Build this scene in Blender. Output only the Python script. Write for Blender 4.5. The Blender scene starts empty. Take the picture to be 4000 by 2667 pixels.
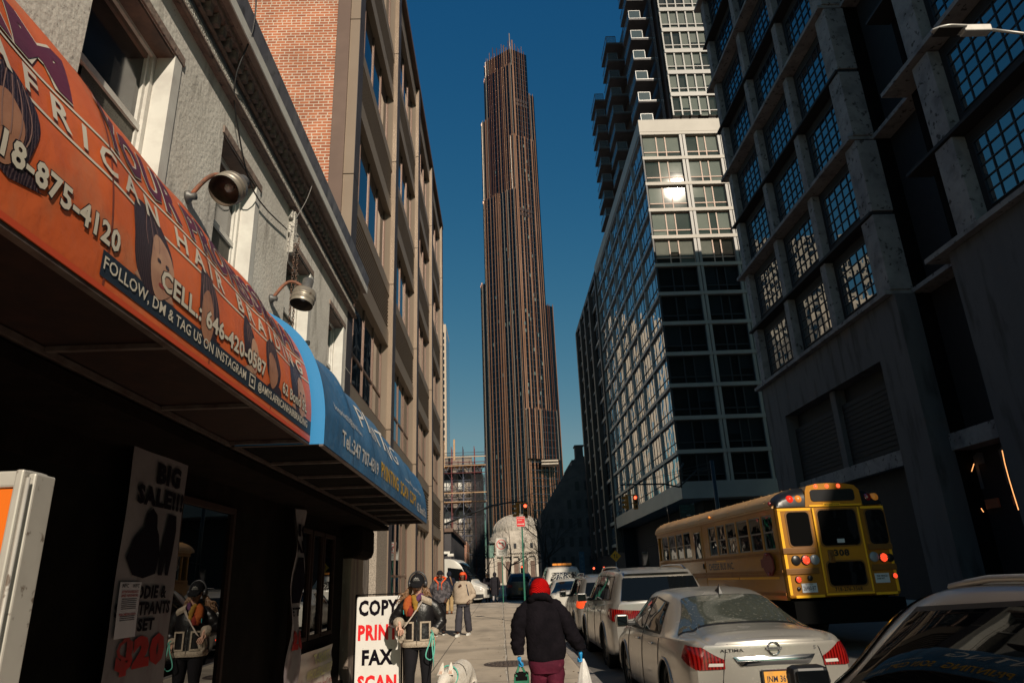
import bpy, bmesh, math, random
from mathutils import Vector, Matrix
random.seed(7)
R_ = math.radians
SC = bpy.context.scene
COL = SC.collection
# ---------------------------------------------------------------- camera
CAMH = 1.57
cam_d = bpy.data.cameras.new("camera")
cam = bpy.data.objects.new("camera", cam_d); COL.objects.link(cam)
cam_d.sensor_width = 36.0; cam_d.lens = 24.0; cam_d.clip_start = 0.05; cam_d.clip_end = 3000
CX_ = Vector((0.99914849, 0.03117049, -0.0270312))
CY_ = Vector((-0.01521418, -0.33064313, -0.94363322))
CZ_ = Vector((-0.03835119, 0.94324096, -0.32988736))
m = Matrix((CX_, CY_, CZ_)).to_4x4(); m.translation = Vector((0, 0, CAMH))
cam.matrix_world = m
SC.camera = cam
# ---------------------------------------------------------------- sky, sun, exposure
SUN = Vector((0.2601, -0.8225, 0.5058)).normalized()
w = bpy.data.worlds.new("World"); SC.world = w; w.use_nodes = True
nt = w.node_tree; bg = nt.nodes["Background"]
sky = nt.nodes.new("ShaderNodeTexSky"); sky.sky_type = 'NISHITA'; sky.sun_disc = False
sky.sun_elevation = math.asin(SUN.z); sky.sun_rotation = math.atan2(SUN.x, SUN.y)
sky.air_density = 1.0; sky.dust_density = 0.4; sky.ozone_density = 2.2; sky.altitude = 30
tint = nt.nodes.new("ShaderNodeMixRGB"); tint.blend_type = 'MULTIPLY'; tint.inputs[0].default_value = 1
tint.inputs[2].default_value = (0.55, 1.05, 1.12, 1)
hs_ = nt.nodes.new('ShaderNodeHueSaturation'); hs_.inputs['Saturation'].default_value = 1.08; nt.links.new(sky.outputs[0], hs_.inputs['Color']); nt.links.new(hs_.outputs[0], tint.inputs[1]); 
sepc = nt.nodes.new('ShaderNodeSeparateColor'); comb = nt.nodes.new('ShaderNodeCombineColor'); nt.links.new(tint.outputs[0], sepc.inputs[0])
def wmath(op, a, b):
    n = nt.nodes.new('ShaderNodeMath'); n.operation = op
    for i, v in enumerate((a, b)):
        if isinstance(v, float): n.inputs[i].default_value = v
        else: nt.links.new(v, n.inputs[i])
    return n.outputs[0]
for ch, (ga, gp, cap) in enumerate(((15.3, 1.8, .07), (.963, .917, 9.), (.51, .508, 9.))):
    x_ = wmath('MULTIPLY', sepc.outputs[ch], .05)
    y_ = wmath('MULTIPLY', wmath('POWER', x_, gp), ga)
    nt.links.new(wmath('MULTIPLY', wmath('MINIMUM', y_, wmath('ADD', x_, cap)), 20.), comb.inputs[ch])
nt.links.new(comb.outputs[0], bg.inputs[0])
bg.inputs[1].default_value = 0.05
sl = bpy.data.lights.new("sun", 'SUN'); sl.energy = 4.4; sl.angle = R_(0.5); sl.color = (1.0, 0.87, 0.70)
so = bpy.data.objects.new("sun", sl); COL.objects.link(so)
so.rotation_euler = SUN.to_track_quat('Z', 'Y').to_euler(); so.location = (30, -60, 60)
SC.view_settings.view_transform = 'Standard'; SC.view_settings.look = 'None'
SC.view_settings.exposure = 0.0; SC.view_settings.gamma = 1.0
SC.cycles.max_bounces = 6; SC.cycles.diffuse_bounces = 1; SC.cycles.sample_clamp_indirect = 6
# ---------------------------------------------------------------- helpers
def gz(y): return max(0.0, min(0.5, 0.009 * (y - 4)))
class MB:
    def __init__(s): s.v = []; s.f = []; s.m = []; s.sm = []
    def add(s, vs, fs, mi=0, smooth=False):
        o = len(s.v); s.v += [tuple(v) for v in vs]
        for f in fs: s.f.append(tuple(i + o for i in f)); s.m.append(mi); s.sm.append(smooth)
        return s
    def box(s, x0, y0, z0, x1, y1, z1, mi=0):
        if x0 > x1: x0, x1 = x1, x0
        if y0 > y1: y0, y1 = y1, y0
        if z0 > z1: z0, z1 = z1, z0
        return s.add([(x0,y0,z0),(x1,y0,z0),(x1,y1,z0),(x0,y1,z0),(x0,y0,z1),(x1,y0,z1),(x1,y1,z1),(x0,y1,z1)],
              [(0,3,2,1),(4,5,6,7),(0,1,5,4),(1,2,6,5),(2,3,7,6),(3,0,4,7)], mi)
    def bevbox(s, x0, y0, z0, x1, y1, z1, b, mi=0):
        c = Vector(((x0+x1)/2,(y0+y1)/2,(z0+z1)/2)); h = (abs(x1-x0)/2, abs(y1-y0)/2, abs(z1-z0)/2)
        bm = bmesh.new(); bmesh.ops.create_cube(bm, size=2)
        for v in bm.verts: v.co = Vector((v.co.x*h[0], v.co.y*h[1], v.co.z*h[2])) + c
        bmesh.ops.bevel(bm, geom=bm.edges[:], offset=b, segments=2, affect='EDGES', profile=0.5)
        return s.frombm(bm, mi)
    def frombm(s, bm, mi=0, smooth=False):
        bm.verts.index_update()
        s.add([v.co[:] for v in bm.verts], [[v.index for v in f.verts] for f in bm.faces], mi, smooth); bm.free(); return s
    def prism(s, poly, z0, z1, mi=0):
        n = len(poly); vs = [(p[0],p[1],z0) for p in poly] + [(p[0],p[1],z1) for p in poly]
        return s.add(vs, [tuple(range(n-1,-1,-1)), tuple(range(n,2*n))] + [(i,(i+1)%n,n+(i+1)%n,n+i) for i in range(n)], mi)
    def extr(s, poly, d, mi=0):
        """poly: list of 3d points, extruded by vector d"""
        n = len(poly); d = Vector(d); vs = [Vector(p) for p in poly] + [Vector(p)+d for p in poly]
        return s.add(vs, [tuple(range(n-1,-1,-1)), tuple(range(n,2*n))] + [(i,(i+1)%n,n+(i+1)%n,n+i) for i in range(n)], mi)
    def quad(s, a, b, c, d, mi=0): return s.add([a,b,c,d], [(0,1,2,3)], mi)
    def tube(s, pts, r, n=8, mi=0, cap=True):
        pts = [Vector(p) for p in pts]; k = len(pts)
        rs = r if isinstance(r, (list, tuple)) else [r]*k
        vs = []; up = None
        for i, p in enumerate(pts):
            t = (pts[min(i+1,k-1)] - pts[max(i-1,0)])
            if t.length < 1e-9: t = Vector((0,0,1))
            t.normalize()
            if up is None:
                up = Vector((0,0,1)) if abs(t.z) < .9 else Vector((1,0,0))
            a = t.cross(up)
            if a.length < 1e-4: a = t.cross(Vector((0,1,0)))
            a.normalize(); b = t.cross(a); up = -b if False else up
            for j in range(n):
                th = 2*math.pi*j/n; vs.append(p + (a*math.cos(th) + b*math.sin(th))*rs[i])
        fs = [(i*n+j, i*n+(j+1)%n, (i+1)*n+(j+1)%n, (i+1)*n+j) for i in range(k-1) for j in range(n)]
        if cap: fs += [tuple(range(n)), tuple(range((k-1)*n, k*n))[::-1]]
        return s.add(vs, fs, mi, True)
    def lathe(s, prof, c, ax='Z', n=24, mi=0, mat=None):
        """prof: list (r,h) revolved about axis through c; mat: Matrix applied before moving to c"""
        vs = []
        for r, h in prof:
            for j in range(n):
                th = 2*math.pi*j/n; q = Vector((r*math.cos(th), r*math.sin(th), h))
                if mat: q = mat @ q
                elif ax == 'Y': q = Vector((q.x, q.z, q.y))
                elif ax == 'X': q = Vector((q.z, q.x, q.y))
                vs.append(q + Vector(c))
        k = len(prof)
        fs = [(i*n+j, i*n+(j+1)%n, (i+1)*n+(j+1)%n, (i+1)*n+j) for i in range(k-1) for j in range(n)]
        return s.add(vs, fs, mi, True)
    def ball(s, c, r, n=12, mi=0):
        rx, ry, rz = r if isinstance(r, (list, tuple)) else (r, r, r)
        prof = [(math.sin(math.pi*i/n), -math.cos(math.pi*i/n)) for i in range(n+1)]
        vs = []; q = n*2
        for a, h in prof:
            for j in range(q): vs.append((c[0]+rx*a*math.cos(2*math.pi*j/q), c[1]+ry*a*math.sin(2*math.pi*j/q), c[2]+rz*h))
        fs = [(i*q+j, i*q+(j+1)%q, (i+1)*q+(j+1)%q, (i+1)*q+j) for i in range(n) for j in range(q)]
        return s.add(vs, fs, mi, True)
    def grid(s, P, mi=0, smooth=True, keep=None):
        """P: 2d list of points"""
        a = len(P); b = len(P[0]); fs = []
        for i in range(a-1):
            for j in range(b-1):
                if keep is None or keep(i, j): fs.append((i*b+j, i*b+j+1, (i+1)*b+j+1, (i+1)*b+j))
        return s.add([p for row in P for p in row], fs, mi, smooth)
    def build(s, name, mats, parent=None, local=False):
        me = bpy.data.meshes.new(name)
        me.from_pydata(s.v, [], s.f)
        if not isinstance(mats, (list, tuple)): mats = [mats]
        for x in mats: me.materials.append(x)
        if len(mats) > 1: me.polygons.foreach_set('material_index', s.m)
        me.polygons.foreach_set('use_smooth', s.sm)
        bm = bmesh.new(); bm.from_mesh(me)
        bmesh.ops.recalc_face_normals(bm, faces=bm.faces); bm.to_mesh(me); bm.free()
        me.update()
        return link(name, me, parent, local)
def rootloc(o):
    l = Vector(o.location)
    while o.parent: o = o.parent; l += Vector(o.location)
    return l
def link(name, me, parent=None, local=False):
    o = bpy.data.objects.new(name, me); COL.objects.link(o)
    if parent is not None:
        o.parent = parent
        top = parent
        while top.parent: top = top.parent
        if not local and parent is top: o.matrix_parent_inverse = Matrix.Translation(-Vector(top.location))
    return o
def tag(o, label=None, cat=None, group=None, kind=None):
    if label: o['label'] = label
    if cat: o['category'] = cat
    if group: o['group'] = group
    if kind: o['kind'] = kind
    return o
def thing(name, loc, label, cat, group=None, rz=0):
    o = bpy.data.objects.new(name, None); COL.objects.link(o); o.empty_display_size = .2
    o.location = loc; o.rotation_euler = (0, 0, rz)
    return tag(o, label, cat, group)
def kids(o): return [c for c in bpy.data.objects if c.parent == o]
def copy_tree(o, parent=None, km=None):
    if km is None:
        km = {}
        for c in bpy.data.objects:
            if c.parent: km.setdefault(c.parent.name, []).append(c)
    c = o.copy(); COL.objects.link(c)
    if parent is not None: c.parent = parent
    for ch in km.get(o.name, []): copy_tree(ch, c, km)
    return c
# ---------------------------------------------------------------- materials
def mat(name, col, rough=.6, metal=0, spec=.5, **k):
    m = bpy.data.materials.new(name); m.use_nodes = True
    b = m.node_tree.nodes["Principled BSDF"]
    b.inputs['Base Color'].default_value = (*col, 1); b.inputs['Roughness'].default_value = rough
    b.inputs['Metallic'].default_value = metal; b.inputs['Specular IOR Level'].default_value = spec
    if 'coat' in k: b.inputs['Coat Weight'].default_value = k['coat']; b.inputs['Coat Roughness'].default_value = k.get('coatr', .05)
    if 'emit' in k: b.inputs['Emission Color'].default_value = (*k['emit'], 1); b.inputs['Emission Strength'].default_value = k.get('es', 1)
    if 'trans' in k: b.inputs['Transmission Weight'].default_value = k['trans']
    if 'alpha' in k: b.inputs['Alpha'].default_value = k['alpha']
    if 'sheen' in k: b.inputs['Sheen Weight'].default_value = k['sheen']
    return m
def nodes(m): return m.node_tree.nodes, m.node_tree.links, m.node_tree.nodes["Principled BSDF"]
def vary(m, col2, scale=3, detail=6, lo=.4, hi=.65, bump=0, bscale=None, stretch=None, rvar=0, dist=.02, musg=0):
    """noise mix between base colour and col2, plus bump"""
    N, L, b = nodes(m); tc = N.new('ShaderNodeTexCoord'); mp = N.new('ShaderNodeMapping')
    L.new(tc.outputs['Object'], mp.inputs[0])
    if stretch: mp.inputs['Scale'].default_value = stretch
    n = N.new('ShaderNodeTexNoise'); n.inputs['Scale'].default_value = scale; n.inputs['Detail'].default_value = detail
    n.inputs['Roughness'].default_value = .65
    L.new(mp.outputs[0], n.inputs['Vector'])
    r = N.new('ShaderNodeValToRGB'); r.color_ramp.elements[0].position = lo; r.color_ramp.elements[1].position = hi
    c1 = b.inputs['Base Color'].default_value[:]
    r.color_ramp.elements[0].color = c1; r.color_ramp.elements[1].color = (*col2, 1)
    L.new(n.outputs['Fac'], r.inputs[0]); L.new(r.outputs[0], b.inputs['Base Color'])
    if rvar:
        mr = N.new('ShaderNodeMapRange'); mr.inputs[3].default_value = max(0, b.inputs['Roughness'].default_value - rvar)
        mr.inputs[4].default_value = min(1, b.inputs['Roughness'].default_value + rvar)
        L.new(n.outputs['Fac'], mr.inputs[0]); L.new(mr.outputs[0], b.inputs['Roughness'])
    if bump:
        n2 = N.new('ShaderNodeTexNoise'); n2.inputs['Scale'].default_value = bscale or scale*6; n2.inputs['Detail'].default_value = 5
        L.new(tc.outputs['Object'], n2.inputs['Vector'])
        bp = N.new('ShaderNodeBump'); bp.inputs['Strength'].default_value = bump; bp.inputs['Distance'].default_value = dist
        L.new(n2.outputs['Fac'], bp.inputs['Height']); L.new(bp.outputs[0], b.inputs['Normal'])
    return m
def overlay(m, col, scale, lo, hi, stretch=None, detail=4, amount=1.0):
    """a second noise layer of stains over the present base colour"""
    N, L, b = nodes(m); tc = N.new('ShaderNodeTexCoord'); mp = N.new('ShaderNodeMapping')
    if stretch: mp.inputs['Scale'].default_value = stretch
    L.new(tc.outputs['Object'], mp.inputs[0])
    n = N.new('ShaderNodeTexNoise'); n.inputs['Scale'].default_value = scale; n.inputs['Detail'].default_value = detail
    L.new(mp.outputs[0], n.inputs['Vector'])
    mr = N.new('ShaderNodeMapRange'); mr.inputs[1].default_value = lo; mr.inputs[2].default_value = hi; mr.inputs[4].default_value = amount
    L.new(n.outputs['Fac'], mr.inputs[0])
    mx = N.new('ShaderNodeMixRGB'); mx.inputs[2].default_value = (*col, 1); L.new(mr.outputs[0], mx.inputs[0])
    old = b.inputs['Base Color']
    if old.links: L.new(old.links[0].from_socket, mx.inputs[1])
    else: mx.inputs[1].default_value = old.default_value[:]
    L.new(mx.outputs[0], b.inputs['Base Color'])
    return m
def glass_mirror(name, col=(.01,.014,.02), wav=.35, wscale=.7, rough=.02, spec=1.0, metal=0, dist=.05, ior=1.8):
    m = mat(name, col, rough, metal, spec); N, L, b = nodes(m)
    b.inputs['IOR'].default_value = ior
    tc = N.new('ShaderNodeTexCoord'); n = N.new('ShaderNodeTexNoise'); n.inputs['Scale'].default_value = wscale; n.inputs['Detail'].default_value = 1.5
    L.new(tc.outputs['Object'], n.inputs['Vector']); bp = N.new('ShaderNodeBump'); bp.inputs['Strength'].default_value = wav; bp.inputs['Distance'].default_value = dist
    L.new(n.outputs['Fac'], bp.inputs['Height']); L.new(bp.outputs[0], b.inputs['Normal'])
    return m
M = {}
M['plaster'] = overlay(overlay(vary(mat('plaster', (.66,.63,.57), .9, spec=.2), (.82,.79,.72), 1.6, 8, .35, .7, bump=.6, bscale=22, dist=.012), (.30,.28,.25), 2.2, .56, .75, stretch=(1,2.5,.7), amount=.7), (.20,.18,.16), 45, .64, .70, amount=.6)
M['plaster_rough'] = overlay(vary(mat('plaster_rough', (.62,.60,.55), .95, spec=.1), (.45,.42,.38), 9, 8, .4, .7, bump=1.0, bscale=40, dist=.04), (.05,.045,.04), 22, .60, .66, amount=.95)
M['moulding'] = overlay(vary(mat('moulding', (.30,.22,.18), .8), (.18,.14,.12), 8, 5, bump=.4, bscale=25), (.06,.05,.05), 14, .6, .7)
M['dentil'] = vary(mat('dentil', (.27,.22,.19), .8), (.13,.11,.10), 12, 5, bump=.4, bscale=30)
M['frieze'] = overlay(vary(mat('frieze', (.16,.18,.22), .85), (.10,.11,.13), 6, 5, bump=.4, bscale=20), (.03,.03,.03), 30, .62, .68)
M['gutter_white'] = vary(mat('gutter_white', (.72,.71,.66), .4), (.60,.58,.54), 3, 4)
M['gutter_soffit'] = overlay(vary(mat('gutter_soffit', (.40,.32,.26), .6), (.30,.24,.20), 4, 5), (.1,.08,.07), 40, .66, .7)
M['gutter_dark'] = overlay(vary(mat('gutter_dark', (.13,.13,.16), .35), (.22,.22,.24), 2.5, 5, .45, .7, stretch=(1,1.5,.3)), (.06,.06,.07), 8, .55, .7)
M['win_white'] = vary(mat('win_white', (.70,.68,.63), .5), (.48,.45,.41), 5, 5, .45, .75)
M['win_brown'] = vary(mat('win_brown', (.20,.13,.10), .6), (.11,.08,.07), 6, 4)
M['win_glass'] = overlay(vary(mat('win_glass', (.012,.012,.014), .10, spec=.8), (.03,.03,.03), 2, 4), (.10,.09,.08), 55, .58, .72, amount=.35)
M['screen'] = overlay(vary(mat('window_screen', (.12,.115,.10), .7, spec=.2), (.20,.19,.16), 3, 6, .4, .7), (.04,.04,.035), 130, .5, .6, amount=.6)
M['black'] = vary(mat('black_paint_and_shade', (.007,.006,.006), .9, spec=.03), (.012,.010,.009), 3, 4)  # lowered to near black so storefront panels hold the shade under the awnings
M['shade_black'] = vary(mat('shade_black', (.009,.007,.0065), .95, spec=.02), (.016,.011,.010), 4, 5)  # storefront shade put into the base colour
M['rust_and_shade'] = vary(mat('rust_and_shade', (.018,.008,.007), .8, spec=.2), (.03,.012,.009), 10, 5)  # dark rust, lowered further to hold the shade beneath the orange awning
M['rust'] = vary(mat('rust', (.30,.10,.05), .7), (.12,.07,.05), 14, 6)
M['rail_metal'] = vary(mat('rail_metal', (.13,.10,.09), .5, metal=.3), (.07,.04,.035), 8, 5)
def brick(name, c1, c2, mortar, scale=1, bw=.2, rh=.0677, ms=.012, axes='xz', bump=.5):
    m = mat(name, c1, .85, spec=.2); N, L, b = nodes(m)
    tc = N.new('ShaderNodeTexCoord'); sp = N.new('ShaderNodeSeparateXYZ'); cb = N.new('ShaderNodeCombineXYZ')
    L.new(tc.outputs['Object'], sp.inputs[0])
    L.new(sp.outputs['XYZ'.index(axes[0].upper())], cb.inputs[0]); L.new(sp.outputs['XYZ'.index(axes[1].upper())], cb.inputs[1])
    nz = N.new('ShaderNodeTexNoise'); nz.inputs['Scale'].default_value = 5; L.new(cb.outputs[0], nz.inputs['Vector'])
    vm = N.new('ShaderNodeMixRGB'); vm.blend_type = 'ADD'; vm.inputs[0].default_value = .012
    L.new(cb.outputs[0], vm.inputs[1]); L.new(nz.outputs['Color'], vm.inputs[2])
    t = N.new('ShaderNodeTexBrick'); L.new(vm.outputs[0], t.inputs['Vector'])
    t.inputs['Scale'].default_value = 1; t.inputs['Brick Width'].default_value = bw; t.inputs['Row Height'].default_value = rh
    t.inputs['Mortar Size'].default_value = ms; t.inputs['Mortar Smooth'].default_value = .15; t.inputs['Bias'].default_value = -.2
    t.squash = .52; t.squash_frequency = 7; t.offset = .5
    t.inputs['Color1'].default_value = (*c1, 1); t.inputs['Color2'].default_value = (*c2, 1); t.inputs['Mortar'].default_value = (*mortar, 1)
    n2 = N.new('ShaderNodeTexNoise'); n2.inputs['Scale'].default_value = 1.1; n2.inputs['Detail'].default_value = 8; L.new(cb.outputs[0], n2.inputs['Vector'])
    hs = N.new('ShaderNodeHueSaturation'); mr = N.new('ShaderNodeMapRange'); mr.inputs[1].default_value = .3; mr.inputs[2].default_value = .7; mr.inputs[3].default_value = .78; mr.inputs[4].default_value = 1.2
    L.new(n2.outputs['Fac'], mr.inputs[0]); L.new(mr.outputs[0], hs.inputs['Value']); L.new(t.outputs['Color'], hs.inputs['Color'])
    L.new(hs.outputs[0], b.inputs['Base Color'])
    bp = N.new('ShaderNodeBump'); bp.inputs['Strength'].default_value = bump; bp.inputs['Distance'].default_value = .01; bp.invert = True
    L.new(t.outputs['Fac'], bp.inputs['Height']); L.new(bp.outputs[0], b.inputs['Normal'])
    return m
M['brick'] = brick('orange_red_brick', (.47,.155,.075), (.27,.085,.05), (.60,.50,.40), bw=.215, rh=.078, ms=.011)
M['brick_dark'] = brick('dark_brick', (.05,.03,.028), (.03,.022,.02), (.045,.04,.038), axes='yz')
M['tan_panel'] = vary(mat('tan_panel', (.215,.155,.11), .45, metal=.25), (.25,.19,.14), .7, 3, .3, .8)
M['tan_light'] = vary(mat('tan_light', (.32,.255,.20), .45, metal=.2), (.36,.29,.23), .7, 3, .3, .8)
M['spandrel'] = vary(mat('spandrel', (.23,.185,.145), .5, metal=.2), (.26,.215,.17), .9, 3, .3, .8)
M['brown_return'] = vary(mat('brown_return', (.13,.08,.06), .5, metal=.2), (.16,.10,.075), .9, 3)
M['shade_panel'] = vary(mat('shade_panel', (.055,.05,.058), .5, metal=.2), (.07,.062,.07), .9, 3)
M['mullion_tan'] = mat('mullion_tan', (.17,.105,.08), .4, metal=.3)
M['sky_glass'] = glass_mirror('sky_glass', (.006,.012,.02), .12, .9, .015, ior=2.4)
M['city_glass'] = glass_mirror('city_glass', (.42,.48,.54), .45, .6, .02, ior=1.8, dist=.16, metal=.75)
M['front_glass'] = glass_mirror('front_glass', (.05,.06,.05), .12, .5, .06, ior=1.7)
M['shop_glass'] = glass_mirror('shop_glass', (.002,.002,.002), .04, 1.2, .0, ior=1.8, dist=.02)
M['blind'] = vary(mat('roller_blind', (.30,.32,.27), .7), (.37,.38,.32), .5, 3)
M['white_frame'] = vary(mat('white_frame', (.25,.235,.22), .45), (.29,.275,.255), .4, 3)
M['frame_gray'] = vary(mat('frame_gray', (.24,.235,.235), .4, metal=.2), (.29,.28,.275), .4, 3)
M['frame_cream'] = vary(mat('frame_cream', (.36,.32,.27), .5), (.41,.365,.31), .4, 3)
M['sunlit_sash'] = mat('sunlit_sash_frame', (.50,.33,.25), .5)  # sash colour above the shadow line, sunlight painted in
M['brown_dark'] = vary(mat('brown_dark', (.035,.02,.018), .5), (.05,.03,.026), 1, 3)
M['concrete'] = overlay(overlay(vary(mat('concrete', (.18,.165,.17), .85, spec=.1), (.27,.25,.245), .9, 8, .3, .7, bump=.5, bscale=7, dist=.03), (.09,.08,.085), 1.5, .52, .66, amount=.5), (.03,.027,.025), 5, .60, .68, amount=.8)
M['streaked_concrete_shade'] = overlay(overlay(vary(mat('concrete_streaked', (.09,.083,.087), .8, spec=.3), (.075,.07,.075), .9, 8, .35, .7, bump=.4, bscale=6, stretch=(1,1,.25)), (.035,.03,.03), 1.6, .52, .68, stretch=(1,1.4,.25), amount=.85), (.14,.08,.05), .8, .62, .8, amount=.5)  # streaked concrete, base tone lowered to carry the street-level shade
M['shade_fill'] = vary(mat('shaded_infill', (.008,.007,.009), .8), (.013,.011,.013), 3, 4)  # blackened so the recesses carry their deep shade in the base colour
M['steel_sash'] = mat('steel_sash', (.012,.013,.018), .5)
M['bronze_a'] = vary(mat('bronze_fin', (.31,.155,.09), .4, metal=.45), (.38,.205,.13), .05, 3)
M['bronze_b'] = mat('dark_bronze_fin', (.16,.065,.04), .4, metal=.4)
M['bronze_c'] = mat('pale_fin', (.30,.25,.21), .45, metal=.4)
M['tower_glass'] = glass_mirror('tower_glass', (.004,.008,.014), .1, .05, .08, ior=1.5)
M['roof'] = vary(mat('roof_membrane', (.08,.08,.08), .9), (.11,.11,.10), .5, 4)
M['stone'] = overlay(vary(mat('pale_stone', (.55,.48,.40), .85), (.42,.36,.30), .5, 6), (.2,.17,.14), .8, .6, .8)
M['dome'] = vary(mat('dome_tile', (.50,.44,.37), .7), (.40,.35,.30), .8, 5)
M['copper'] = vary(mat('green_copper', (.17,.28,.22), .8), (.12,.2,.17), 1.5, 5)
M['granite'] = overlay(vary(mat('granite', (.42,.36,.30), .6), (.22,.19,.16), 40, 3, .4, .6), (.06,.05,.05), 60, .58, .62)
M['granite_dark'] = overlay(vary(mat('streaked_granite', (.20,.18,.16), .6), (.10,.085,.08), 14, 5, .4, .6, stretch=(1,1,.2)), (.05,.04,.04), 60, .6, .64)
M['door_gray'] = vary(mat('gray_door', (.30,.31,.31), .5), (.25,.26,.26), 2, 4)
M['wood_old'] = overlay(overlay(vary(mat('weathered_post', (.30,.24,.19), .8), (.12,.09,.08), 5, 8, .35, .65, bump=.5, bscale=30, stretch=(1,1,.12)), (.22,.05,.06), 4, .6, .7, stretch=(1,1,.35), amount=.5), (.50,.46,.40), 5, .62, .7, stretch=(1,1,.4), amount=.7)
M['asphalt'] = overlay(vary(mat('asphalt', (.10,.093,.085), .85), (.14,.13,.118), 2, 8, .3, .7, bump=.5, bscale=60, dist=.01), (.12,.11,.10), .4, .62, .75, amount=.5)
M['paint_white'] = overlay(mat('road_paint', (.6,.58,.52), .7), (.1,.1,.1), 3, .55, .7)
M['kerb'] = vary(mat('kerb_stone', (.30,.27,.24), .8), (.18,.16,.15), 3, 6)
M['scaf_metal'] = mat('scaffold_tube', (.10,.11,.15), .5, metal=.4)
M['scaf_red'] = mat('scaffold_red', (.18,.05,.05), .5)
M['plank'] = vary(mat('timber', (.52,.34,.20), .8), (.40,.24,.13), 3, 5, stretch=(1,1,6))
M['tenement'] = vary(mat('tenement_stone', (.27,.225,.19), .85), (.19,.16,.14), 1, 6)
M['tenement_dark'] = vary(mat('tenement_dark', (.07,.065,.07), .85), (.05,.045,.05), 1, 6)
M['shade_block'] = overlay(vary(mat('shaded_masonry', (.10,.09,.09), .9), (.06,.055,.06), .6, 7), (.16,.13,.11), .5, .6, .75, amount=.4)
M['thin_stone'] = mat('thin_tower_stone', (.50,.40,.31), .7)
M['bark'] = vary(mat('bark', (.05,.04,.035), .9), (.03,.025,.022), 8, 5)
def grid_glass(name, cw, ch, line, colf, ax='xz'):
    m = glass_mirror(name, (.02,.04,.05), .1, .2, .08, ior=1.6); N, L, b = nodes(m)
    tc = N.new('ShaderNodeTexCoord'); sp = N.new('ShaderNodeSeparateXYZ'); cb = N.new('ShaderNodeCombineXYZ'); L.new(tc.outputs['Object'], sp.inputs[0])
    L.new(sp.outputs['XYZ'.index(ax[0].upper())], cb.inputs[0]); L.new(sp.outputs['XYZ'.index(ax[1].upper())], cb.inputs[1])
    t = N.new('ShaderNodeTexBrick'); L.new(cb.outputs[0], t.inputs['Vector']); t.offset = 0; t.inputs['Scale'].default_value = 1
    t.inputs['Brick Width'].default_value = cw; t.inputs['Row Height'].default_value = ch; t.inputs['Mortar Size'].default_value = line
    t.inputs['Color1'].default_value = (.03,.06,.09,1); t.inputs['Color2'].default_value = (.05,.10,.14,1); t.inputs['Mortar'].default_value = (*colf,1)
    L.new(t.outputs['Color'], b.inputs['Base Color']); return m
M['thin_glass'] = grid_glass('thin_tower_windows', 1.6, 3.2, .22, (.42,.33,.25), 'yz')
# paving: concrete flags with joints
def paving():
    m = vary(mat('sidewalk_concrete', (.46,.385,.30), .85, spec=.25), (.56,.475,.38), 1.1, 8, .3, .7, bump=.35, bscale=90, dist=.006, stretch=(1,.5,1))
    overlay(m, (.28,.24,.195), 1.2, .52, .72, stretch=(1.2,.25,1), amount=.6)
    overlay(m, (.52,.48,.43), 2.2, .62, .78, stretch=(.3,2.4,1), amount=.45)
    overlay(m, (.10,.09,.085), 26, .68, .71, amount=.75)
    overlay(m, (.17,.15,.125), .55, .50, .62, detail=8, amount=.45)
    N, L, b = nodes(m)
    tc = N.new('ShaderNodeTexCoord'); mp = N.new('ShaderNodeMapping'); mp.inputs['Location'].default_value = (1.28,.4,0); L.new(tc.outputs['Object'], mp.inputs[0])
    nz = N.new('ShaderNodeTexNoise'); nz.inputs['Scale'].default_value = 6; vm = N.new('ShaderNodeMixRGB'); vm.blend_type = 'ADD'; vm.inputs[0].default_value = .02
    L.new(mp.outputs[0], vm.inputs[1]); L.new(mp.outputs[0], nz.inputs['Vector']); L.new(nz.outputs['Color'], vm.inputs[2])
    t = N.new('ShaderNodeTexBrick'); t.offset = 0; t.inputs['Scale'].default_value = 1; t.inputs['Brick Width'].default_value = 1.36; t.inputs['Row Height'].default_value = 3.1
    t.inputs['Mortar Size'].default_value = .012; t.inputs['Mortar Smooth'].default_value = .3; L.new(vm.outputs[0], t.inputs['Vector'])
    mx = N.new('ShaderNodeMixRGB'); mx.inputs[2].default_value = (.13,.115,.10,1)
    L.new(t.outputs['Fac'], mx.inputs[0]); L.new(b.inputs['Base Color'].links[0].from_socket, mx.inputs[1]); L.new(mx.outputs[0], b.inputs['Base Color'])
    return m
M['paving'] = paving()
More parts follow.
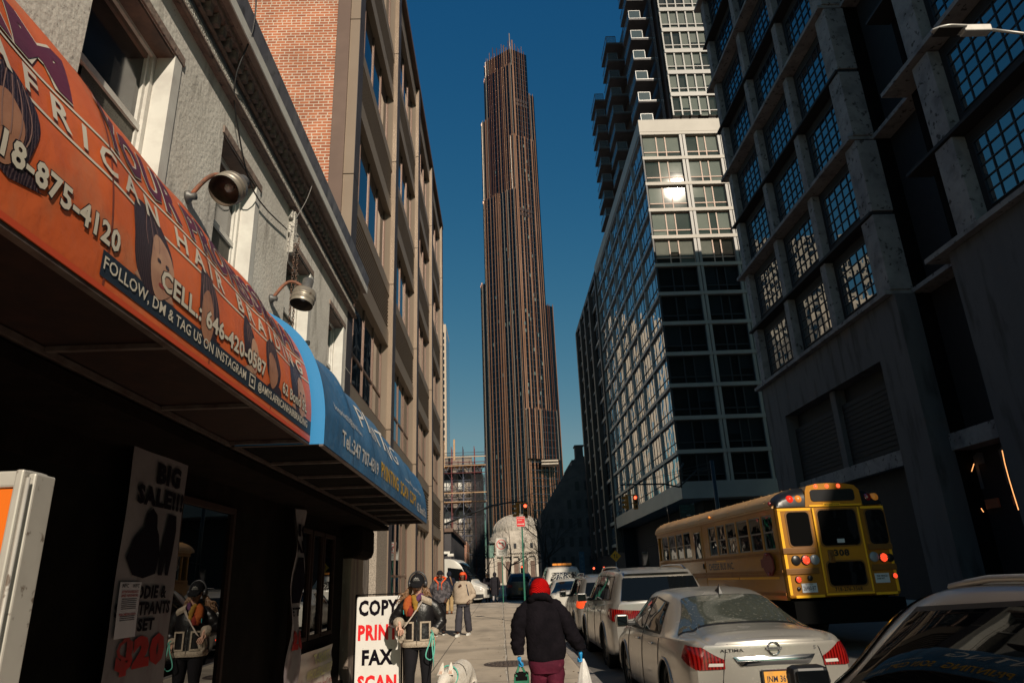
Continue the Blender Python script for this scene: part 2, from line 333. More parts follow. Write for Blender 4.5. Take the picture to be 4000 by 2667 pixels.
# ---------------------------------------------------------------- lettering
_tc = {}
def text2d(s, bold=0.02, res=2):
    k = (s, bold)
    if k in _tc: return _tc[k]
    cu = bpy.data.curves.new('t', 'FONT'); cu.body = s; cu.size = 1; cu.offset = bold; cu.resolution_u = res; cu.space_character = 1.0 + bold*2
    ob = bpy.data.objects.new('t', cu); me = bpy.data.meshes.new_from_object(ob)
    vs = [(v.co.x, v.co.y) for v in me.vertices]; fs = [tuple(p.vertices) for p in me.polygons]
    bpy.data.objects.remove(ob); bpy.data.meshes.remove(me); bpy.data.curves.remove(cu)
    x0 = min(v[0] for v in vs); x1 = max(v[0] for v in vs); y0 = min(v[1] for v in vs); y1 = max(v[1] for v in vs)
    vs = [((x-x0)/(x1-x0), (y-y0)/(y1-y0)) for x, y in vs]
    _tc[k] = (vs, fs); return _tc[k]
def textmb(s, fn, bold=.02, cuts=0, mb=None, mi=0, ucuts=0):
    """letters fill the unit square, fn maps (u,v) to a 3d point"""
    vs, fs = text2d(s, bold); mb = mb or MB()
    if cuts or ucuts:
        bm = bmesh.new(); bv = [bm.verts.new((x, y, 0)) for x, y in vs]
        for f in fs:
            try: bm.faces.new([bv[i] for i in f])
            except ValueError: pass
        for i in range(1, cuts): bmesh.ops.bisect_plane(bm, geom=bm.verts[:]+bm.edges[:]+bm.faces[:], plane_co=(0, i/cuts, 0), plane_no=(0,1,0))
        for i in range(1, ucuts): bmesh.ops.bisect_plane(bm, geom=bm.verts[:]+bm.edges[:]+bm.faces[:], plane_co=(i/ucuts, 0, 0), plane_no=(1,0,0))
        bm.verts.index_update(); vs = [(v.co.x, v.co.y) for v in bm.verts]; fs = [tuple(v.index for v in f.verts) for f in bm.faces]; bm.free()
    mb.add([fn(u, v) for u, v in vs], fs, mi); return mb
def plane_fn(o, ux, vy):
    o = Vector(o); ux = Vector(ux); vy = Vector(vy)
    return lambda u, v: o + ux*u + vy*v
# ================================================================ ground
ys = [-60, 4] + [4 + 6*i for i in range(1, 10)] + [59.6, 200, 1600]
def strip(name, x0, x1, m, dz, kind='structure', y0=None, y1=None, thick=0):
    yy = [y for y in ys if (y0 is None or y > y0) and (y1 is None or y < y1)]
    if y0 is not None: yy = [y0] + yy
    if y1 is not None: yy = yy + [y1]
    b = MB(); P = [[(x0, y, gz(y)+dz), (x1, y, gz(y)+dz)] for y in yy]
    b.grid(P, smooth=False)
    if thick:
        for x in (x0, x1): b.grid([[(x, y, gz(y)+dz), (x, y, gz(y)+dz-thick)] for y in yy], smooth=False)
        for y in (yy[0], yy[-1]): b.quad((x0, y, gz(y)+dz), (x1, y, gz(y)+dz), (x1, y, gz(y)+dz-thick), (x0, y, gz(y)+dz-thick))
    return tag(b.build(name, m), kind=kind)
strip('ground', -900, 900, M['asphalt'], -.14)
strip('sidewalk', -14, 1.32, M['paving'], 0, y0=-30, y1=44.0, thick=.2)
strip('kerb', 1.324, 1.48, M['kerb'], .003, y0=-30, y1=44.0, thick=.2)
strip('sidewalk_right', 11.4, 40, M['paving'], 0, y0=-40, y1=44.0, thick=.2)
strip('kerb_right', 11.24, 11.396, M['kerb'], .003, y0=-40, y1=44.0, thick=.2)
strip('sidewalk_far', 11.4, 40, M['paving'], 0, y0=56, y1=130, thick=.2)
strip('sidewalk_far_left', -30, 1.3, M['paving'], 0, y0=56, y1=130, thick=.2)
b = MB()
for i in range(8): b.quad((2.2+i*1.1, 44.6, gz(45)-.132), (2.75+i*1.1, 44.6, gz(45)-.132), (2.75+i*1.1, 47.2, gz(46)-.128), (2.2+i*1.1, 47.2, gz(46)-.128))
tag(b.build('crosswalk', M['paint_white']), kind='structure')
b = MB(); P = []
yv = -2.0
while yv < 43.5: P.append([(.035+.012*math.sin(yv*1.7), yv, gz(yv)+.003), (.055+.012*math.sin(yv*1.7)+.006*math.sin(yv*5), yv, gz(yv)+.003)]); yv += .35
b.grid(P); tag(b.build('sidewalk_seam', overlay(mat('pale_mortar', (.60,.55,.48), .9), (.38,.33,.27), 6, .5, .55)), kind='structure')
# manhole in the pavement
mh = thing('manhole_cover', (.12, 14.2, gz(14.2)), 'round rusty iron cover set into the sidewalk behind the green bag', 'manhole cover')
iron = overlay(vary(mat('cast_iron', (.10,.075,.06), .6, metal=.3), (.16,.12,.10), 20, 4), (.04,.03,.03), 60, .5, .6)
b = MB(); b.lathe([(0,.006),(.40,.006),(.41,.001),(.44,.001),(.45,.007),(.49,.007),(.50,.0)], (.12,14.2,gz(14.2)), n=40); b.build('lid', iron, mh)
b = MB()
for i in range(-4,5):
    for j in range(-4,5):
        if i*i+j*j < 19: b.box(.12+i*.08-.025,14.2+j*.08-.025,gz(14.2)+.004,.12+i*.08+.025,14.2+j*.08+.025,gz(14.2)+.013)
b.build('raised_pattern', iron, mh)

# ================================================================ plaster building on the left
PB = thing('plaster_building', (-7, 3.5, 0), 'low old building with grey plaster wall and dentil cornice above the awnings', 'building')
X0 = -2.9; YE = 13.2
WIN = [(1.55, 2.75), (4.0, 5.2), (6.4, 7.45), (8.84, 10.0), (11.33, 12.42)]
ZS, ZT = 4.15, 6.33
b = MB()
b.box(-12, -8, 2.55, X0-.32, YE, 7.05)                 # mass behind
b.box(X0-.32, -8, 2.55, X0, YE, ZS); b.box(X0-.32, -8, ZT, X0, YE, 6.80)
yy = -8
for a, c in WIN: b.box(X0-.32, yy, ZS, X0, a, ZT); yy = c
b.box(X0-.32, yy, ZS, X0, YE, ZT)
b.build('wall', M['plaster'], PB)
b = MB(); b.box(-12, -8, 7.05, -2.95, YE, 7.5); b.build('roof', M['roof'], PB)
b = MB(); b.box(-11.9, -8, 0, -2.62, 12.9, 2.55); b.build('ground_floor', M['shade_black'], PB)
# cornice
cor = MB(); cor.box(X0, -8, 6.80, -2.83, YE+.02, 6.88); cor.box(X0, -8, 7.42, -2.74, YE+.02, 7.45); cor.tube([(-2.83,-8,6.81),(-2.83,YE+.02,6.81)], .025)
c0 = cor.build('cornice', M['moulding'], PB)
b = MB(); b.box(-2.95, -8, 6.88, -2.855, YE+.02, 7.02); b.build('rough_band', M['plaster_rough'], c0)
b = MB(); b.box(-2.95, -8, 7.02, -2.885, YE+.02, 7.42); b.build('frieze', M['frieze'], c0)
b = MB(); b.tube([(-2.86,-8,7.15),(-2.86,YE+.02,7.15)], .028); b.box(-2.9,-8,7.33,-2.765,YE+.02,7.42); b.tube([(-2.775,-8,7.345),(-2.775,YE+.02,7.345)], .02); b.build('rail', M['moulding'], c0)
b = MB(); y = -.5; k = 0
while y < YE-.1:
    j = random.uniform(-.006,.006)
    b.box(-2.9, y+j, 7.19+j, -2.79+j, y+.075+j, 7.31)
    b.add([(-2.79,y,7.31),(-2.79,y+.075,7.31),(-2.77,y+.075,7.333),(-2.77,y,7.333),(-2.86,y,7.333),(-2.86,y+.075,7.333)], [(0,1,2,3),(0,3,4),(1,5,2)])
    y += .172; k += 1
b.build('dentils', M['dentil'], c0)
g = MB(); g.add([(-2.76,-8,7.43),(-2.655,-8,7.40),(-2.655,YE+.15,7.40),(-2.76,YE+.15,7.43)], [(0,1,2,3)])
g.box(-2.76,-8,7.435,-2.66,YE+.15,7.46); gs = g.build('gutter_soffit', M['gutter_soffit'], PB)
g = MB(); g.extr([(-2.655,-8,7.40),(-2.64,-8,7.40),(-2.635,-8,7.53),(-2.66,-8,7.53)], (0,YE+.15+8,0)); g.build('gutter_lip', M['gutter_white'], gs)
g = MB(); g.extr([(-2.645,-8,7.532),(-2.635,-8,7.532),(-2.605,-8,7.75),(-2.62,-8,7.77),(-2.72,-8,7.77),(-2.72,-8,7.532)], (0,YE+.15+8,0)); g.build('gutter_flashing', M['gutter_dark'], gs)
# windows of the plaster wall
for i, (a, c) in enumerate(WIN):
    f = MB(); xi = X0-.16
    f.box(xi-.07, a, ZT-.07, xi, c, ZT, 0); f.box(xi-.07, a, ZS, xi, c, ZS+.06, 0)
    f.box(xi-.07, a, ZS+.06, xi, a+.05, ZT-.07, 0); f.box(xi-.07, c-.06, ZS+.06, xi, c, ZT-.07, 0)
    f.box(xi-.10, a+.05, ZS+1.30, xi-.02, c-.06, ZS+1.36, 0)
    f.box(xi-.09, c-.10, ZS+.06, xi-.03, c-.061, ZT-.07, 0); f.box(xi-.09, a+.05, ZT-.12, xi-.03, c-.1, ZT-.071, 1)
    f.box(xi, a-.001, ZT-.035, X0-.005, c+.001, ZT-.002, 1)
    fo = f.build('window', [M['win_white'], M['win_brown']], PB)
    b = MB(); b.quad((xi-.06, a, ZS), (xi-.06, c, ZS), (xi-.06, c, ZT), (xi-.06, a, ZT)); b.build('pane', M['win_glass'], fo)
    b = MB(); b.quad((xi-.045, a+.32, ZS+.05), (xi-.045, c-.1, ZS+.05), (xi-.045, c-.1, ZS+1.3), (xi-.045, a+.32, ZS+1.3)); b.build('screen', M['screen'], fo)
    b = MB(); b.box(X0-.15, c-.006, ZS, X0+.012, c+.13, ZT-.004); b.build('reveal', M['plaster_rough'] if i == 9 else M['gutter_white'], fo)
    b = MB(); b.box(X0-.16, a-.04, ZT+.002, X0+.02, c+.16, ZT+.09); b.build('lintel', M['moulding'], fo)
# board and pipe stub on the wall over the blue awning
b = MB(); b.extr([(-2.9,8.2,4.63),(-2.62,8.2,4.60),(-2.62,8.2,4.66),(-2.9,8.2,4.70)], (0,2.6,0)); b.build('ledge_board', M['rust_and_shade'], PB)
# ---------------------------------------------------------------- storefront under the awnings
SF = thing('storefront', (-2.5, 6, 0), 'dark shop front with glass panes below the two awnings', 'shop front')
b = MB(); b.box(-2.62, -6, 2.50, -1.99, 12.75, 2.57); b.box(-2.62, -6, 2.3, -2.5, 12.75, 2.5); b.build('soffit', M['shade_black'], SF)
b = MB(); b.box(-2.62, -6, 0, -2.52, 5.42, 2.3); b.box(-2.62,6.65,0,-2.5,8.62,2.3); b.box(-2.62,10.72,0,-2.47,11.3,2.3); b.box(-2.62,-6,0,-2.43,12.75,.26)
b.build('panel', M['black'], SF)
for y0, y1, z0 in ((5.45, 6.62, .3), (8.66, 9.36, .95), (9.44, 10.0, .95), (10.06, 10.7, .95)):
    b = MB(); b.box(-2.52,y0,z0,-2.46,y0+.05,2.3); b.box(-2.52,y1-.05,z0,-2.46,y1,2.3); b.box(-2.52,y0+.05,z0,-2.46,y1-.05,z0+.05); b.box(-2.52,y0+.05,2.25,-2.46,y1-.05,2.3)
    fo = b.build('window', M['rust_and_shade'], SF)
    b = MB(); b.quad((-2.49,y0+.05,z0+.05),(-2.49,y1-.05,z0+.05),(-2.49,y1-.05,2.25),(-2.49,y0+.05,2.25)); b.build('pane', M['shop_glass'], fo)
b = MB(); b.box(-2.62,8.62,.26,-2.47,10.72,.94); b.build('stall_riser', M['shade_black'], SF)
P0 = [(-2.5,11.5,2.56),(-2.48,11.45,1.9),(-2.5,11.35,1.1),(-2.46,11.3,.1)]
b = MB(); b.bevbox(-2.6,11.42,0.05,-2.36,12.42,2.56,.02); b.build('post', M['wood_old'], SF)
b = MB(); b.bevbox(-2.60,11.3,2.0,-2.2,12.6,2.56,.12); 
b.build('housing', M['shade_black'], SF)
# ---------------------------------------------------------------- awnings
PROF = [(-1.40,2.60),(-1.40,2.72),(-1.402,2.85),(-1.415,2.96),(-1.435,3.06),(-1.465,3.17),(-1.505,3.28),(-1.56,3.39),(-1.64,3.50),(-1.78,3.62),(-2.0,3.74),(-2.3,3.85),(-2.6,3.93),(-2.9,3.98)]
def cat(p, t):
    n = len(p)-1; t = max(0, min(n-1e-6, t)); i = int(t); f = t-i
    q = [p[max(0,i-1)], p[i], p[i+1], p[min(n,i+2)]]
    return tuple(.5*((2*q[1][k]) + (-q[0][k]+q[2][k])*f + (2*q[0][k]-5*q[1][k]+4*q[2][k]-q[3][k])*f*f + (-q[0][k]+3*q[1][k]-3*q[2][k]+q[3][k])*f**3) for k in range(len(q[0])))
class Awn:
    def __init__(s, y0, y1, dx, tall, ribs, sag): s.y0=y0; s.y1=y1; s.dx=dx; s.tall=tall; s.ribs=ribs; s.sag=sag
    def pt(s, y, t, off=0):
        def raw(t):
            x, z = cat(PROF, t); k = s.tall(y)
            if z > 2.85: z = 2.85 + (z-2.85)*k
            g = math.sin(min(1, max(0, (z-2.9)/.9))*math.pi)
            ph = (y-s.y0)/(s.y1-s.y0)*s.ribs; sg = abs(math.sin(math.pi*ph))*s.sag*g + .006*math.sin(y*9+z*5)*g
            return Vector((x+s.dx-sg*.6, y, z-sg))
        p = raw(t)
        if off:
            a = raw(max(0,t-.05)); c = raw(t+.05); d = c-a; n = Vector((d.z, 0, -d.x)).normalized(); p = p + n*off
        return p
    def z2t(s, z, y):
        lo, hi = 0, 13
        for _ in range(26):
            mid = (lo+hi)/2
            if s.pt(y, mid).z < z: lo = mid
            else: hi = mid
        return lo
    def fn(s, ya, yb, za, zb, off=.006, sh=0):
        def f(u, v):
            y = ya+(yb-ya)*u; t0 = s.z2t(za+sh*u, y); t1 = s.z2t(zb+sh*u, y)
            return s.pt(y, t0+(t1-t0)*v, off)
        return f
orange = overlay(vary(mat('orange_vinyl', (.60,.105,.03), .42, spec=.4), (.70,.16,.05), .8, 4, .35, .7, bump=.5, bscale=3.5, dist=.03), (.50,.20,.10), 3, .55, .7, amount=.6)
blue = overlay(overlay(vary(mat('blue_vinyl', (.03,.115,.25), .45, spec=.4), (.06,.17,.33), 1.2, 5, .35, .7, bump=.6, bscale=3.5, dist=.04), (.18,.24,.30), 18, .62, .68, amount=.35), (.09,.17,.27), .8, .5, .7, stretch=(1,1,.4), amount=.7)
blue_side = mat('bright_blue_vinyl', (.02,.22,.50), .5)
OA = Awn(-1.5, 5.1, 0, lambda y: 1.0+max(0,(5.1-y))*.035, 7, .02)
BA = Awn(5.16, 12.75, .09, lambda y: 1.0, 7, .045)
def awning(A, name, label, m, side, nb):
    T = thing(name, (-2, (A.y0+A.y1)/2, 2.6), label, 'awning')
    n = int((A.y1-A.y0)*14); b = MB()
    P = [[A.pt(A.y0+(A.y1-A.y0)*i/n, 13*j/60) for j in range(61)] for i in range(n+1)]
    b.grid(P)
    can = b.build('canopy', m, T)
    for y, s in ((A.y0, 'a'), (A.y1, 'b')):
        b = MB(); pr = [A.pt(y, 13*j/40) for j in range(41)] + [Vector((-2.9, y, 2.6))]
        c = Vector((-2.2, y, 2.61)); b.add([c]+pr, [(0,i,i+1) for i in range(1,len(pr))]); b.build('end_panel', side, T)
    f = MB(); xf = PROF[0][0]+A.dx
    f.box(xf-.035, A.y0, 2.585, xf-.003, A.y1, 2.60); f.box(-2.02, A.y0, 2.59, -1.98, A.y1, 2.62)
    for i in range(nb+1):
        y = A.y0 + .02+(A.y1-A.y0-.05)*i/nb; f.box(-1.979, y, 2.602, xf-.04, y+.028, 2.625)
    f.build('frame', M['rail_metal'], T)
    return T, can
OT, oc = awning(OA, 'orange_awning', 'orange vinyl awning printed with braided hair pictures and phone numbers', orange, orange, 6)
BT, bc = awning(BA, 'blue_awning', 'blue vinyl awning with white printing letters beyond the orange one', blue, blue_side, 9)
b = MB(); b.quad(*[(-1.4+.0,0,0)]*0) if False else None
b = MB(); b.box(-2.9,-1.5,2.628,-1.45,5.1,2.64); b.build('liner', M['rust_and_shade'], OT)  # liner tone carries the shade under the canopy
b = MB(); b.box(-2.9,5.2,2.628,-1.36,12.7,2.64); b.build('liner', M['black'], BT)
# printing on the orange awning
cream = mat('cream_print', (.66,.60,.50), .5); plum = vary(mat('plum_print', (.13,.025,.055), .5), (.09,.02,.05), 3, 3); navy = mat('navy_band', (.018,.03,.05), .5)
dark = mat('black_print', (.02,.015,.02), .5); redp = mat('red_piping', (.62,.08,.03), .5)
def band(A, ya, yb, za, zb, off, m, name, par, n=80, k=2):
    f = A.fn(ya, yb, za, zb, off); b = MB(); b.grid([[f(i/n, j/k) for j in range(k+1)] for i in range(n+1)]); return b.build(name, m, par)
band(OA, 2.24, 5.09, 2.655, 2.755, .003, navy, 'printed_band', OT)
band(OA, -1.5, 5.09, 2.602, 2.625, .003, redp, 'piping', OT)
for z in (3.055, 3.205): band(OA, -1.5, 5.09, z, z+.012, .003, cream, 'printed_line', OT, k=1)
def lett(A, s, ya, yb, za, zb, m, par, off=.007, bold=.03, cuts=5, ucuts=8, name='lettering', outline=None, sh=0):
    mb = MB()
    if outline:
        gx = (yb-ya)*.006+.004; textmb(s, A.fn(ya-.004, yb+.004, za-.006, zb+.006, off-.002, sh), bold+.035, cuts, mb, 1, ucuts)
    textmb(s, A.fn(ya, yb, za, zb, off, sh), bold, cuts, mb, 0, ucuts)
    return mb.build(name, [m, outline or m], par)
lett(OA, 'FOLLOW, DM & TAG US ON INSTAGRAM', 2.25, 3.70, 2.675, 2.735, cream, OT, bold=.01, cuts=1)
lett(OA, '@AMYS.AFRICANHAIRBRAIDING', 3.90, 4.98, 2.672, 2.74, cream, OT, bold=.02, cuts=1)
fb = OA.fn(3.755, 3.85, 2.668, 2.745, .007); mb = MB()
for q0, q1, r0, r1 in ((0,1,0,.12),(0,1,.88,1),(0,.12,.12,.88),(.88,1,.12,.88),(.35,.65,.35,.65)): mb.grid([[fb(u, v) for v in (r0, r1)] for u in (q0, q1)])
mb.build('camera_symbol', cream, OT)
lett(OA, '718-875-4120', 1.60, 2.33, 2.775, 2.865, cream, OT, outline=dark, bold=.03)
lett(OA, 'CELL.: 646-420-0587', 2.66, 4.02, 2.79, 2.885, cream, OT, outline=dark, bold=.03)
lett(OA, '62 Bond St.', 4.36, 4.95, 2.79, 2.87, cream, OT, outline=dark, bold=.02)
for s, a, c in (('A F R I C A N', 1.58, 2.68), ('H A I R', 2.84, 3.42), ('B R A I D I N G', 3.62, 4.95)): lett(OA, s, a, c, 3.08, 3.185, cream, OT, bold=.02)
for s, a, c in (('I AM', 1.2, 2.05), ('YOUR', 2.24, 2.95), ('PROFESSIONAL', 3.05, 5.0)): lett(OA, s, a, c, 3.235, 3.43, plum, OT, outline=cream, bold=.035)
# pictures of braided hair (flat printed shapes)
skins = [vary(mat('printed_skin', (.42,.20,.12), .45), (.30,.13,.08), 6, 3), vary(mat('printed_skin_light', (.55,.32,.21), .45), (.42,.22,.15), 6, 3)]
hair = mat('printed_braids', (.02,.012,.018), .4)
def braids():
    m = hair; N, L, b = nodes(m); tc = N.new('ShaderNodeTexCoord'); wv = N.new('ShaderNodeTexWave'); wv.inputs['Scale'].default_value = 22; wv.inputs['Distortion'].default_value = 5; wv.inputs['Detail'].default_value = 3; wv.bands_direction = 'Y'
    L.new(tc.outputs['Object'], wv.inputs[0]); r = N.new('ShaderNodeValToRGB'); r.color_ramp.elements[0].position=.5; r.color_ramp.elements[0].color=(.018,.01,.018,1); r.color_ramp.elements[1].position = 1; r.color_ramp.elements[1].color=(.09,.055,.06,1)
    L.new(wv.outputs['Fac'], r.inputs[0]); L.new(r.outputs[0], b.inputs['Base Color'])
braids()
def blob(A, yc, zc, ry, rz, m, off, name, wob=.06, ph=0, n=40, lo=None):
    pts = []
    for i in range(n):
        th = 2*math.pi*i/n; r = 1+wob*math.sin(3*th+ph)+wob*.6*math.sin(5*th+2*ph)
        z = max(lo or 2.63, zc+rz*r*math.sin(th)); pts.append((yc+ry*r*math.cos(th), z))
    b = MB(); rings = [[A.pt(yc+(y-yc)*k/5, A.z2t(zc+(z-zc)*k/5, yc+(y-yc)*k/5), off) for y, z in pts+[pts[0]]] for k in range(6)]
    b.grid(rings); return b
pics = [(1.74,2.93,.13,.17,0),(2.62,2.93,.17,.20,1),(3.20,2.90,.12,.19,0),(3.78,2.92,.10,.15,1),(4.22,2.93,.14,.16,0),(4.78,2.93,.16,.20,1)]
for i, (yc, zc, ry, rz, k) in enumerate(pics):
    pb = MB()
    a = blob(OA, yc-.03, zc+.01, ry, rz, None, .0035, '', ph=i); pb.add(a.v, a.f, 0, True)
    a = blob(OA, yc+.05*(1 if k else -1), zc-.05, ry*.62, rz*.72, None, .0045, '', wob=.04, ph=i*2); pb.add(a.v, a.f, 1, True)
    if k:
        for sg in (-1,1):
            a = blob(OA, yc+.05+sg*ry*.22, zc-.03, ry*.10, rz*.05, None, .0055, '', wob=0); pb.add(a.v, a.f, 0, True)
        a = blob(OA, yc+.05, zc-.13, ry*.16, rz*.05, None, .0055, '', wob=0); pb.add(a.v, a.f, 2, True)
    a = blob(OA, yc, zc-.20, ry*1.1, rz*.5, None, .003, '', ph=i+1, lo=2.765); pb.add(a.v, a.f, 1 if i%2 else 0, True)
    pb.build('printed_portrait', [hair, skins[i%2], mat('printed_lip', (.30,.05,.05), .5)], OT)
seam = mat('vinyl_seam', (.22,.05,.03), .5); seamb = mat('blue_seam', (.015,.05,.11), .5)
for A, T_, m_ in ((OA, OT, seam), (BA, BT, seamb)):
    for i in range(1, A.ribs):
        y = A.y0+(A.y1-A.y0)*i/A.ribs; b = MB(); b.grid([[A.pt(y-.006, 13*j/50, .0025), A.pt(y+.006, 13*j/50, .0025)] for j in range(51)]); b.build('seam', m_, T_)
shine = mat('printed_parting', (.30,.17,.14), .4)
for i, (yc, zc, ry, rz, k) in enumerate(pics):
    b = MB()
    for q in range(5 if not k else 3):
        o = (q-(2 if not k else 1))*.36
        L = [(yc-.03+ry*(o*.55+.42*o*math.sin(t*2.6)), zc+rz*(.86-1.25*t)*(1 if not k else .6)+(0 if not k else rz*.25)) for t in [j/7 for j in range(8)]]
        b.grid([[OA.pt(y+dx, OA.z2t(z, y), .0058) for dx in (-.0028,.0028)] for y, z in L])
    b.build('printed_partings', shine, OT)
# printing on the blue awning
yel = overlay(mat('yellow_print', (.70,.42,.05), .5), (.25,.20,.12), 8, .55, .65); lav = mat('white_print', (.66,.64,.62), .5)
lett(BA, 'Tel.:347 707-4319', 5.75, 7.55, 2.70, 2.84, lav, BT, bold=.02)
lett(BA, 'bonprint62@gmail.com', 5.55, 6.75, 2.95, 3.03, lav, BT, bold=.0, cuts=3)
lett(BA, 'PRINTING', 6.95, 9.5, 3.12, 3.36, lav, BT, bold=.0, ucuts=14)
lett(BA, 'PRINTING  SCAN  COPY', 7.75, 11.1, 2.72, 2.90, yel, BT, bold=.02, ucuts=14)
lett(BA, 'www.bondprinting.com', 10.0, 12.1, 2.98, 3.06, lav, BT, bold=.0)
lett(BA, '62 Bond St.', 11.2, 12.55, 2.68, 2.82, lav, BT, bold=.02)
# ---------------------------------------------------------------- wall lamps
lamp_m = overlay(vary(mat('lamp_metal', (.42,.38,.32), .38, metal=.5), (.30,.26,.21), 5, 5), (.16,.12,.09), 9, .6, .7)
lamp_d = vary(mat('lamp_cap', (.13,.13,.13), .5, metal=.5), (.2,.19,.18), 8, 4); lamp_in = vary(mat('lamp_inside', (.16,.12,.09), .45, metal=.4), (.08,.06,.05), 8, 4)
bulb_m = mat('clear_bulb', (.55,.52,.48), .08, spec=.8, trans=.4)
def wall_lamp(y, axis, label, rise=.18):
    T = thing('wall_lamp', (-2.9, y, 5.16), label, 'lamp', 'gooseneck lamps on the plaster wall')
    b = MB(); b.lathe([(.0,.0),(.06,0),(.06,.03),(.035,.05),(.035,.09),(0,.09)], (-2.9,y,5.16), ax='X', n=16); b.build('wall_plate', lamp_d, T)
    h = Vector((-2.50, y-.01, 5.33)); pts = []
    for i in range(13):
        t = i/12; pts.append((-2.86+.36*t, y-.01*t, 5.17+.155*t+rise*math.sin(math.pi*t)*.75))
    b = MB(); b.tube(pts, .022, n=10); b.build('arm', M['rust'], T)
    ax = Vector(axis).normalized(); Rm = ax.to_track_quat('Z', 'Y').to_matrix().to_4x4()
    c = h + Vector((.06, 0, -.06))
    b = MB(); b.lathe([(.0,-.17),(.05,-.17),(.07,-.15),(.07,-.02),(.09,0)], c, mat=Rm, n=28); b.build('cap', lamp_d, T)
    b = MB(); b.lathe([(.09,0),(.135,.03),(.15,.06),(.152,.11),(.158,.115),(.158,.125),(.152,.13),(.150,.17),(.156,.175),(.156,.185),(.148,.19),(.145,.23),(.148,.245)], c, mat=Rm, n=36); sh = b.build('shade', lamp_m, T)
    b = MB(); b.lathe([(.141,.243),(.138,.2),(.143,.13),(.13,.05),(.05,.02),(0,.02)], c, mat=Rm, n=36); b.build('reflector', lamp_in, T)
    b = MB(); b.ball(c+ax*.13, .045, n=10); b.lathe([(.03,.02),(.035,.09)], c, mat=Rm, n=16); b.build('bulb', bulb_m, T)
wall_lamp(5.77, (-.12,-.62,-.62), 'gooseneck lamp nearer the camera, its open shade and bulb turned our way')
wall_lamp(8.28, (-.12,-.22,-.95), 'gooseneck lamp farther along the wall beside the hanging chain, pointing down')
# ---------------------------------------------------------------- chain
CH = thing('hanging_chain', (-2.8, 9.05, 6.3), 'rusty loop of chain hanging down the plaster wall from a bracket', 'chain')
chain_m = vary(mat('chain_steel', (.16,.13,.11), .5, metal=.5), (.25,.11,.06), 12, 4)
def torus_link(mb, c, u, v, a=.026, bb=.016, r=.0045):
    pts = [Vector(c)+u*(a*math.cos(t))+v*(bb*math.sin(t)) for t in [2*math.pi*i/10 for i in range(11)]]
    mb.tube(pts, r, n=5, cap=False)
for yo, zt, zb in ((8.82, 6.22, 4.86), (8.98, 6.42, 4.86)):
    b = MB(); z = zt; i = 0
    while z > zb:
        u = Vector((0,0,1)); v = Vector((0,1,0)) if i%2 else Vector((1,0,0)); torus_link(b, (-2.80, yo+.01*math.sin(z*3), z), u, v); z -= .042; i += 1
    b.build('strand', chain_m, CH)
b = MB()
for i in range(42):
    th = random.random()*6.28; r = random.random()*.07; torus_link(b, (-2.8+r*math.cos(th)*.7, 8.92+r*math.sin(th)*1.2, 4.80+random.uniform(-.06,.07)), Vector((random.uniform(-1,1),random.uniform(-1,1),random.uniform(-1,1))).normalized(), Vector((random.uniform(-1,1),random.uniform(-1,1),.2)).normalized())
b.build('tangled_end', M['rust'], CH)
b = MB(); b.tube([(-2.9,8.98,4.78),(-2.55,8.98,4.78)], .035, n=12); b.build('pipe_stub', M['plaster_rough'], CH)
b = MB(); b.box(-2.9,8.8,6.1,-2.82,8.92,6.75); b.box(-2.9,8.74,6.62,-2.84,8.8,6.75); b.build('bracket', M['plaster_rough'], CH)
# ---------------------------------------------------------------- cables on the wall
cab = mat('black_cable', (.02,.02,.022), .5); cabg = mat('grey_cable', (.25,.24,.23), .5)
def cable(pts, r, label, m, name='cable', n=24):
    out = []
    for i in range(n+1):
        out.append(cat(pts, (len(pts)-1)*i/n))
    b = MB(); b.tube(out, r, n=6); return tag(b.build(name, m), label, 'cable', 'loose cables on the plaster wall')
cable([(-2.60,6.1,8.2),(-2.62,6.2,7.6),(-2.80,6.3,7.0),(-2.85,6.6,6.6),(-2.86,7.3,6.15),(-2.86,8.6,6.35)], .009, 'black cable dropping from the gutter and curving to the third window', cab)
cable([(-2.61,9.1,7.76),(-2.72,9.0,7.1),(-2.85,8.8,6.5),(-2.85,8.7,5.9)], .005, 'thin cable hanging straight from the gutter above the chain', cabg)
# ---------------------------------------------------------------- banners and signs
vin = overlay(vary(mat('banner_vinyl', (.14,.115,.125), .6, spec=.2), (.20,.17,.18), 1.5, 5), (.10,.06,.07), 6, .6, .68, stretch=(1,1,.3), amount=.7)
def cloth_banner(name, x, y0, y1, z0, z1, label, wav=.02, m=None, n=24, k=40, lean=0):
    def f(u, v): return Vector((x + wav*math.sin(u*9+v*2)*.5 + wav*.5*math.sin(v*17+u*3) , y0+(y1-y0)*u + lean*v, z0+(z1-z0)*v))
    b = MB(); b.grid([[f(i/n, j/k) for j in range(k+1)] for i in range(n+1)]); T = thing(name, (x, (y0+y1)/2, z0), label, 'banner')
    b.build('cloth', m or vin, T); return T, f
def on(f, s, u0, u1, v0, v1, m, T, off=.012, bold=.04, name='lettering'):
    mb = MB(); textmb(s, lambda u, v: f(u0+(u1-u0)*u, v0+(v1-v0)*v)+Vector((off,0,0)), bold, 4, mb, 0, 8); return mb.build(name, m, T)
blk = mat('black_letters', (.008,.006,.010), .9, spec=.05); redl = vary(mat('red_letters', (.30,.02,.02), .8, spec=.1), (.20,.03,.03), 5, 3)
B1, f1 = cloth_banner('sale_banner', -2.38, 4.50, 5.32, .15, 2.50, 'tall white banner in the shade reading BIG SALE and $20', .008)
on(f1,'BIG',.42,.85,.915,.978,blk,B1,bold=.06); on(f1,'SALE!!!',.12,.97,.848,.905,blk,B1,bold=.06)
